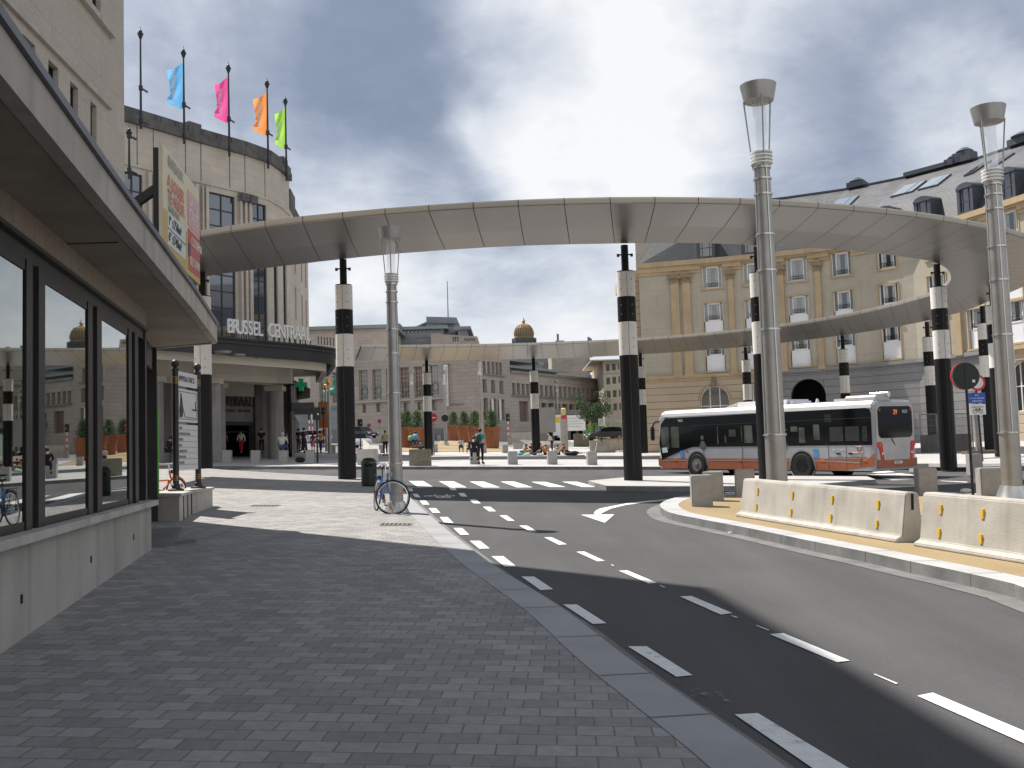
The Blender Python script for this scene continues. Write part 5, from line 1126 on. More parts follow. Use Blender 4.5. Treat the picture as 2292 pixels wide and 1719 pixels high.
blk(gb, 'right_step', 1028, 1049, 738, 226, 20, M_MG, cap=0.8)
blk(gb, 'tower', 956.5, 1027, 722, 230, 22, M_MG, holes=[(1004.5+k*3.2, 1006.3+k*3.2, 723.5, 731) for k in range(5)], skew=3); blk(gb, 'tower_top', 957.5, 1025.5, 709.5, 230.5, 20, M_MG, yb=722.5, skew=3)
F = pxF(955, 229.5, 1029, 232.5); m = MB(); F.box(m, 0, F.L, F.z(990, 723), F.z(990, 721.5), -20, 0.2); m.build('cornice', M_MG, gb)
a_ = At(1003, 710, 238); b_ = At(1001, 629, 238); m = MB(); m.tube(a_-Vector((0, 0, 2)), b_, 0.16, 0.09, 8); m.build('mast', M_ROOFG, gb)
# slab block behind the wing
sb = thing('concrete_slab_block', 'tall plain beige concrete block behind the low wing, with rooftop equipment', 'building', (30, 262, 6))
blk(sb, 'slab', 1236, 1322, 768, 262, 25, M_MU); blk(sb, 'slab', 1140, 1240, 793, 300, 25, M_MG, holes=[(1210+k*8, 1214+k*8, 812, 826) for k in range(4)])
for x0, x1, yt in ((1246, 1266, 762), (1285, 1292, 764), (1303, 1311, 765)):
    blk(sb, 'roof_plant', x0, x1, yt, 266, 4, M_ROOFG, yb=769)
m = MB(); a_ = At(1249, 769, 268); m.tube(a_, a_+Vector((0, 0, 2.6)), 0.3, 0.3, 8); m.build('chimney', M_STATD, sb)
blk(sb, 'brown_annex', 1142, 1192, 822, 210, 12, mat('brown annex', (0.30, 0.22, 0.15), 0.9, var=0.1, scale=0.1)); 
F = pxF(1318, 261, 1324, 266); m = MB()
for k in range(12): zz = 8+k*2.0; F.box(m, 0.0, F.L, zz, zz+1.0, 0, 0.5)
m.build('balcony_stack', M_MG, sb)
# beige office block at the far right end
ob = thing('beige_office_building', 'small beige office block with square windows seen just left of the hotel', 'building', (16, 150, 3))
hs = [(1359, 1367.5, y, y+15.5) for y in (815, 845, 875, 905)]+[(1372.5, 1381, y, y+15.5) for y in (813.5, 843.5, 873.5, 903)]+[(1386, 1394, y, y+15.5) for y in (812, 842, 872, 902)]
F = blk(ob, 'wall', 1351, 1405, 808, 172, 25, mat('beige office wall', (0.42, 0.375, 0.30), 0.85, var=0.08, scale=0.2), holes=hs)
m = MB(); F.box(m, -2.2, F.L, F.z(1378, 808), F.z(1378, 805.5), -20, 1.6); F.box(m, -0.1, F.L, F.z(1378, 834.5), F.z(1378, 833), 0, 0.25); m.build('roof_overhang', M_CREAM, ob)
rr = thing('red_roof_house', 'dark red tiled roof peeking out left of the beige office block', 'building', (28, 215, 5))
m = MB(); a_, b_, c_ = At(1322, 850, 215), At(1352, 828, 215), At(1368, 812, 215); m.extr([(a_.x, 215, 4), (a_.x, 215, a_.z), (c_.x, 215, c_.z), (c_.x+2, 215, 4)], (0, 10, 0)); m.build('roof', mat('red tiles', (0.12, 0.055, 0.045), 0.8, var=0.2, scale=1), rr)
# domed palace far away on the hill
dm = thing('domed_palace', 'far domed palace with gold ribbed dome and scaffolded drum on the skyline', 'building', At(1173, 800, 700))
M_GOLD = mat('gilded dome', (0.30, 0.20, 0.09), 0.55, 0.3, var=0.2, scale=0.2); M_DOME = mat('dome slate', (0.17, 0.15, 0.14), 0.6, var=0.15, scale=0.1)
c = At(1173.5, 773, 700); s7 = 700/FPX; zc = lambda y: At(1173.5, y, 700).z-c.z
def rad(y): return None
m = MB(); m.lathe([(20.0*s7, zc(757)), (20.5*s7, zc(754)), (21.3*s7, zc(749)), (20.8*s7, zc(743)), (18.5*s7, zc(736.5)), (13.5*s7, zc(730)), (7*s7, zc(727)), (3.5*s7, zc(726))], c, 40); dmo = m.build('dome', M_DOME, dm)
for k in range(24):
    a = 2*math.pi*k/24+0.06; m = MB(); pts = [(21.2, 752), (21.9, 748), (21.3, 743), (19.0, 736.3), (14.0, 729.7), (7.5, 726.5)]
    m.path([(c.x+r*s7*math.cos(a), c.y+r*s7*math.sin(a), c.z+zc(y)) for r, y in pts], 0.42, 6); m.build('gold_rib', M_GOLD, dmo)
m = MB(); m.lathe([(22.5*s7, zc(758)), (22.8*s7, zc(755)), (21.0*s7, zc(754))], c, 32); m.build('cornice', M_GOLD, dm)
m = MB(); m.lathe([(4.5*s7, zc(727)), (4.2*s7, zc(724)), (3.0*s7, zc(722)), (3.2*s7, zc(719)), (5.0*s7, zc(718.3)), (2.6*s7, zc(716)), (0.6*s7, zc(713)), (0.3*s7, zc(709.5))], c, 16); m.build('lantern', M_GOLD, dm)
m = MB(); m.lathe([(24.5*s7, zc(800)), (24.5*s7, zc(759))], c, 28); dr = m.build('drum', M_STATG, dm)
m = MB(); Rr = 27.2*s7
for y in (759, 762, 765, 768, 771): 
    for k in range(20): a, b_ = 2*math.pi*k/20, 2*math.pi*(k+1)/20; m.bar((c.x+Rr*math.cos(a), c.y+Rr*math.sin(a), c.z+zc(y)), (c.x+Rr*math.cos(b_), c.y+Rr*math.sin(b_), c.z+zc(y)), 0.35)
for k in range(30): a = 2*math.pi*k/30; m.bar((c.x+Rr*math.cos(a), c.y+Rr*math.sin(a), c.z+zc(778)), (c.x+Rr*math.cos(a), c.y+Rr*math.sin(a), c.z+zc(758)), 0.3)
m.build('scaffolding', mat('scaffold', (0.07, 0.085, 0.11), 0.7), dr)
m = MB(); m.lathe([(34*s7, zc(802)), (34*s7, zc(777)), (25*s7, zc(775))], c, 24); m.build('base', M_MG, dm)
# ============================================================ the city bus
hx, hy = -0.582, 0.813          # heading of the bus
rw = G(1789, 1070, ROFF); rwx, rwy = 11.35, 39.4
cx_, cy_ = rwx+0.813*1.27, rwy+0.582*1.27    # rear axle centre, bus is 2.55 m wide and we see its left side
BM = onground(cx_, cy_, (hx, hy), ROFF-0.01)
bus = thing('city_bus', 'silver and white single deck city bus with orange skirt, driving away across the square', 'bus', mtx=BM)
M_BSIL = mat('bus silver', (0.40, 0.41, 0.44), 0.38, 0.25, var=0.06, scale=1.5, coat=0.3); M_BWH = mat('bus white roof', (0.60, 0.60, 0.61), 0.4, var=0.04); M_BRWH = mat('bus rear white', (0.50, 0.48, 0.46), 0.45, var=0.12, scale=2)
M_BOR = mat('bus orange', (0.34, 0.11, 0.05), 0.45, var=0.15, scale=3); M_BGL = mat('bus dark glass', (0.005, 0.006, 0.006), 0.06, 0, var=0, spec=0.28, ior=1.4)
M_BGL2 = mat('bus clear glass', (0.5, 0.55, 0.5), 0.02, 0, var=0, trans=1.0, ior=1.02, spec=0.6)
RX, FX, HW, SK, RF = -3.3, 8.15, 1.27, 0.32, 2.92
# local: x forward, y left (towards us), z up
def sec(z_inset):
    pass
prof = [(-HW, SK), (HW, SK), (HW, 2.62), (HW-0.03, 2.78), (HW-0.14, 2.90), (HW-0.35, RF), (-HW+0.35, RF), (-HW+0.14, 2.90), (-HW+0.03, 2.78), (-HW, 2.62)]
def bodyx(xs, col):
    m = MB(); n = len(prof); vs = []
    for x, sc, zsc in xs:
        for y, z in prof: vs.append((x, y*sc, z if z <= SK+.001 else z-(1-zsc)*(z > 2.5)*0.25))
    fs = [(k*n+i, k*n+(i+1) % n, (k+1)*n+(i+1) % n, (k+1)*n+i) for k in range(len(xs)-1) for i in range(n)]
    m.add(vs, fs+[tuple(range(n))[::-1], tuple(range((len(xs)-1)*n, len(xs)*n))]); return m
m = bodyx([(RX, 0.955, 0.8), (RX+0.06, 0.985, 0.95), (RX+0.22, 1, 1), (FX-0.75, 1, 1), (FX-0.25, 0.97, 0.9), (FX-0.02, 0.88, 0.4)], None); body = m.build('body', M_BSIL, bus, world=False)
def side(name, pts, mt, y0=HW+0.004, t=0.008, par=bus, both=True):
    for sg in ((1, -1) if both else (1,)):
        m = MB(); m.extr([(x, sg*y0, z) for x, z in pts], (0, sg*t, 0)); o = m.build(name, mt, par, world=False)
    return o
def rrect(x0, x1, z0, z1, r=0.1, n=4):
    out = []
    for cx, cz, a0 in ((x1-r, z1-r, 0), (x0+r, z1-r, 90), (x0+r, z0+r, 180), (x1-r, z0+r, 270)):
        for k in range(n+1): a = math.radians(a0+90*k/n); out.append((cx+r*math.cos(a), cz+r*math.sin(a)))
    return out
m = MB()
for k, (x0, x1) in enumerate(((RX+.12, FX-.4),)): m.box(x0, x1, -HW+.42, HW-.42, RF, RF+.03)
m.build('roof_deck', M_BWH, bus, world=False)
for sg in (1, -1): m = MB(); m.extr([(RX+.1, sg*(HW+.004), 2.66), (RX+.1, sg*(HW-.02), 2.80), (RX+.1, sg*(HW-.13), 2.925), (RX+.1, sg*(HW-.45), 2.945), (RX+.1, sg*(HW-.45), 2.9), (RX+.1, sg*(HW-.2), 2.7)], (FX-.45-RX-.1, 0, 0)); m.build('roof_edge', M_BWH, bus, world=False)
# dark glazing band along the side
band_pts = [(RX+.12, 1.28), (5.95, 1.28), (6.9, 1.02), (FX-.28, 0.72), (FX-.16, 1.5), (FX-.30, 2.35), (FX-.6, 2.60), (RX+.35, 2.66), (RX+.17, 2.60), (RX+.12, 2.45)]
side('window_band', band_pts, M_BGL)
# see-through lighter panes with silhouettes behind them
M_BSEE = mat('bus pane showing street behind', (0.085, 0.10, 0.085), 0.08, 0, var=0.9, scale=1.3, spec=0.3, ior=1.4)
for x0, x1, z0, z1 in ((6.72, 7.25, 1.25, 2.2), (7.36, 7.85, 1.2, 2.2)): side('driver_pane', rrect(x0, x1, z0, z1, 0.05), M_BSEE, HW+.013, .004, both=False)
for x0, x1 in ((-1.6, -0.25), (-0.15, 1.35), (1.45, 2.95), (3.05, 4.5), (4.6, 5.9)): side('side_pane', rrect(x0, x1, 1.36, 2.26, 0.05), M_BGL, HW+.0125, .005, both=False)
for x0, x1, z0, z1 in ((4.35, 4.42, 1.4, 2.15), (3.35, 3.75, 1.7, 2.0), (3.9, 4.0, 1.45, 1.75), (3.0, 3.08, 1.5, 2.15), (2.45, 2.9, 1.42, 2.15), (0.15, 0.5, 1.85, 2.05), (0.65, 1.1, 1.9, 1.98), (-.2, .1, 1.4, 2.0), (-.9, -.6, 1.5, 2.1), (1.9, 2.05, 1.75, 2.15)): side('pane_opening', [(x0, z0), (x1, z0), (x1, z1), (x0+.03, z1)], M_BSEE, HW+.018, .003, both=False)
def passenger(x, z, c):
    m = MB(); m.ball((x, HW+.015, z+.22), .10, .006, .12, 10, 8); m.ball((x-.02, HW+.0135, z-.07), .22, .006, .22, 12, 8); m.build('passenger_silhouette', c, bus, world=False)
M_PAS = mat('passenger shirt through glass', (0.10, 0.105, 0.12), 0.9); M_PAS2 = mat('passenger dark through glass', (0.03, 0.022, 0.018), 0.9)
for x, z, c in ((5.3, 1.45, M_PAS), (0.9, 1.45, M_PAS)): passenger(x, z, c)
# orange skirt and silver line
side('orange_skirt', [(RX+.05, 0.50), (-1.9, 0.33), (FX-.35, 0.33), (FX-.06, 0.45), (FX-.04, 0.78), (-3.0, 0.78), (RX+.02, 1.0)][::1], M_BOR, HW-.002, .007)
side('trim_line', [(-2.6, 0.60), (-2.0, 0.62), (-1.4, 0.66), (FX-.25, 0.665), (FX-.25, 0.70), (-1.4, 0.70), (-2.1, 0.665), (-2.75, 0.63)], M_STEEL, HW+.006, .004, both=False)
m = MB(); pts = [(-2.62, HW+.012, 0.60), (-2.72, HW+.012, 0.85), (-2.3, HW+.012, 1.0), (-2.78, HW+.012, 1.02), (-2.6, HW+.012, 1.0), (-2.5, HW+.012, 1.22), (-2.75, HW+.012, 1.24), (-2.62, HW+.012, .98)]; m.path(pts, .012, 4); m.build('swirl_emblem', M_BOR, bus, world=False)
for x in (7.0, 5.6, 3.2, 1.0, -.95, -2.85): side('side_marker', rrect(x-.09, x+.09, .68, .74, .02), M_ORG, HW+.01, .01, both=False)
for x in (5.25, 3.05, -1.25, -2.05): side('panel_seam', [(x, .36), (x+.012, .36), (x+.012, 1.27), (x, 1.27)], M_JOINT, HW+.001, .009, both=False)
side('panel_seam', [(-2.95, .82), (-1.25, .82), (-1.25, .832), (-2.95, .832)], M_JOINT, HW+.001, .009, both=False)
side('panel_seam', [(RX+.12, 2.29), (5.9, 2.22), (5.9, 2.23), (RX+.12, 2.30)], mat('seam grey', (0.07, 0.07, 0.07), .5), HW+.018, .003, both=False)
for x in (-1.7, -2.25): side('flap_handle', rrect(x-.1, x+.1, .93, 1.0, .02), M_BLKPL, HW+.008, .01, both=False)
for x in (-1.5, -1.85): side('catch', rrect(x-.06, x+.06, 1.1, 1.12, .008), M_WHITE, HW+.008, .006, both=False)
BL_ = mat('blue decal', (0.06, 0.28, 0.62), .4)
for x in (6.55, -0.68): side('ticket_decal', [(x-.12, .86), (x+.12, .84), (x+.15, 1.14), (x-.08, 1.16)], BL_, HW+.008, .004, both=False); side('ticket_decal_stripe', [(x-.1, .82), (x+.12, .80), (x+.12, .84), (x-.12, .86)], M_RED, HW+.008, .004, both=False)
side('red_badge', rrect(6.2, 6.32, 1.05, 1.12, .01), M_RED, HW+.008, .004, both=False)
# wheel arches and wheels
def wheel(x, sg, front):
    y = sg*(HW-.02); m = MB(); m.tube((x, sg*(HW-.05), .5), (x, sg*(HW+.014), .5), .63, .63, 32); a = m.build('wheel_arch', M_STATG, bus, world=False)
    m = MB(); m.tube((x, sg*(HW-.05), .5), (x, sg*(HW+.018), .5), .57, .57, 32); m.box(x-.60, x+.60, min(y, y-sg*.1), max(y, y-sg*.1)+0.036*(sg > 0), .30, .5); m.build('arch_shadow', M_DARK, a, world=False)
    w0 = MB(); w0.lathe([(.25, -.14), (.44, -.14), (.49, -.10), (.49, .10), (.45, .14), (.27, .14)], (x, sg*(HW-.10), .49), 36, axis='y'); wh = w0.build('wheel', M_RUB, bus, world=False)
    d = MB(); q = sg*(HW+(.045 if front else -.03))
    if front:
        d.lathe([(.29, 0), (.28, sg*.0), (.24, -sg*.05), (.10, -sg*.03), (.10, sg*.06), (.001, sg*.07)], (x, q, .49), 32, axis='y')
    else: d.lathe([(.28, sg*.07), (.25, 0), (.20, -sg*.12), (.13, -sg*.12), (.13, sg*.0), (.001, sg*.02)], (x, q, .49), 32, axis='y')
    r = d.build('rim', mat('rim grey', (0.24, 0.22, 0.21), .45, .5, var=.3, scale=9) if front else mat('rim dark', (0.03, 0.032, 0.03), .6, var=.3), wh, world=False)
    if front:
        for k in range(10): a_ = 2*math.pi*k/10; n_ = MB(); n_.tube((x+.17*math.cos(a_), q-sg*.06, .49+.17*math.sin(a_)), (x+.17*math.cos(a_), q-sg*.01, .49+.17*math.sin(a_)), .03, .03, 8); n_.build('vent_hole', M_BLKPL, wh, world=False)
for sg in (1, -1): wheel(0.0, sg, False); wheel(5.66, sg, True)
# under-floor box, coloured black as the shade beneath the bus, mudflap
m = MB(); m.box(-2.9, 7.4, -1.1, 1.1, .27, .33); m.build('underfloor_shadow_box', M_DARK, bus, world=False)
# rear end
def rear(name, pts, mt, x0=RX-.004, t=.01, par=bus): m = MB(); m.extr([(x0, y, z) for y, z in pts], (-t, 0, 0)); return m.build(name, mt, par, world=False)
rear('rear_panel', rrect(-1.19, 1.19, .40, 2.74, .16), M_BRWH, RX-.002, .03)
rear('engine_lid', rrect(-.93, .93, .62, 1.36, .05), M_BRWH, RX-.033, .012); rear('rear_window', rrect(-1.08, 1.08, 1.52, 2.70, .22), M_BGL, RX-.034, .012)
rear('rear_bumper', [(-1.2, .42), (1.2, .42), (1.22, .62), (1.21, .74), (.95, .70), (-.95, .70), (-1.21, .74), (-1.22, .62)], M_BOR, RX-.03, .06)
rear('number_plate', rrect(-.25, .25, .55, .65, .01), M_WHITE, RX-.09, .01)
m = MB(); text_into(m, '622 MC', .10, .002, (BM @ Vector((RX-.102, .2, .565))), (BM.to_3x3() @ Vector((0, -1, 0))), (BM.to_3x3() @ Vector((0, 0, 1)))); m.build('plate_text', M_BLKPL, bus, fix=False)
for sg in (1, -1):
    rear('tail_light', [(sg*1.20, 1.38), (sg*.96, 1.38), (sg*.90, 1.28), (sg*.86, .95), (sg*.78, .62), (sg*.95, .60), (sg*1.02, .9), (sg*1.08, 1.15), (sg*1.2, 1.22)], M_RED, RX-.034, .03)
    for yy, z, c in ((1.06, 1.26, M_ORG), (.93, .95, M_WHITE)): m = MB(); m.tube((RX-.06, sg*yy, z), (RX-.075, sg*yy, z), .05, .05, 12); m.build('lamp_lens', c, bus, world=False)
    m = MB(); m.tube((RX-.046, sg*.98, 2.58), (RX-.06, sg*.98, 2.58), .07, .07, 14); m.build('marker_lamp', mat('dim red lamp', (.25, .04, .02), .4), bus, world=False)
xd, ud = BM.to_3x3() @ Vector((0, -1, 0)), BM.to_3x3() @ Vector((0, 0, 1))
m = MB(); text_into(m, '29', .25, .003, BM @ Vector((RX-.05, .12, 2.40)), xd, ud, 'LEFT', .004); m.build('route_number', mat('amber display', (.9, .22, .05), .5, emit=((1, .25, .05), .25)), bus, fix=False)
m = MB(); text_into(m, '9622', .17, .003, BM @ Vector((RX-.05, -.45, 2.44)), xd, ud); m.build('fleet_number', M_WHITE, bus, fix=False)
xs_ = BM.to_3x3() @ Vector((-1, 0, 0)); m = MB(); text_into(m, '9622', .15, .003, BM @ Vector((6.75, HW+.016, 2.42)), xs_, ud); m.build('fleet_number', M_WHITE, bus, fix=False)
# grille slats and sticker lines behind the rear side glass
LN = mat('grille line', (0.10, 0.10, 0.105), .5)
for x0, x1, z0, z1, n in ((-1.95, -1.35, 1.45, 2.0, 15), (-2.65, -2.05, 1.45, 2.0, 15), (-3.0, -2.8, 1.45, 2.0, 12), (-1.45, -1.15, 2.2, 2.5, 5)):
    m = MB()
    for k in range(n): z = z0+(z1-z0)*k/n; m.box(x0, x1, HW+.013, HW+.02, z, z+.014)
    m.build('grille', LN, bus, world=False)
m = MB(); m.box(-1.2, -1.18, HW+.012, HW+.016, 1.3, 2.3); m.build('pillar_seam', LN, bus, world=False)
m = MB(); m.path([(RX-.048, .28, 1.5), (RX-.05, .1, 1.25)], .02, 5); m.build('soot_stain', mat('soot', (0.12, 0.10, 0.085), .8), bus, world=False)
# roof equipment
m = MB(); m.extr([(3.7, -.75, RF+.02), (3.7, .75, RF+.02), (3.7, .68, RF+.24), (3.7, -.68, RF+.24)], (-2.6, 0, 0)); m.extr([(3.7, -.7, RF+.02), (4.5, -.6, RF+.02), (3.7, -.6, RF+.235)], (0, 1.3, 0)); m.build('air_conditioner', M_BWH, bus, world=False)
m = MB(); m.box(.9, 1.1, -.6, .6, RF+.02, RF+.17); m.build('roof_hatch', mat('pale blue hatch', (.5, .56, .64), .4), bus, world=False)
m = MB(); m.box(-.95, .5, -.5, .55, RF+.02, RF+.055); m.build('roof_hatch', M_BWH, bus, world=False)
m = MB(); m.lathe([(.08, 0), (.06, .08), (.03, .16)], (-.25, .5, RF+.05), 10); m.build('aerial', M_BWH, bus, world=False)
m = MB(); m.box(-1.75, -1.25, 0, .8, RF+.02, RF+.14); m.build('roof_vent', M_BWH, bus, world=False)
m = MB(); m.extr([(-1.9, .1, RF+.03), (-1.9, 1.0, RF+.03), (-1.9, 1.0, RF+.14), (-1.9, .9, RF+.22), (-1.9, .1, RF+.24)], (-1.3, 0, 0)); m.build('engine_housing', M_BRWH, bus, world=False)
m = MB(); m.tube((-2.5, .2, RF+.24), (-3.25, .2, RF+.24), .11, .11, 16); m.build('exhaust', M_CHR, bus, world=False)
# mirror, front screen edge, destination
m = MB(); m.path([(FX-.25, HW-.2, 2.5), (FX+.1, HW, 2.45), (FX+.22, HW+.08, 2.2)], .035, 8); mi = m.build('mirror_arm', M_BLKPL, bus, world=False)
m = MB(); m.box(FX+.13, FX+.30, HW-.02, HW+.14, 1.6, 2.22); m.build('mirror', M_BLKPL, mi, world=False, bevel=.03)
m = MB(); m.extr([(FX-.02, y, z) for y, z in rrect(-1.05, 1.05, .95, 2.6, .2)], (.03, 0, 0)); m.build('windscreen', M_BGL, bus, world=False)
side('front_card', [(7.45, 1.05), (7.8, 1.02), (7.85, 1.25), (7.5, 1.28)], mat('paper', (.5, .6, .58), .6), HW+.018, .004, both=False)
m = MB(); m.path([(7.3, HW+.012, 1.3), (7.75, HW+.012, 2.25)], .015, 4); m.path([(7.3, HW+.016, 1.2), (7.3, HW+.016, 2.25)], .03, 5); m.build('window_frame', M_BLKPL, bus, world=False)
# ============================================================ concrete safety barriers on the island
def barrier(name, label, px0, py0, px1, py1, h=0.82, d0=0.30):
    a, b_ = G(px0, py0, 0), G(px1, py1, 0); d = (b_-a); L = math.hypot(d.x, d.y); c = (a+b_)/2
    n = Vector((d.y, -d.x)).normalized(); n = n if n.dot(Vector((-c.x, -c.y))) > 0 else -n
    c = Vector((c.x-n.x*d0, c.y-n.y*d0)); M = onground(c.x, c.y, (d.x, d.y)); t = thing(name, label, 'barrier', mtx=M, group='concrete barriers on the island')
    s = -1 if (M.inverted().to_3x3() @ Vector((n.x, n.y, 0))).y < 0 else 1
    pr = [(-.30, 0), (.30, 0), (.30, .045), (.185, .10), (.115, h-.03), (.09, h), (-.09, h), (-.115, h-.03), (-.185, .10), (-.30, .045)]
    m = MB(); m.extr([(-L/2, y, z) for y, z in pr], (L, 0, 0)); o = m.build('block', M_CONCL, t, world=False, bevel=.012)
    m = MB(); m.box(L/2-.02, L/2+.004, -.022, .022, h-.26, h-.02); m.build('end_slot', M_DARK, t, world=False)
    n_ = max(2, round(L/1.02)); 
    for k in range(4):
        x = -L/2+L*(k+.5)/4+.0
        for z, hh in ((h-.22, .13), (.22, .12)):
            yy = s*(.115+(.185-.115)*(h-.03-z)/(h-.13)); m = MB(); m.box(x-.022, x+.022, min(yy-.01*s, yy+s*.022), max(yy-.01*s, yy+s*.022), z-hh/2, z+hh/2); m.build('reflector', M_YEL, t, world=False)
    return t
barrier('concrete_barrier', 'long pale concrete barrier with yellow reflectors, the one nearer the bus', 1645, 1155.5, 2005, 1215, h=.74)
barrier('concrete_barrier', 'pale concrete barrier with yellow reflectors cut by the right edge of the picture', 2043, 1222, 2470, 1292, h=.77)
# ============================================================ stone bollards
def cube_boll(px, py, label, cat='bollard', w=.46, h=.70, rz=0.25, group='square bluestone bollards', m_=M_BLUEST, name='stone_bollard', wy=None, D=None):
    p = G(px, py) if D is None else Vector((ray(px, py).x*D, D, At(px, py, D).z)); wy = wy or w
    t = MB(); t.box(-w/2, w/2, 0, wy, -.1, h); x, y = p.x, p.y
    o = t.build(name, m_, None, world=False, bevel=.02); o.location = (p.x, p.y, p.z); o.rotation_euler = (0, 0, rz); tag(o, label, cat, group); return o
Bk = cube_boll
Bk(1573, 1134.5, 'grey stone bollard on the island, the front one of the pair at its left tip', rz=-.1)
Bk(1596, 1121.5, 'grey stone bollard close behind the front one at the left tip of the island', rz=-.25, w=.48)
Bk(1669, 1112, 'grey stone bollard behind the left end of the long barrier', rz=-.2, w=.5)
Bk(2079, 1107.5, 'grey stone bollard on the far edge of the island left of the thin sign post', rz=-.15, w=.48)
Bk(2226, 1110, 'wide grey stone bollard just left of the rightmost tall lamp', rz=-.2, w=.58)
Bk(2187, 1059, 'grey stone bollard in the plaza between the two round sign posts', rz=-.1, w=.45)
Bk(2062, 1052, 'low grey block in the plaza by the right rear of the bus', rz=-.1, w=.6, h=.25)
for px, py, lab in ((507, 1036, 'first stone bollard left of the seated man, right of the left striped pillar'), (571, 1036.5, 'second stone bollard, between the left pillar and the seated man'), (634, 1037, 'stone bollard the man in the grey shirt sits on'),
                    (694, 1037, 'stone bollard right of the black travel bag by the signal post'), (371, 1035, 'stone bollard at the far left beside the seated dark figure'),
                    (1063.5, 1039.5, 'stone bollard the man in black sits against, left of the row before the sitting group'), (1149, 1040, 'stone bollard left in front of the group sitting on the ground'), (1238, 1040, 'stone bollard right in front of the group sitting on the ground'), (1327, 1041, 'rightmost stone bollard of the row, left of the near striped pillar'),
                    (974, 1012, 'small stone bollard right of the pillar with the no entry sign'), (1083, 1013.5, 'small stone bollard behind the man in black at the foot of a lamp'), (1131.5, 1013.5, 'small stone bollard just right of the nearest orange planter'), (983, 985, 'tiny far stone bollard at the gravel terrace edge'),
                    (744, 1015, 'stone bollard right beside the gold tipped poles, half behind the pillar'), (855, 1014, 'stone bollard left of the person in khaki')):
    Bk(px, py, lab, rz=0.12, w=.5, h=.72)
Bk(821, 1041, 'pale square concrete block with a black bin before it', 'concrete block', w=1.04, h=.84, wy=.6, rz=-.02, group='concrete blocks at the plaza edge', m_=M_CONCL, name='concrete_block')
Bk(939.5, 1043, 'dark mossy concrete block at the plaza edge', 'concrete block', w=1.08, h=.86, wy=.7, rz=-.02, group='concrete blocks at the plaza edge', m_=M_MOSS, name='concrete_block')
Bk(1160, 1003, 'low long concrete block at the far street edge left of the plaza pillar', 'concrete block', w=.9, h=.5, wy=.5, rz=.1, group='concrete blocks at the plaza edge', m_=M_CONC, name='concrete_block', D=95)
# flared concrete foot with sign
def footsign():
    p = At(1347, 1009.5, 78); t = thing('sign_on_concrete_foot', 'white square sign with a black diagonal bar on a flared concrete foot', 'sign', p)
    m = MB(); n=4
    for (a, z0), (b_, z1) in (((.55, 0), (.5, .08)), ((.5, .08), (.36, .72)),):
        m.add([(x*a, y*a, z0) for x, y in ((-1, -.6), (1, -.6), (1, .6), (-1, .6))]+[(x*b_, y*b_, z1) for x, y in ((-1, -.6), (1, -.6), (1, .6), (-1, .6))], [(0, 1, 5, 4), (1, 2, 6, 5), (2, 3, 7, 6), (3, 0, 4, 7), (4, 5, 6, 7), (3, 2, 1, 0)])
    m.build('concrete_foot', M_CONC, t, world=False); m = MB(); m.tube((0, 0, .7), (0, 0, 1.9), .05, .05, 8); m.build('post', M_BLACK, t, world=False)
    m = MB(); m.box(-.20, .22, -.06, -.03, 1.95, 2.55); b = m.build('plate', M_WHITE, t, world=False); m = MB(); m.bar((-.12, -.07, 2.05), (.16, -.07, 2.5), .05, .01); m.build('diagonal_bar', M_BLACK, b, world=False)
footsign()
# black litter bin
p = G(824, 1089); t = thing('litter_bin', 'rounded black green litter bin on the sidewalk left of the bicycle', 'bin', (p.x, p.y+.25, p.z), .1)
m = MB(); m.lathe([(.20, 0), (.235, .03), (.24, .12), (.24, .70), (.225, .78), (.17, .86), (.10, .885), (.001, .89)], n=28); m.build('body', M_GREEND, t, world=False)
m = MB(); m.lathe([(.243, .13), (.247, .14), (.247, .16), (.243, .17)], n=28); m.build('band', M_BLACK, t, world=False)
m = MB(); m.box(-.13, .13, -.25, -.15, .62, .70); m.build('slot', M_DARK, t, world=False)
# litter in the gutter and a white bag
p = G(1642, 1194, ROFF); t = MB(); t.box(-.09, .09, -.035, .035, 0, .03); o = t.build('litter_box', M_WHITE, None, world=False, bevel=.005); o.location = p; o.rotation_euler = (0, 0, .3); tag(o, 'small white crushed carton lying in the gutter of the island kerb', 'litter')
p = G(2162, 1103); t = MB(); t.ball((0, 0, .05), .16, .10, .07, 9, 6); o = t.build('plastic_bag', M_WHITE, None, world=False); o.location = p; tag(o, 'crumpled white plastic bag on the far island edge by the thin sign post', 'litter')
p = G(366, 1212); t = MB(); t.box(-.07, .07, -.03, .03, 0, .015); o = t.build('litter_scrap', M_BLACK, None, world=False); o.location = p; tag(o, 'tiny dark scrap lying on the sidewalk near the shop corner', 'litter')
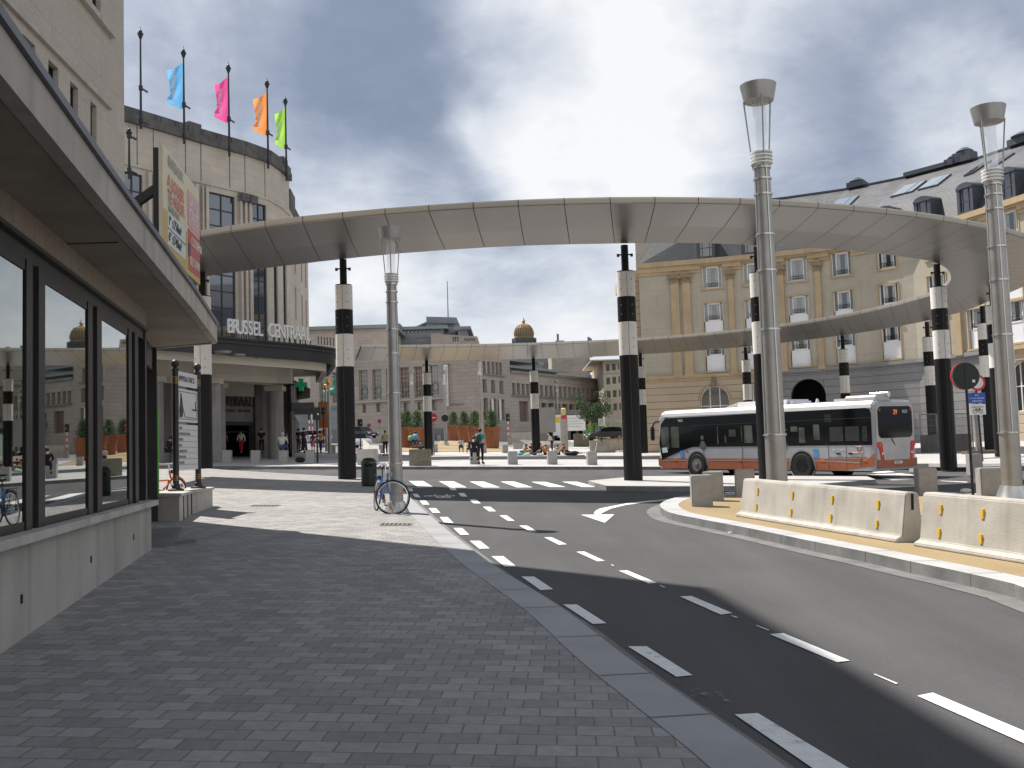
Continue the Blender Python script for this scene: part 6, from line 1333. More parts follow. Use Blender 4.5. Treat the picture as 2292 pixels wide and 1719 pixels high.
# ============================================================ bicycles
def bicycle(name, label, M, frame, wr=.34, steer=0.0):
    """local x forward, wheels in the x-z plane"""
    t = thing(name, label, 'bicycle', mtx=M)
    def turn(m):
        ca, sa = math.cos(steer), math.sin(steer); m.v = [Vector((.42+(v.x-.42)*ca-v.y*sa, (v.x-.42)*sa+v.y*ca, v.z)) for v in m.v]; return m
    def W_(x, nm):
        T_ = turn if x > 0 else (lambda q: q)
        m = MB(); n = 36
        for k in range(n): a, b_ = 2*math.pi*k/n, 2*math.pi*(k+1)/n; m.tube((x+wr*math.cos(a), 0, wr+wr*math.sin(a)), (x+wr*math.cos(b_), 0, wr+wr*math.sin(b_)), .017, .017, 7, False)
        T_(m); w = m.build(nm, M_RUB, t, world=False)
        m = MB()
        for k in range(n): a, b_ = 2*math.pi*k/n, 2*math.pi*(k+1)/n; q = wr-.028; m.tube((x+q*math.cos(a), 0, wr+q*math.sin(a)), (x+q*math.cos(b_), 0, wr+q*math.sin(b_)), .011, .011, 6, False)
        T_(m); m.build('rim', M_CHR, w, world=False)
        m = MB()
        for k in range(16): a = 2*math.pi*k/16; m.bar((x+.03*math.cos(a+.6), 0, wr+.03*math.sin(a+.6)), (x+(wr-.03)*math.cos(a), 0, wr+(wr-.03)*math.sin(a)), .004)
        m.tube((x, -.04, wr), (x, .04, wr), .03, .03, 10); T_(m); m.build('spokes', M_CHR, w, world=False)
        m = MB(); a0 = 0.5; 
        for k in range(10): a, b_ = math.pi*(.15+.62*k/10), math.pi*(.15+.62*(k+1)/10); q = wr+.035; m.obox((x+q*math.cos((a+b_)/2)*(1 if x > 0 else 1), 0, wr+q*math.sin((a+b_)/2)), (q*math.pi*.033*-math.sin((a+b_)/2), 0, q*math.pi*.033*math.cos((a+b_)/2)), (0, .025, 0), (.004*math.cos((a+b_)/2), 0, .004*math.sin((a+b_)/2)))
        T_(m); m.build('mudguard', frame, w, world=False)
        for k in (0.5, 3.6): m = MB(); m.box(x+.18*math.cos(k)-.035, x+.18*math.cos(k)+.035, -.012, .012, wr+.2*math.sin(k)-.02, wr+.2*math.sin(k)+.02); T_(m); m.build('spoke_reflector', M_ORG, w, world=False)
        return w
    W_(-.52, 'wheel'); W_(.55, 'wheel')
    m = MB(); bb = (-.08, 0, .28); st_ = (-.22, 0, .78); hd = (.36, 0, .82); hl = (.40, 0, .62)
    for a, b_, r in ((bb, st_, .018), (bb, hl, .02), (st_, (-.52, 0, wr), .010), (bb, (-.52, 0, wr), .012), (hd, hl, .02), ((-.18, 0, .62), hl, .016)): m.tube(a, b_, r, r, 8)
    fr_ = m.build('frame', frame, t, world=False)
    m = MB()
    for yy in (.04, -.04): m.path([(.40, yy, .64), (.47, yy, .45), (.55, yy, wr)], .011, 6)
    turn(m); m.build('fork', frame, t, world=False)
    m = MB(); m.ball((-.26, 0, .93), .14, .075, .04, 12, 8); m.tube(st_, (-.25, 0, .92), .013, .013, 8); m.build('saddle', M_BLKPL, t, world=False)
    m = MB(); m.tube(hd, (.34, 0, .98), .013, .013, 8); m.path([(.10, .27, 1.0), (.25, .28, 1.01), (.36, .12, .98), (.36, -.12, .98), (.25, -.28, 1.01), (.10, -.27, 1.0)], .012, 8); turn(m); m.build('handlebar', M_CHR, t, world=False)
    for s in (1, -1): m = MB(); m.tube((.08, s*.27, 1.0), (.2, s*.277, 1.005), .018, .018, 8); turn(m); m.build('grip', M_BLKPL, t, world=False)
    m = MB(); m.tube((bb[0], .04, bb[2]), (bb[0], .06, bb[2]), .09, .09, 18); m.path([(bb[0], .07, bb[2]), (bb[0]+.1, .07, bb[2]-.13)], .010, 6); m.box(bb[0]+.05, bb[0]+.15, .07, .15, bb[2]-.145, bb[2]-.12); m.path([(bb[0], -.07, bb[2]), (bb[0]-.1, -.07, bb[2]+.13)], .010, 6); m.box(bb[0]-.15, bb[0]-.05, -.15, -.07, bb[2]+.12, bb[2]+.145); m.build('crank', M_BLKPL, t, world=False)
    m = MB(); m.box(.44, .50, -.035, .035, .76, .84); turn(m); m.build('headlamp', M_CHR, t, world=False)
    m = MB(); m.box(-.75, -.35, -.06, .06, .72, .735); m.path([(-.7, .06, .72), (-.54, .06, wr)], .006, 5); m.path([(-.7, -.06, .72), (-.54, -.06, wr)], .006, 5); m.build('carrier', M_BLKPL, t, world=False)
    return t
bp_ = G(857, 1150); lampx, lampy = l2.x, l2.y
d_ = Vector((0.30, -0.954)); M = onground(bp_.x-.01, bp_.y+.62, (d_.x, d_.y)); 
M = M @ Matrix.Rotation(math.radians(3), 4, 'X')
M_BLU = mat('bicycle blue', (0.04, 0.13, 0.36), .35, var=.1, coat=.3)
f_ = G(861, 1150); r_ = G(838, 1141); hd_ = Vector((f_.x-r_.x, f_.y-r_.y)).normalized(); bk = bicycle('bicycle', 'blue city bicycle leaning against the slimmer steel lamp on the sidewalk', onground(f_.x-hd_.x*.42, f_.y-hd_.y*.42, (hd_.x, hd_.y)) @ Matrix.Rotation(math.radians(-5), 4, 'X'), M_BLU, steer=math.radians(72))
M_BOG = mat('bicycle orange', (0.55, 0.12, 0.03), .35, var=.1)
pb = Vector((-7.55, 21.3)); bicycle('bicycle', 'orange bicycle parked behind the low planter wall, under the street map totem', onground(pb.x, pb.y, (.35, 1)) @ Matrix.Rotation(math.radians(-6), 4, 'X'), M_BOG, wr=.33)
# ============================================================ street map totem
zt_ = gz(-6.7, 20)+.47
p0, p1 = Vector((ray(394, 1090).x*20.35, 20.35)), Vector((ray(444, 1088).x*21.75, 21.75))
t = thing('street_map_totem', 'double post street map and direction totem with ball tops on the low planter wall', 'information sign', (*((p0+p1)/2), zt_))
for p, h in ((p0, 2.62), (p1, 2.66)):
    m = MB(); m.lathe([(.16, 0), (.16, .03), (.085, .05), (.075, .12), (.062, .13), (.062, h-.18), (.08, h-.17), (.08, h-.13), (.05, h-.11), (.04, h-.09)], (*p, zt_), 16); po = m.build('post', M_BLACK, t)
    m = MB(); m.ball((*p, zt_+h-.02), .085, n=14, m=10); m.build('ball_finial', M_BLACK, po)
    for zz in (.22, .26, .30, h-.42, h-.38, h-.34, h-.30): m = MB(); m.lathe([(.063, -.01), (.068, -.008), (.068, .008), (.063, .01)], (*p, zt_+zz), 16); m.build('brass_band', mat('brass', (.35, .22, .08), .35, .8), po)
TS = Fac(tuple(p0), tuple(p1)); uu = Vector((*TS.d, 0))
M_PLT = mat('sign plate', (0.56, 0.57, 0.56), .5, var=.04)
pan = [(2.17, 2.46), (1.42, 2.10), (0.42, 1.36)]
for k, (z0, z1) in enumerate(pan):
    m = MB(); TS.box(m, .07, TS.L-.07, zt_+z0, zt_+z1, -.02, .02); pl = m.build('panel', M_PLT, t)
    if k == 0: m = MB(); text_into(m, 'IMPERATRICE', .165, .002, TS.P(.16, zt_+z0+.09, .024), uu, (0, 0, 1)); m.build('lettering', M_BLKPL, pl, fix=False)
    if k == 1:
        m = MB(); TS.box(m, .12, TS.L-.12, zt_+z0+.05, zt_+z0+.06, .02, .026); TS.box(m, .12, TS.L-.12, zt_+z1-.06, zt_+z1-.05, .02, .026); TS.box(m, .12, .13, zt_+z0+.05, zt_+z1-.05, .02, .026); TS.box(m, TS.L-.13, TS.L-.12, zt_+z0+.05, zt_+z1-.05, .02, .026)
        m.path([TS.P(.28, zt_+z0+.58, .026), TS.P(.38, zt_+z0+.3, .026), TS.P(.5, zt_+z0+.1, .026), TS.P(1.2, zt_+z0+.09, .026)], .006, 4); m.path([TS.P(1.18, zt_+z0+.45, .026), TS.P(1.18, zt_+z0+.25, .026), TS.P(.95, zt_+z0+.27, .026), TS.P(1.3, zt_+z0+.27, .026)], .01, 4); m.build('map_lines', M_BLKPL, pl)
        m = MB(); pts = [(.19, .08), (.36, .10), (.40, .22), (.33, .33), (.30, .55), (.25, .60), (.22, .35), (.17, .25)]; m.extr([TS.P(a, zt_+z0+b_, .021) for a, b_ in pts], Vector((*TS.n, 0))*.005); m.build('map_park', M_BLKPL, pl)
    if k == 2:
        m = MB()
        for j in range(8): z = zt_+z1-.12*(j+.95); TS.box(m, .09, TS.L-.09, z, z+.005, .02, .025)
        m.build('divider', M_BLKPL, pl)
        for j, w in enumerate(('GARE', 'CENTRAALSTATION', 'MUSEES', 'PARC', 'GRAND PLACE', 'MONTAGNE', 'THEATRE')):
            m = MB(); text_into(m, w, .075, .002, TS.P(.14, zt_+z1-.12*(j+.8)+.0, .024), uu, (0, 0, 1)); m.build('lettering', mat('grey ink', (.18, .18, .2), .6), pl, fix=False)
# ============================================================ letting hoarding on the shop canopy
HB = Fac((ray(365, 500).x*12.3, 12.3), (ray(447, 600).x*14.6, 14.6)); hz0, hz1 = 4.2, At(447, 428, 14.6).z
t = thing('letting_hoarding', 'big cream, yellow and red office letting board standing on the shop canopy', 'hoarding', HB.P(HB.L/2, hz0))
m = MB(); HB.box(m, 0, HB.L, hz0, hz1, -.05, 0); bd = m.build('board', mat('board cream', (.62, .56, .40), .5, var=.05), t)
LL = HB.L; Hh = hz1-hz0
def hp(nm, a, b_, c, d, mt, o=.006): m = MB(); HB.box(m, LL*a, LL*b_, hz0+Hh*c, hz0+Hh*d, 0, o); return m.build(nm, mt, bd)
M_BY = mat('board ochre', (.50, .36, .10), .5, var=.1); M_BR = mat('board red', (.45, .09, .08), .5, var=.12); M_BG = mat('board paper', (.60, .62, .60), .5); M_BP = mat('board pink', (.62, .32, .32), .45, var=.15, scale=2)
hp('lower_field', .0, 1, 0, .42, M_BY, .004); hp('area_table', .10, .56, .12, .42, M_BG, .008); hp('red_field', .64, .99, .50, .86, M_BP, .008); hp('red_field', .64, .99, .06, .47, M_BR, .008)
hp('table_line', .10, .56, .265, .275, M_BLKPL, .011); hp('blue_edge', .64, .70, .20, .33, mat('navy', (.03, .04, .15), .5), .010)
def ht(s, size, a, c, mt, sq=1.0): m = MB(); text_into(m, s, size, .002, HB.P(LL*a, hz0+Hh*c, .012), (*HB.d, 0), (0, 0, 1)); m.build('lettering', mt, bd, fix=False)
M_TR = mat('faded red ink', (.60, .16, .12), .5); M_TG = mat('grey green ink', (.30, .33, .30), .5); M_TW = mat('white ink', (.7, .7, .7), .5)
ht('BUREAUX', .2, .12, .86, M_TG); ht('A LOUER', .24, .10, .66, M_TR); ht('TE HUUR', .24, .10, .52, M_TR); ht('kantoren', .17, .12, .44, M_TG)
ht('1º ±750m²', .18, .11, .31, M_BLKPL); ht('6º ±740m²', .18, .11, .16, M_BLKPL); 
ht('JONES', .24, .66, .58, M_TW); ht('LANG', .20, .68, .72, M_TW); ht('CODEMA', .18, .72, .33, M_TW); ht('02 51989', .18, .68, .12, M_TW)
m = MB(); q = HB.P(LL*.03, hz0+Hh*.62, -.05); m.bar(q, (q.x-1.3, q.y-.1, 4.15), .10); m.build('strut', M_DGREEN, t)
m = MB(); q = HB.P(LL*.93, hz0+Hh*.5, -.05); m.bar(q, (q.x-1.3, q.y-.1, 4.15), .08); m.build('strut', M_DGREEN, t)
for a in (.02, .5, .98): m = MB(); HB.box(m, LL*a-.03, LL*a+.03, 4.12, hz1-.05, -.12, -.051); m.build('post', M_BLACK, t)
# ============================================================ road signs
def disc(mb, c, r, y0, y1, n=28): mb.tube((c[0], y0, c[1]), (c[0], y1, c[1]), r, r, n)
p = G(2178, 1110); D = p.y
t = thing('round_sign_from_behind', 'large round sign back with red rim, on a thin black post on the island', 'sign', p, 0.0)
hz = At(2161, 842, D).z-p.z; m = MB(); m.tube((0, 0, 0), (0, 0, hz+.25), .035, .035, 12); m.build('post', M_BLACK, t, world=False)
m = MB(); disc(m, (-.02, hz), .345, -.065, -.045); di = m.build('sign_back', M_GREEND, t, world=False)
m = MB(); m.lathe([(.33, -.04), (.352, -.04), (.352, .0), (.33, .0)], (-.045, -.0, hz), 32, axis='y', caps=False); m.build('rim', M_RED, di, world=False)
m = MB(); m.box(.13, .20, -.072, -.066, hz-.17, hz-.10); m.build('sticker', M_WHITE, di, world=False); m = MB(); m.box(-.05, 0, -.075, -.066, hz-.3, hz+.3); m.build('clamp', M_BLACK, di, world=False)
Dp = 44.5; p = At(2201, 1052, Dp)
t = thing('no_vehicles_sign', 'round white sign with red ring over blue and white plates, right behind the dark sign', 'sign', p, 0)
f = lambda y: At(2198, y, Dp).z-p.z; xo = -.12
m = MB(); m.tube((xo+.12, 0, 0), (xo, 0, f(838)), .045, .045, 10); m.build('post', M_BLACK, t, world=False)
m = MB(); disc(m, (xo+.06, f(856.5)), .36, -.08, -.05); di = m.build('sign_plate', M_RED, t, world=False); m = MB(); disc(m, (xo+.06, f(856.5)), .26, -.09, -.081); m.build('white_centre', M_WHITE, di, world=False)
m = MB(); m.box(xo-.37, xo+.38, -.08, -.055, f(902), f(879)); bl = m.build('blue_plate', M_BLUE, t, world=False)
for k, s in enumerate(('BUS', 'UITGEZONDERD', 'DIENSTEN')): m = MB(); text_into(m, s, .085 if k == 1 else .10, .002, Vector(p)+Vector((xo, -.083, f(886+6.6*k))), (1, 0, 0), (0, 0, 1), 'CENTER'); m.build('lettering', M_WHITE, bl, fix=False)
m = MB(); m.box(xo-.35, xo+.36, -.08, -.055, f(928), f(904)); wp_ = m.build('white_plate', M_WHITE, t, world=False)
m = MB(); text_into(m, 'uitgezonderd', .1, .002, Vector(p)+Vector((xo, -.083, f(912))), (1, 0, 0), (0, 0, 1), 'CENTER'); m.build('lettering', M_BLKPL, wp_, fix=False)
m = MB(); zc_ = f(920.5)
for sx in (-.13, .13):
    pts = [(xo+sx+.085*math.cos(a), -.085, zc_+.085*math.sin(a)) for a in [2*math.pi*k/14 for k in range(15)]]; m.path(pts, .012, 4)
m.path([(xo-.13, -.085, zc_), (xo-.05, -.085, zc_+.12), (xo+.09, -.085, zc_+.11), (xo-.01, -.085, zc_), (xo-.05, -.085, zc_+.12)], .012, 4); m.path([(xo+.13, -.085, zc_), (xo+.08, -.085, zc_+.15)], .012, 4); m.build('bicycle_pictogram', M_BLKPL, wp_, world=False)
# second metal post leaning by it
m = MB(); q = At(2192, 1015, 47); 
t = thing('grey_post', 'grey galvanised post on a wooden base behind the round white sign', 'post', q); m.tube((0, 0, 0), (-.1, 0, 2.9), .14, .14, 10); m.build('post', M_STATG, t, world=False); m = MB(); m.box(-.7, .7, -.3, .3, -.02, .12); m.build('base', mat('timber base', (.14, .10, .07), .9), t, world=False)
def sgn(name, label, px, pyc, r, D, face, pyb, inner=None, back=False, barw=False):
    z = gz(ray(px, 990).x*D, D); c = At(px, pyc, D); t = thing(name, label, 'sign', (c.x, D, z)); h = c.z-z; r = r/FPX*D
    m = MB(); m.tube((0, 0, 0), (0, 0, h+r*.8), .05, .05, 8); m.build('post', M_STATG, t, world=False)
    m = MB(); disc(m, (0, h), r, -.10, -.07); pl = m.build('plate', face, t, world=False)
    if barw: m = MB(); m.box(-r*.7, r*.7, -.112, -.10, h-r*.16, h+r*.16); m.build('white_bar', M_WHITE, pl, world=False)
    if inner: m = MB(); disc(m, (0, h), r*.72, -.112, -.10); m.build('inner_disc', inner, pl, world=False)
    return t
sgn('no_entry_sign', 'red no entry sign with white bar beside the plaza pillar', 969.5, 935, 9.5, 78.5, M_RED, 0, barw=True)
sgn('round_sign_from_behind', 'dark round sign back on a distant lamp pole left of the planter shrubs', 996, 936, 8, 127, M_BLACK, 0)
M_PUR = mat('parking sign violet', (.12, .05, .22), .5)
sgn('no_parking_sign', 'small round violet no parking sign before the museum, right of the dark car', 849.5, 943, 4.8, 135, M_RED, 0, M_PUR); sgn('no_parking_sign', 'small violet and red round sign just above the dark car', 826, 952, 4.6, 128, M_RED, 0, M_PUR)
sgn('speed_sign', 'distant round sign with red ring seen above the planters', 1060, 926, 4.5, 160, M_RED, 0, M_CREAM)
# traffic lights
def tlight(label, px, py0, py1, pyb, D, w, col=M_BLACK, stripes=False, lit=True, name='traffic_light'):
    c = At(px, pyb, D); z = c.z; t = thing(name, label, 'traffic light', (c.x, D, z), group='traffic lights round the square'); f = lambda y: At(px, y, D).z-z; w = w/FPX*D
    if stripes:
        n = 6; H = f(py1)
        for k in range(n): m = MB(); m.tube((0, 0, H*k/n), (0, 0, H*(k+1)/n-.004), .07, .07, 10); m.build('post_band', M_RED if k % 2 == 0 else M_WHITE, t, world=False)
    else: m = MB(); m.tube((0, 0, 0), (0, 0, f(py1)), .055, .055, 10); m.build('post', M_BLACK, t, world=False)
    m = MB(); m.box(-w/2, w/2, -.12, .12, f(py1), f(py0)); h = m.build('signal_head', col, t, world=False, bevel=.03)
    m = MB(); m.box(w*.12, w*.3, -.13, -.12, f(py1-(py1-py0)*.4), f(py1-(py1-py0)*.52)); m.build('sticker', M_WHITE, h, world=False)
    return t
tlight('black traffic light seen from behind, on a thin post right of the black travel bag', 711, 912, 940, 1037, 56, 18)
tlight('small black traffic light seen from behind, right of the nearer left pillar', 807, 938, 954, 1004, 88, 11)
tlight('white edged traffic light on a striped post, left of the big black one', 700, 924, 940, 985, 110, 6, M_WHITE, True)
tlight('traffic light head left of the white edged one, on a striped post', 693, 926, 940, 984, 112, 5, M_BLACK, True)
tlight('dark traffic light half behind the gilded poles', 725, 912, 927, 1000, 84, 8)
tlight('traffic light with white edge on a red and white post right of the orange planters', 1138, 926, 943, 980, 122, 9, M_BLACK, True)
# gilded poles
for px, pyt, lab in ((738, 861, 'tall slim pole with a gilded top beside the left pillar, the nearer one'), (731.5, 872, 'tall slim pole with a gilded top, the farther one left of its twin')):
    D = 84 if px > 735 else 95; z = gz(ray(px, 1000).x*D, D); H = At(px, pyt, D).z-z; t = thing('gilded_pole', lab, 'pole', (ray(px, 1000).x*D, D, z), group='gilded poles by the station street')
    m = MB(); m.tube((0, 0, 0), (0, 0, H), .16, .11, 12); m.build('pole', M_STEEL, t, world=False); m = MB(); m.lathe([(.12, H), (.26, H+.15), (.22, H+.45), (.05, H+.55)], n=12); m.build('gilded_top', mat('gilt', (.6, .33, .10), .35, .7), t, world=False)
    if px > 735: m = MB(); m.box(-.9, -.15, -.03, .03, 2.2, 4.4); m.build('orange_banner', M_BOR, t, world=False)
# info pylon, white panels, construction site
p = At(1264, 1006, 92); t = thing('info_pylon', 'grey information pylon with a red pictogram right of the standing woman', 'pylon', p)
f = lambda y: At(1262, y, 92).z-p.z
m = MB(); m.box(-.33, .33, -.12, .12, -.2, f(931)); m.build('pylon', M_CONC, t, world=False)
m = MB(); m.box(-.2, .25, -.15, -.12, f(938), f(930)); m.build('red_pictogram', M_RED, t, world=False); m = MB(); m.lathe([(.1, f(931)), (.22, f(927)), (.22, f(915)), (.1, f(913))], n=12); m.build('yellow_lantern', mat('yellow lantern', (.6, .5, .2), .5), t, world=False)
p = At(1290, 985, 118); t = thing('billboard', 'white billboard panel behind the grey information pylon', 'billboard', p); f = lambda y: At(1290, y, 118).z-p.z
m = MB(); m.box(-1.3, 1.15, -.06, .06, f(964), f(929)); b = m.build('panel', M_WHITE, t, world=False); m = MB(); m.box(-1.9, -1.35, -.06, .06, f(985), f(940)); m.build('side_panel', mat('map panel', (.4, .5, .45), .6, var=.4, scale=1), t, world=False)
m = MB()
for k in range(4): m.box(-1.1, .9-(k % 2)*.4, -.07, -.06, f(937+k*6), f(936.3+k*6))
m.build('print_lines', mat('grey ink', (.18, .18, .2), .6), b, world=False)
for x in (-1, .9): m = MB(); m.tube((x, .1, 0), (x, .1, f(964)), .06, .06, 8); m.build('post', M_STATG, t, world=False)
p = At(1245, 985, 120); t = thing('grid_screen', 'tall grey gridded panel screen behind the plaza pillar', 'screen', p); f = lambda y: At(1222, y, 120).z-p.z
m = MB(); m.box(-2.0, 0.0, -.05, .05, f(968), f(912)); m.build('screen', mat('grey screen', (.24, .23, .22), .7, var=.1, scale=.5), t, world=False)
p = At(1240, 975, 125); t = thing('bright_poster', 'small bright white and yellow poster by the arcade', 'poster', p); m = MB(); m.box(-.1, 1.0, -.04, .04, .0, 2.6); m.build('sheet', M_WHITE, t, world=False); m = MB(); m.box(.2, .8, -.06, -.04, 1.6, 2.3); m.build('picture', M_YEL, t, world=False)
# retaining walls
def wallpx(name, label, pts, D, yt, yb, m_, th=.4):
    a, b_ = At(pts[0], yb, D), At(pts[1], yb, D); t = MB(); z1 = At((pts[0]+pts[1])/2, yt, D).z; t.box(a.x, b_.x, D, D+th, a.z-1, z1); o = t.build(name, m_, None); tag(o, label, 'wall'); 
    return o
wallpx('low_wall', 'low brown stone retaining wall behind the info pylon', (1284, 1330), 122, 970, 984, mat('brown wall', (.16, .13, .10), .9, var=.2, scale=.6))
wallpx('low_wall', 'low pale wall along the street between the striped signal post and plaza pillar', (1136, 1200), 124, 968, 978, M_CONCL)
wallpx('low_wall', 'pale low wall under the museum right of the dark car', (826, 868), 138, 962, 978, M_CONCL)
wallpx('grey_ramp_wall', 'grey wall under the hedge at the end of the station street', (655, 775), 140, 926, 980, M_MG)
wallpx('terrace_wall', 'low concrete terrace wall with dry grass, right of the plaza pillar', (1320, 1400), 98, 985, 995, M_CONC)
t = MB(); a, b_ = At(1338, 983, 99), At(1398, 983, 99); t.box(a.x, b_.x, 99, 104, a.z-.2, a.z+.02); o = t.build('dry_grass', mat('dry grass', (.36, .27, .12), .95, var=.3, scale=3, bump=.5), None); tag(o, kind='stuff'); 
# ramp wedge of the low bench wall in front of the pillar
a_ = At(1163, 1002, 96); t = MB(); t.extr([At(1163, 984, 96), At(1185, 1002, 95), At(1262, 1004, 93), At(1262, 990, 93)], (0, .8, 0)); o = t.build('stone_bench_wall', M_CONC, None); tag(o, 'sloping low concrete bench wall behind the sitting group', 'wall')
a_ = At(810, 1000, 90); t = MB(); t.extr([At(812, 982, 92), At(826, 996, 90), At(851, 998, 88), At(851, 1014, 86), At(812, 1012, 88)], (0, .8, 0)); o = t.build('street_ramp_wall', M_CONC, None); tag(o, 'sloping grey concrete wall by the zebra crossing right of the left pillar', 'wall')
# site fence behind the parked car, right
def mesh_fence(label, px0, px1, pyt, pyb, D0, D1, n, name='site_fence'):
    a, b_ = At(px0, pyb, D0), At(px1, pyb, D1); t = thing(name, label, 'fence', a); h = At(px0, pyt, D0).z-a.z; d = b_-a
    for i in range(n):
        p, q = a+d*(i/n), a+d*((i+.97)/n); m = MB(); up = Vector((0, 0, h))
        for s, e in ((p, q), (p+up, q+up), (p, p+up), (q, q+up)): m.tube(s, e, .035, .035, 6)
        fr = m.build('panel_frame', M_STATG, t); m = MB()
        for k in range(1, 16): m.bar(p+(q-p)*k/16, p+(q-p)*k/16+up, .012)
        for k in range(1, 6): m.bar(p+up*k/6, q+up*k/6, .012)
        m.build('mesh', M_STATG, fr)
    return t
mesh_fence('galvanised mesh site fence behind the tail of the bus', 2062, 2180, 927, 1003, 58, 57, 3)
mesh_fence('pale mesh site fence behind the parked car and tree', 1346, 1400, 943, 975, 118, 116, 3)
p0_, p1_ = At(2062, 1003, 57.5), At(2110, 1003, 57); t = MB(); t.box(p0_.x, p1_.x+1.5, 56.6, 57.6, p0_.z-.3, p0_.z+.75); o = t.build('stone_stack', M_STATD, None, bevel=.03); tag(o, 'dark grey stone block stack at the foot of the mesh fence behind the bus', 'block')
# equestrian statue
p = At(748, 909, 132); t = thing('equestrian_statue', 'green bronze horse and rider statue on a stone plinth, half behind the left pillar', 'statue', p)
M_VERD = mat('verdigris bronze', (.07, .20, .16), .6, .2, var=.45, scale=2)
def skin(name, verts, edges, radii, m_, parent, sub=1, M=None):
    me = bpy.data.meshes.new(name); me.from_pydata([tuple(v) for v in verts], edges, []); me.materials.append(m_); o = bpy.data.objects.new(name, me); COL.objects.link(o)
    md = o.modifiers.new('skin', 'SKIN'); md.use_smooth_shade = True
    if not me.skin_vertices: raise RuntimeError('no skin layer')
    for i, r in enumerate(radii): me.skin_vertices[0].data[i].radius = (r, r) if isinstance(r, (int, float)) else r
    me.skin_vertices[0].data[0].use_root = True
    if sub: s = o.modifiers.new('sub', 'SUBSURF'); s.levels = sub; s.render_levels = sub
    if parent is not None: o.parent = parent
    return o
hv = [(0,0,1.9),(-.9,0,1.9),(.9,0,2.0),(1.4,0,2.7),(1.75,0,3.05),(2.15,0,2.75), (-1.0,.25,1.2),(-1.25,.25,.65),(-1.1,.25,0),(-1.0,-.25,1.2),(-.8,-.25,.6),(-.7,-.25,0),(1.0,.25,1.2),(1.05,.25,.6),(1.1,.25,0),(1.1,-.25,1.35),(1.6,-.25,1.2),(1.5,-.25,.8),(-1.35,0,2.0),(-1.75,0,1.4)]
he = [(0,1),(0,2),(2,3),(3,4),(4,5),(1,6),(6,7),(7,8),(1,9),(9,10),(10,11),(2,12),(12,13),(13,14),(2,15),(15,16),(16,17),(1,18),(18,19)]
hr = [.50,.50,.48,.30,.22,.12,.28,.13,.11,.28,.13,.11,.2,.11,.1,.2,.11,.1,.12,.08]
skin('horse', hv, he, hr, M_VERD, t)
rv = [(0,0,2.5),(0,0,3.0),(0,0,3.45),(0,0,3.75),(0,0,3.95),(0,0,4.15),(.05,.3,3.5),(.35,.35,3.2),(.7,.2,3.1),(.05,-.3,3.5),(.3,-.35,3.2),(.6,-.2,3.05),(.2,.45,2.3),(.1,.5,1.6),(.3,.5,1.45),(.2,-.45,2.3),(.1,-.5,1.6),(.3,-.5,1.45)]
re_ = [(0,1),(1,2),(2,3),(3,4),(4,5),(2,6),(6,7),(7,8),(2,9),(9,10),(10,11),(0,12),(12,13),(13,14),(0,15),(15,16),(16,17)]
skin('rider', rv, re_, [.25,.24,.27,.1,.17,.14,.12,.1,.07,.12,.1,.07,.16,.12,.09,.16,.12,.09], M_VERD, t)
m = MB(); m.box(-2.4, 2.4, -1.2, 1.2, -3.2, -.3); m.box(-2.6, 2.6, -1.4, 1.4, -.3, 0); m.build('plinth', M_MG, t, world=False)
# ============================================================ planting
def leafmat(name, c, tr=.35):
    m = mat(name, c, .55, var=.45, scale=3.5); nt = m.node_tree
    if not any(n.type == 'BSDF_TRANSLUCENT' for n in nt.nodes):
        b_ = nt.nodes['Principled BSDF']; t_ = nt.nodes.new('ShaderNodeBsdfTranslucent'); t_.inputs[0].default_value = (c[0]*1.6, c[1]*1.8, c[2]*1.1, 1); mx = nt.nodes.new('ShaderNodeMixShader'); mx.inputs[0].default_value = tr
        nt.links.new(b_.outputs[0], mx.inputs[1]); nt.links.new(t_.outputs[0], mx.inputs[2]); nt.links.new(mx.outputs[0], nt.nodes['Material Output'].inputs[0])
    return m
M_LEAF = leafmat('shrub leaf', (.030, .068, .018)); M_LEAF2 = leafmat('tree leaf', (.028, .06, .018), .2); M_LEAF3 = leafmat('hedge leaf', (.08, .19, .025)); M_BARK = mat('bark', (.07, .055, .04), .9, var=.3, scale=8)
def leaves(mb, c, r, n, s, rnd):
    for _ in range(n):
        v = Vector((rnd.gauss(0, 1), rnd.gauss(0, 1), rnd.gauss(0, 1))).normalized()*(rnd.random()**.4); p = Vector(c)+Vector((v.x*r[0], v.y*r[1], v.z*r[2]))
        a = Vector((rnd.uniform(-1, 1), rnd.uniform(-1, 1), rnd.uniform(-1, 1))).normalized(); b_ = a.cross(Vector((rnd.uniform(-1, 1), rnd.uniform(-1, 1), rnd.uniform(-1, 1)))).normalized(); k = s*rnd.uniform(.6, 1.4)
        mb.add([p-a*k, p-b_*k*.55, p+a*k, p+b_*k*.55], [(0, 1, 2, 3)], False)
M_TERR = mat('terracotta corten', (.27, .105, .055), .8, var=.15, scale=.7, stain=.2); M_SOIL = mat('soil', (.05, .035, .025), .95)
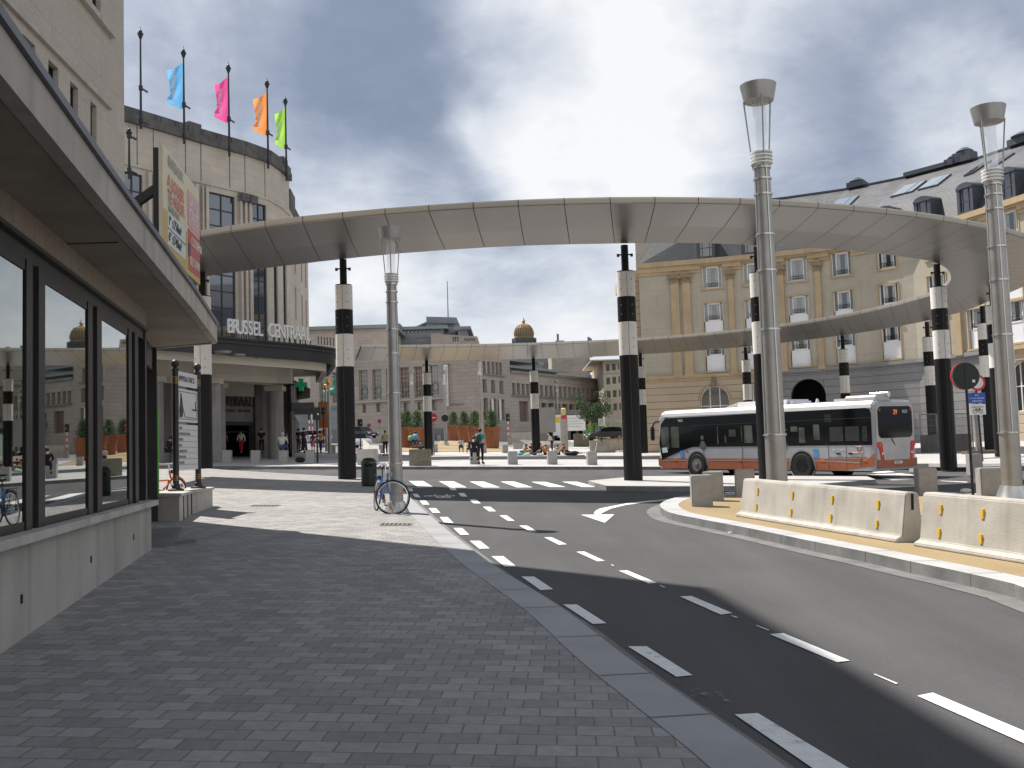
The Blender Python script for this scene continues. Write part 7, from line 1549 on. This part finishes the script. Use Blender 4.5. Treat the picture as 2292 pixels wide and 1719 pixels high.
def planter_proto(label, p, rnd, h=2.45, r=1.03, hs=2.0):
    t = thing('plant_pot', label, 'planter', p, 0, group='giant terracotta plant pots')
    m = MB(); m.lathe([(r*.74, 0), (r*.97, h*.86)], n=40, smooth=False); m.lathe([(r*1.02, h*.86), (r*1.08, h), (r*1.0, h), (r*.95, h*.9)], n=40, smooth=False); m.build('pot', M_TERR, t, world=False)
    m = MB(); m.lathe([(r*.95, h*.9), (.01, h*.93)], n=24); m.build('soil', M_SOIL, t, world=False)
    m = MB()
    for k in range(9): 
        z = h*.95+hs*k/9; w = .78*(1-(k/10.2)**2.4)+.12; leaves(m, (rnd.uniform(-.08, .08), rnd.uniform(-.08, .08), z+.15), (w, w, .26), 130, .085, rnd)
    m.build('shrub', M_LEAF, t, world=False, fix=False); m = MB(); m.tube((0, 0, h*.9), (0, 0, h+hs*.7), .05, .02, 6); m.build('stem', M_BARK, t, world=False)
    return t
R7 = random.Random(5)
pots = [(1102, 1003.5, 116, 'giant terracotta pot with a shrub, nearest and largest of the right group', 1.0), (1081, 998, 124, 'giant terracotta pot with a shrub, second from the right of the right group', .98), (1063.5, 994, 131, 'giant terracotta pot with a shrub, third in the receding right group', .97), (1040, 991, 138, 'giant terracotta pot with a shrub, fourth in the receding right group', .97), (1016.5, 988, 147, 'giant terracotta pot with a shrub, farthest left of the right group', .98),
        (935, 1003, 116, 'giant terracotta pot with a shrub directly left of the plaza pillar', .98), (912, 1001, 119, 'giant terracotta pot with a shrub behind the blue shirt, middle of the left group', .98), (894, 1000, 122, 'giant terracotta pot with a shrub, leftmost, behind the slim lamp', .97)]
pp = None
for px, py, D, lab, sc in pots:
    q = At(px, py, D)
    if pp is None: pp = planter_proto(lab, q, R7)
    else: dup(pp, q, R7.uniform(0, 6), lab, scale=sc)
def tree(name, label, p, H, cr, M_, seed, n=26, leafs=170, ls=.11, tr=.09):
    rnd = random.Random(seed); t = thing(name, label, 'tree', p); m = MB(); tips = []
    m.tube((0, 0, -.2), (.05, .02, H*.38), tr, tr*.75, 8); base = Vector((.05, .02, H*.36))
    for k in range(9):
        a = 2*math.pi*k/9+rnd.uniform(-.3, .3); e = Vector((cr*.85*math.cos(a)*rnd.uniform(.6, 1), cr*.85*math.sin(a)*rnd.uniform(.6, 1), H*rnd.uniform(.5, .98))); mid = base+(e-base)*.5+Vector((rnd.uniform(-.15, .15), rnd.uniform(-.15, .15), .15)); m.tube(base, mid, tr*.5, tr*.3, 6); m.tube(mid, e, tr*.3, tr*.1, 5); tips += [mid, e, (mid+e)/2]
    m.build('trunk', M_BARK, t, world=False); m = MB()
    for k in range(n):
        c = tips[k % len(tips)]+Vector((rnd.uniform(-.35, .35), rnd.uniform(-.35, .35), rnd.uniform(-.25, .35)))*cr*.5; s = rnd.uniform(.28, .52); leaves(m, c, (cr*s, cr*s, cr*s*.6), leafs, ls, rnd)
    m.build('crown', M_, t, world=False, fix=False); return t
q = At(1330, 985, 105); tree('street_tree', 'small leafy street tree with gappy crown left of the near pillar', q, 5.2, 2.1, M_LEAF2, 3, 26, 150, .085)
t = thing('clipped_hedge', 'bright green hedge above the grey wall at the end of the station street', 'hedge', At(700, 925, 141)); m = MB(); rnd = random.Random(4); a_ = At(655, 925, 141); b_ = At(770, 925, 141)
for k in range(26): c = a_+(b_-a_)*(k+.5)/26; leaves(m, c+Vector((0, .3, .55)), (.5, .8, .75), 120, .09, rnd)
m.build('foliage', M_LEAF3, t, fix=False); m = MB(); m.box(a_.x, b_.x, 141.2, 141.9, a_.z-.2, a_.z+.6); m.build('stems', M_BARK, t)
# greenery inside the hotel passage edge
t = thing('green_bushes', 'wild green bushes behind the mesh fence by the parked car', 'bush', At(1320, 972, 119)); m = MB(); rnd = random.Random(9)
for k in range(8): c = At(1312+k*9, 968-(k % 3)*4, 119.5); leaves(m, c, (.6, .5, .9), 120, .10, rnd)
m.build('foliage', M_LEAF3, t, fix=False)
# ============================================================ cars
def car(label, M, paint, group='cars in the far street', L=4.2, W_=1.72, H=1.45, name='car'):
    t = thing(name, label, 'car', mtx=M, group=group); hw = W_/2
    pr = [(-L/2, .30), (-L/2, .62), (-L/2+.05, .80), (-L/2+.25, .95), (L*.22, .92), (L*.42, .80), (L/2-.03, .62), (L/2, .45), (L/2, .28)]
    m = MB(); m.extr([(x, -hw, z) for x, z in pr], (0, W_, 0)); m.build('body', paint, t, world=False, bevel=.06)
    g = [(-L/2+.22, .93), (-L/2+.50, H-.05), (-L*.18, H), (L*.08, H-.04), (L*.24, .92)]; w2 = hw-.10
    m = MB(); n = len(g); vs = [(x, -hw+.04, z) if z < 1 else (x, -w2+.06, z) for x, z in g]+[(x, hw-.04, z) if z < 1 else (x, w2-.06, z) for x, z in g]; m.add(vs, [tuple(range(n)), tuple(range(n, 2*n))[::-1]]+[(i, i+1, n+i+1, n+i) for i in range(n-1)]); m.build('windows', M_BGL, t, world=False)
    m = MB(); rf = [(-L/2+.52, H-.045), (-L*.18, H+.01), (L*.07, H-.025)]; m.add([(x, -w2+.04, z) for x, z in rf]+[(x, w2-.04, z) for x, z in rf], [(0, 1, 4, 3), (1, 2, 5, 4)]); m.build('roof', paint, t, world=False)
    for x in (-L*.31, L*.31):
        for s in (-1, 1):
            m = MB(); m.lathe([(.16, -.09), (.29, -.09), (.31, -.06), (.31, .06), (.29, .09), (.18, .09)], (x, s*(hw-.06), .31), 20, axis='y'); w = m.build('wheel', M_RUB, t, world=False); m = MB(); m.lathe([(.19, -.02), (.17, .0), (.001, .02)], (x, s*(hw+.03), .31), 16, axis='y'); m.build('rim', M_STATG, w, world=False)
    for s in (-1, 1):
        m = MB(); m.box(L/2-.12, L/2+.01, s*hw*.9-.14*(s > 0), s*hw*.9+.14*(s < 0)+.0, .56, .70) if s > 0 else m.box(L/2-.12, L/2+.01, -hw*.9, -hw*.9+.28, .56, .70); m.build('headlight', M_WHITE, t, world=False)
        m = MB(); m.box(-L/2-.01, -L/2+.1, s*hw*.8-.12, s*hw*.8+.12, .66, .82); m.build('tail_light', M_RED, t, world=False)
    m = MB(); m.box(L/2+.001, L/2+.015, -.26, .26, .38, .48); m.build('number_plate', M_WHITE, t, world=False)
    return t
def carm(px, py, D, hx_, hy_): c = At(px, py, D); a = Vector((hx_, hy_, 0)).normalized(); b_ = Vector((0, 0, 1)).cross(a); return Matrix(((a.x, b_.x, 0, c.x), (a.y, b_.y, 0, c.y), (0, 0, 1, c.z), (0, 0, 0, 1)))
P_DK = mat('dark car paint', (.035, .03, .045), .25, .3, var=.05, coat=.6); P_LT = mat('pale blue car paint', (.45, .52, .58), .3, .3, var=.04, coat=.5); P_SV = mat('silver car paint', (.45, .46, .48), .3, .4, var=.04, coat=.5)
car('dark purple car driving out of the far street, right of the left pillar', carm(810, 982, 118, .75, -.66), P_DK)
car('pale blue car half hidden behind the left pillar and signal post', carm(795, 1003, 96, .55, -.83), P_LT)
car('dark parked hatchback by the tree and dry grass', carm(1354, 985, 108, -.95, -.3), P_DK, H=1.4)
car('silver car behind the pedestrians in the station street', carm(686, 993, 112, -.4, .9), P_SV)
car('white car farther back in the station street between the signal posts', carm(716, 989, 125, -.5, .86), mat('white car paint', (.7, .7, .7), .3, 0, var=.03, coat=.5))
# ============================================================ people
SK_ = {'a': mat('skin fair', (.50, .30, .22), .6, var=.08), 'b': mat('skin tan', (.34, .19, .12), .6, var=.08)}
HR = {'br': mat('hair brown', (.06, .03, .018), .6, var=.3, scale=20), 'bk': mat('hair black', (.012, .010, .010), .5, var=.3), 'bl': mat('hair blond', (.45, .30, .13), .6, var=.3), 'gr': mat('hair grey', (.35, .34, .33), .7, var=.2), 'rd': mat('hair auburn', (.18, .06, .025), .6, var=.3)}
def cl(name, c): return mat('cloth '+name, c, .85, var=.12, scale=6)
C = dict(white=cl('white', (.62, .62, .62)), red=cl('red', (.55, .03, .04)), black=cl('black', (.014, .014, .017)), lgrey=cl('light grey', (.46, .46, .43)), navy=cl('navy', (.02, .03, .07)), jeans=cl('denim', (.045, .075, .15)), pink=cl('pink', (.62, .13, .30)), orange=cl('orange', (.70, .23, .04)),
         khaki=cl('khaki', (.36, .30, .15)), turq=cl('turquoise', (.04, .36, .46)), blue=cl('sky blue', (.06, .36, .62)), green=cl('green', (.20, .36, .08)), purple=cl('purple', (.13, .07, .16)), grey=cl('grey', (.18, .18, .19)), beige=cl('beige', (.42, .33, .22)), peach=cl('peach', (.62, .26, .14)), dred=cl('dark red', (.20, .02, .03)), brown=cl('brown', (.11, .07, .045)), dgrey=cl('dark grey', (.05, .05, .055)), skin=SK_['a'])
def person(label, px, py, D, pose='stand', face=(0, -1), h=1.72, top='white', legs='jeans', hair='br', sk='a', sleeve='short', skirt=False, bag=None, group=None, long_hair=False, seat=.0, z=None, lift=0.0):
    c = At(px, py, D); zz = c.z if z is None else z; s = h/1.75; a = Vector((face[0], face[1], 0)).normalized()   # local +y faces 'face'
    M = Matrix(((a.y, a.x, 0, c.x), (-a.x, a.y, 0, c.y), (0, 0, 1, zz+lift), (0, 0, 0, 1))) @ Matrix.Scale(s, 4)
    t = thing('person', label, 'person', mtx=M, group=group)
    J = dict(pel=(0,0,.95), sp=(0,.0,1.12), ch=(0,0,1.34), ne=(0,0,1.49), hd=(0,.02,1.60), ht=(0,.01,1.70))
    L = {}
    for k, sg in (('l', -1), ('r', 1)):
        L[k] = dict(sh=(sg*.185,0,1.42), el=(sg*.25,-.03,1.14), wr=(sg*.26,.06,.90), ha=(sg*.25,.09,.82), hi=(sg*.09,0,.90), kn=(sg*.10,.02,.50), an=(sg*.10,-.02,.09), to=(sg*.11,.14,.045))
    if pose == 'walk':
        L['l'].update(kn=(-.10,.18,.52), an=(-.10,.26,.10), to=(-.10,.42,.07), el=(-.25,-.12,1.15), wr=(-.25,-.06,.92), ha=(-.25,-.02,.85)); L['r'].update(kn=(.10,-.02,.50), an=(.10,-.30,.14), to=(.10,-.20,.05), el=(.25,.05,1.15), wr=(.24,.20,.98), ha=(.23,.26,.93))
    if pose == 'bend':
        J.update(sp=(0,.05,1.10), ch=(0,.14,1.29), ne=(0,.22,1.42), hd=(0,.30,1.50), ht=(0,.34,1.59))
        for k, sg in (('l', -1), ('r', 1)): L[k].update(sh=(sg*.18,.16,1.36), el=(sg*.2,.22,1.10), wr=(sg*.12,.38,1.05), ha=(sg*.08,.43,1.03))
    if pose in ('sit', 'lean'):
        dz = -.43; J = {k: (v[0], v[1], v[2]+dz) for k, v in J.items()}; J.update(ch=(0,.07,.90), ne=(0,.14,1.04), hd=(0,.20,1.13), ht=(0,.21,1.23), sp=(0,.02,.69), pel=(0,-.02,.54))
        for k, sg in (('l', -1), ('r', 1)): L[k].update(sh=(sg*.185,.08,.97), el=(sg*.27,.14,.73), wr=(sg*.20,.34,.62), ha=(sg*.14,.40,.60), hi=(sg*.10,.0,.52), kn=(sg*.16,.42,.50), an=(sg*.15,.42,.10), to=(sg*.16,.56,.05))
    if pose == 'ground':
        J.update(pel=(0,0,.12), sp=(0,-.02,.28), ch=(0,.03,.48), ne=(0,.08,.62), hd=(0,.13,.71), ht=(0,.13,.81))
        for k, sg in (('l', -1), ('r', 1)): L[k].update(sh=(sg*.18,.04,.56), el=(sg*.27,.14,.36), wr=(sg*.2,.34,.34), ha=(sg*.14,.40,.35), hi=(sg*.10,.03,.12), kn=(sg*.22,.42,.38), an=(sg*.13,.62,.08), to=(sg*.14,.76,.05))
    if pose == 'recline':
        J.update(pel=(0,0,.13), sp=(0,-.14,.20), ch=(0,-.30,.32), ne=(0,-.42,.42), hd=(0,-.48,.51), ht=(0,-.50,.60))
        for k, sg in (('l', -1), ('r', 1)): L[k].update(sh=(sg*.18,-.34,.38), el=(sg*.26,-.50,.18), wr=(sg*.25,-.45,.04), ha=(sg*.25,-.38,.03), hi=(sg*.10,.03,.12), kn=(sg*.14,.42,.22), an=(sg*.13,.84,.08), to=(sg*.14,.95,.14))
    names = ['pel','sp','ch','ne','hd','ht']; V = [J[k] for k in names]; R = [.12,.115,.13,.052,.088,.062]; E = [(0,1),(1,2),(2,3),(3,4),(4,5)]
    idx = {}
    for k in 'lr':
        b0 = len(V)
        for n_, r_ in (('sh',.055),('el',.042),('wr',.03),('ha',.036),('hi',.082),('kn',.058),('an',.04),('to',.038)): idx[k+n_] = len(V); V.append(L[k][n_]); R.append(r_)
        E += [(2,idx[k+'sh']),(idx[k+'sh'],idx[k+'el']),(idx[k+'el'],idx[k+'wr']),(idx[k+'wr'],idx[k+'ha']),(0,idx[k+'hi']),(idx[k+'hi'],idx[k+'kn']),(idx[k+'kn'],idx[k+'an']),(idx[k+'an'],idx[k+'to'])]
    skin('body', V, E, R, SK_[sk], t)
    # top
    if top != 'skin':
        V2 = [J['pel'],J['sp'],J['ch'],tuple(Vector(J['ch']).lerp(Vector(J['ne']), .72))]; E2 = [(0,1),(1,2),(2,3)]; R2 = [.145,.135,.155,.07]
        for k in 'lr':
            b0 = len(V2); e = Vector(L[k]['sh']).lerp(Vector(L[k]['el']), .75 if sleeve == 'short' else 1.0); V2 += [L[k]['sh'], tuple(e)]; R2 += [.075,.062]; E2 += [(2,b0),(b0,b0+1)]
            if sleeve == 'long': V2.append(tuple(Vector(L[k]['el']).lerp(Vector(L[k]['wr']), .92))); R2.append(.046); E2.append((b0+1,b0+2))
        skin('shirt', V2, E2, R2, C[top], t)
    V3 = [J['pel']]; R3 = [.135]; E3 = []
    for k in 'lr':
        b0 = len(V3); an = Vector(L[k]['kn']).lerp(Vector(L[k]['an']), .9 if not skirt else .02); V3 += [L[k]['hi'], L[k]['kn'], tuple(an)]; R3 += [.10,.074,.058]; E3 += [(0,b0),(b0,b0+1),(b0+1,b0+2)]
    if skirt and pose in ('stand', 'walk'):
        m = MB(); m.lathe([(.135, 1.04), (.17, .9), (.24, .5 if skirt is True else skirt), (.20, .5 if skirt is True else skirt)], n=16); m.build('skirt', C[legs], t, world=False)
    else: skin('trousers', V3, E3, R3, C[legs], t)
    m = MB()
    for k in 'lr': a0, t0 = Vector(L[k]['an']), Vector(L[k]['to']); m.obox((a0+t0)/2+Vector((0, .01, -.02)), (.045, 0, 0), (t0-a0)*.62+Vector((0, .0, 0)), (0, 0, .04))
    m.build('shoes', C['black'], t, world=False)
    hd, ht = Vector(J['hd']), Vector(J['ht']); m = MB(); dr = (ht-hd).normalized(); c0 = hd+dr*.045-Vector((0, .022, 0)); m.ball(c0, .098, .105, .105, 14, 10)
    if long_hair: m.ball(c0+Vector((0, -.05, -.10)), .085, .06, .16, 12, 8)
    m.build('hair', HR[hair], t, world=False)
    m = MB(); m.ball(hd+Vector((0, .095, .0)), .014, .02, .022, 8, 6); m.build('nose', SK_[sk], t, world=False)
    for sg in (-1, 1): m = MB(); m.ball(hd+Vector((sg*.033, .088, .03)), .012, .008, .008, 8, 6); m.build('eye', HR['bk'], t, world=False)
    if bag:
        m = MB(); cb = Vector(J['ch'])+Vector((0, -.22, -.08)); m.ball(cb, .15, .12, .22, 12, 8); m.build('backpack', C[bag], t, world=False)
    return t
def P(*a, **k): return person(*a, **k)
P('woman in bright red trousers and white cardigan walking out of the station door', 540, 1015.7, 71, 'walk', (0, -1), 1.68, 'white', 'red', 'br', sleeve='long')
P('person in dark clothes with a bag at the left side of the station door', 501, 1014, 70, 'stand', (.6, -1), 1.7, 'dgrey', 'black', 'bk', bag='dred')
P('man in black standing right of the station door', 586, 1015, 69, 'stand', (.3, -1), 1.75, 'black', 'black', 'bk')
P('man in a light grey T-shirt sitting on a stone bollard with his back to us', 632, 1037.5, 56.8, 'sit', (0, 1), 1.92, 'lgrey', 'jeans', 'gr', lift=.40)
P('man in a dark blue shirt standing by the station column behind the seated man', 635, 1014, 67, 'stand', (0, 1), 1.78, 'navy', 'black', 'rd')
P('woman in purple top and long black skirt walking away beside the station street', 681, 1013, 66, 'walk', (.1, 1), 1.66, 'purple', 'black', 'bk', skirt=.15, bag='black')
P('girl in a pink skirt with long dark hair in the station street', 701, 1012, 70, 'stand', (0, 1), 1.35, 'purple', 'pink', 'bk', skirt=.55, long_hair=True)
P('person in an orange shirt and jeans walking up the station street', 718, 1013.7, 74, 'walk', (.1, 1), 1.62, 'orange', 'jeans', 'br')
P('distant person in a red shirt farther up the station street', 727, 993, 96, 'stand', (0, -1), 1.7, 'red', 'black', 'br')
P('person in black standing in the shade of the station street wall', 669, 1010, 72, 'stand', (.4, 1), 1.65, 'black', 'dgrey', 'bk')
P('person in a khaki jacket and black trousers just left of the slim lamp', 863, 1019.7, 68, 'stand', (-.2, -1), 1.72, 'khaki', 'black', 'bk', sleeve='long')
P('person in a light blue T-shirt sitting with back to us before the left planters', 929, 1009, 84, 'sit', (.3, 1), 1.85, 'blue', 'navy', 'bk', lift=.3)
P('person in a green shirt seated left of the one in light blue', 918, 1009, 85, 'sit', (.6, 1), 1.75, 'green', 'navy', 'br', lift=.25)
P('dark clothed person crouching low just left of the plaza pillar', 941, 1012, 80, 'ground', (1, -.3), 1.7, 'grey', 'navy', 'br', lift=.15)
P('person with a round black backpack sitting right of the plaza pillar', 966, 1012, 79, 'sit', (-1, .2), 1.6, 'beige', 'black', 'rd', bag='black')
P('person with a dark backpack in front sitting on the terrace kerb', 1032, 1012, 86, 'sit', (.1, -1), 1.7, 'lgrey', 'navy', 'br', bag=None)
P('small person in grey hugging knees on the terrace kerb next to the backpacker', 1049, 1012, 85, 'sit', (0, -1), 1.35, 'lgrey', 'dgrey', 'br', lift=-.1)
P('man in a turquoise shirt with a backpack standing behind the bollard', 1076, 1038, 52.2, 'stand', (.25, 1), 1.86, 'turq', 'black', 'bk', bag='dgrey')
P('man in black with his back to us sitting on the left bollard of the row', 1062, 1040, 51.4, 'sit', (0, 1), 1.72, 'black', 'black', 'br', sleeve='long', lift=.24)
P('blond woman in a white T-shirt and dark trousers standing over the sitting group', 1236, 1011, 86, 'bend', (-1, -.2), 1.66, 'white', 'navy', 'bl')
P('man in dark clothes seated at the far left behind the street map totem', 376, 1036, 55, 'sit', (1, -.1), 1.78, 'black', 'black', 'bk', sleeve='long', lift=.18)
gs = 'people sitting together on the plaza'
for px, py, D, pose, fc, tp, lg, hr_, lab, lh in ((1176, 1017, 79, 'ground', (.8, -.5), 'beige', 'khaki', 'br', 'person with brown hair in beige at the left end of the sitting group', True), (1190, 1014, 82, 'ground', (.2, -1), 'dred', 'grey', 'rd', 'person in dark red, second from the left in the sitting group', False),
        (1198, 1020, 77, 'recline', (-.8, .3), 'purple', 'dgrey', 'br', 'person in dark clothes reclining in front of the sitting group', False), (1209, 1014, 82, 'ground', (.3, -1), 'peach', 'jeans', 'br', 'person in peach, middle of the sitting group', True), (1222, 1018, 78.5, 'ground', (.1, 1), 'orange', 'black', 'rd', 'person in an orange top seen from behind in the sitting group', False),
        (1249, 1018, 78, 'ground', (-.1, 1), 'white', 'black', 'br', 'person in a white top and black straps seen from behind in the sitting group', False), (1264, 1015, 81, 'ground', (-.9, -.4), 'peach', 'brown', 'rd', 'person in peach leaning forward right of the white top', False), (1276, 1017, 79.5, 'recline', (1, .1), 'black', 'black', 'bk', 'person in black lying at the right end of the sitting group', False)):
    P(lab, px, py, D, pose, fc, 1.7, tp, lg, hr_, group=gs, long_hair=lh)
# bags and clothes of the group
def blob(name, label, px, py, D, r, m_, cat='bag'):
    c = At(px, py, D); m = MB(); rnd = random.Random(px); m.ball((0, 0, r[2]*.8), r[0], r[1], r[2], 14, 9); m.v = [v*(1+.14*math.sin(v.x*13+v.z*9+px)+.05*rnd.uniform(-1, 1)) for v in m.v]; o = m.build(name, m_, None, world=False); o.location = c; tag(o, label, cat); return o
blob('shoulder_bag', 'pale turquoise and white bag in front of the sitting group', 1180, 1020.5, 76, (.30, .2, .13), mat('pale bag', (.45, .60, .58), .8, var=.4, scale=5)); blob('shoulder_bag', 'turquoise bag at the left edge of the sitting group', 1165, 1020, 76.5, (.2, .2, .15), C['turq'])
blob('plastic_carrier', 'pale green carrier bag in front of the orange top', 1209, 1021, 75.8, (.26, .2, .12), mat('pale green bag', (.42, .55, .42), .8, var=.3, scale=5)); blob('jacket_heap', 'heap of black jackets at the right of the sitting group', 1279, 1019.5, 77, (.6, .3, .17), C['black'], 'clothes'); blob('jacket_heap', 'smaller dark heap of clothes left in the sitting group', 1172, 1016, 80, (.3, .25, .2), C['brown'], 'clothes')
c = At(1273, 1021, 75.5); m = MB(); m.box(-1.6, 1.2, -.3, .7, 0, .04); o = m.build('blanket', C['dred'], None, world=False, bevel=.01); o.location = c; tag(o, 'dark red blanket spread under the right of the sitting group', 'blanket')
c = At(672, 1035, 57.5); m = MB(); m.box(-.28, .28, -.14, .14, 0, .28); m.v = [Vector((v.x*(1-.1*v.z), v.y, v.z)) for v in m.v]; t = thing('travel_bag', 'black travel bag on the ground left of the bollard by the signal post', 'bag', c); m.build('body', M_BLKPL, t, world=False, bevel=.07); m = MB(); m.path([(-.1, 0, .27), (-.07, 0, .36), (.07, 0, .36), (.1, 0, .27)], .012, 6); m.build('handle', M_BLKPL, t, world=False)
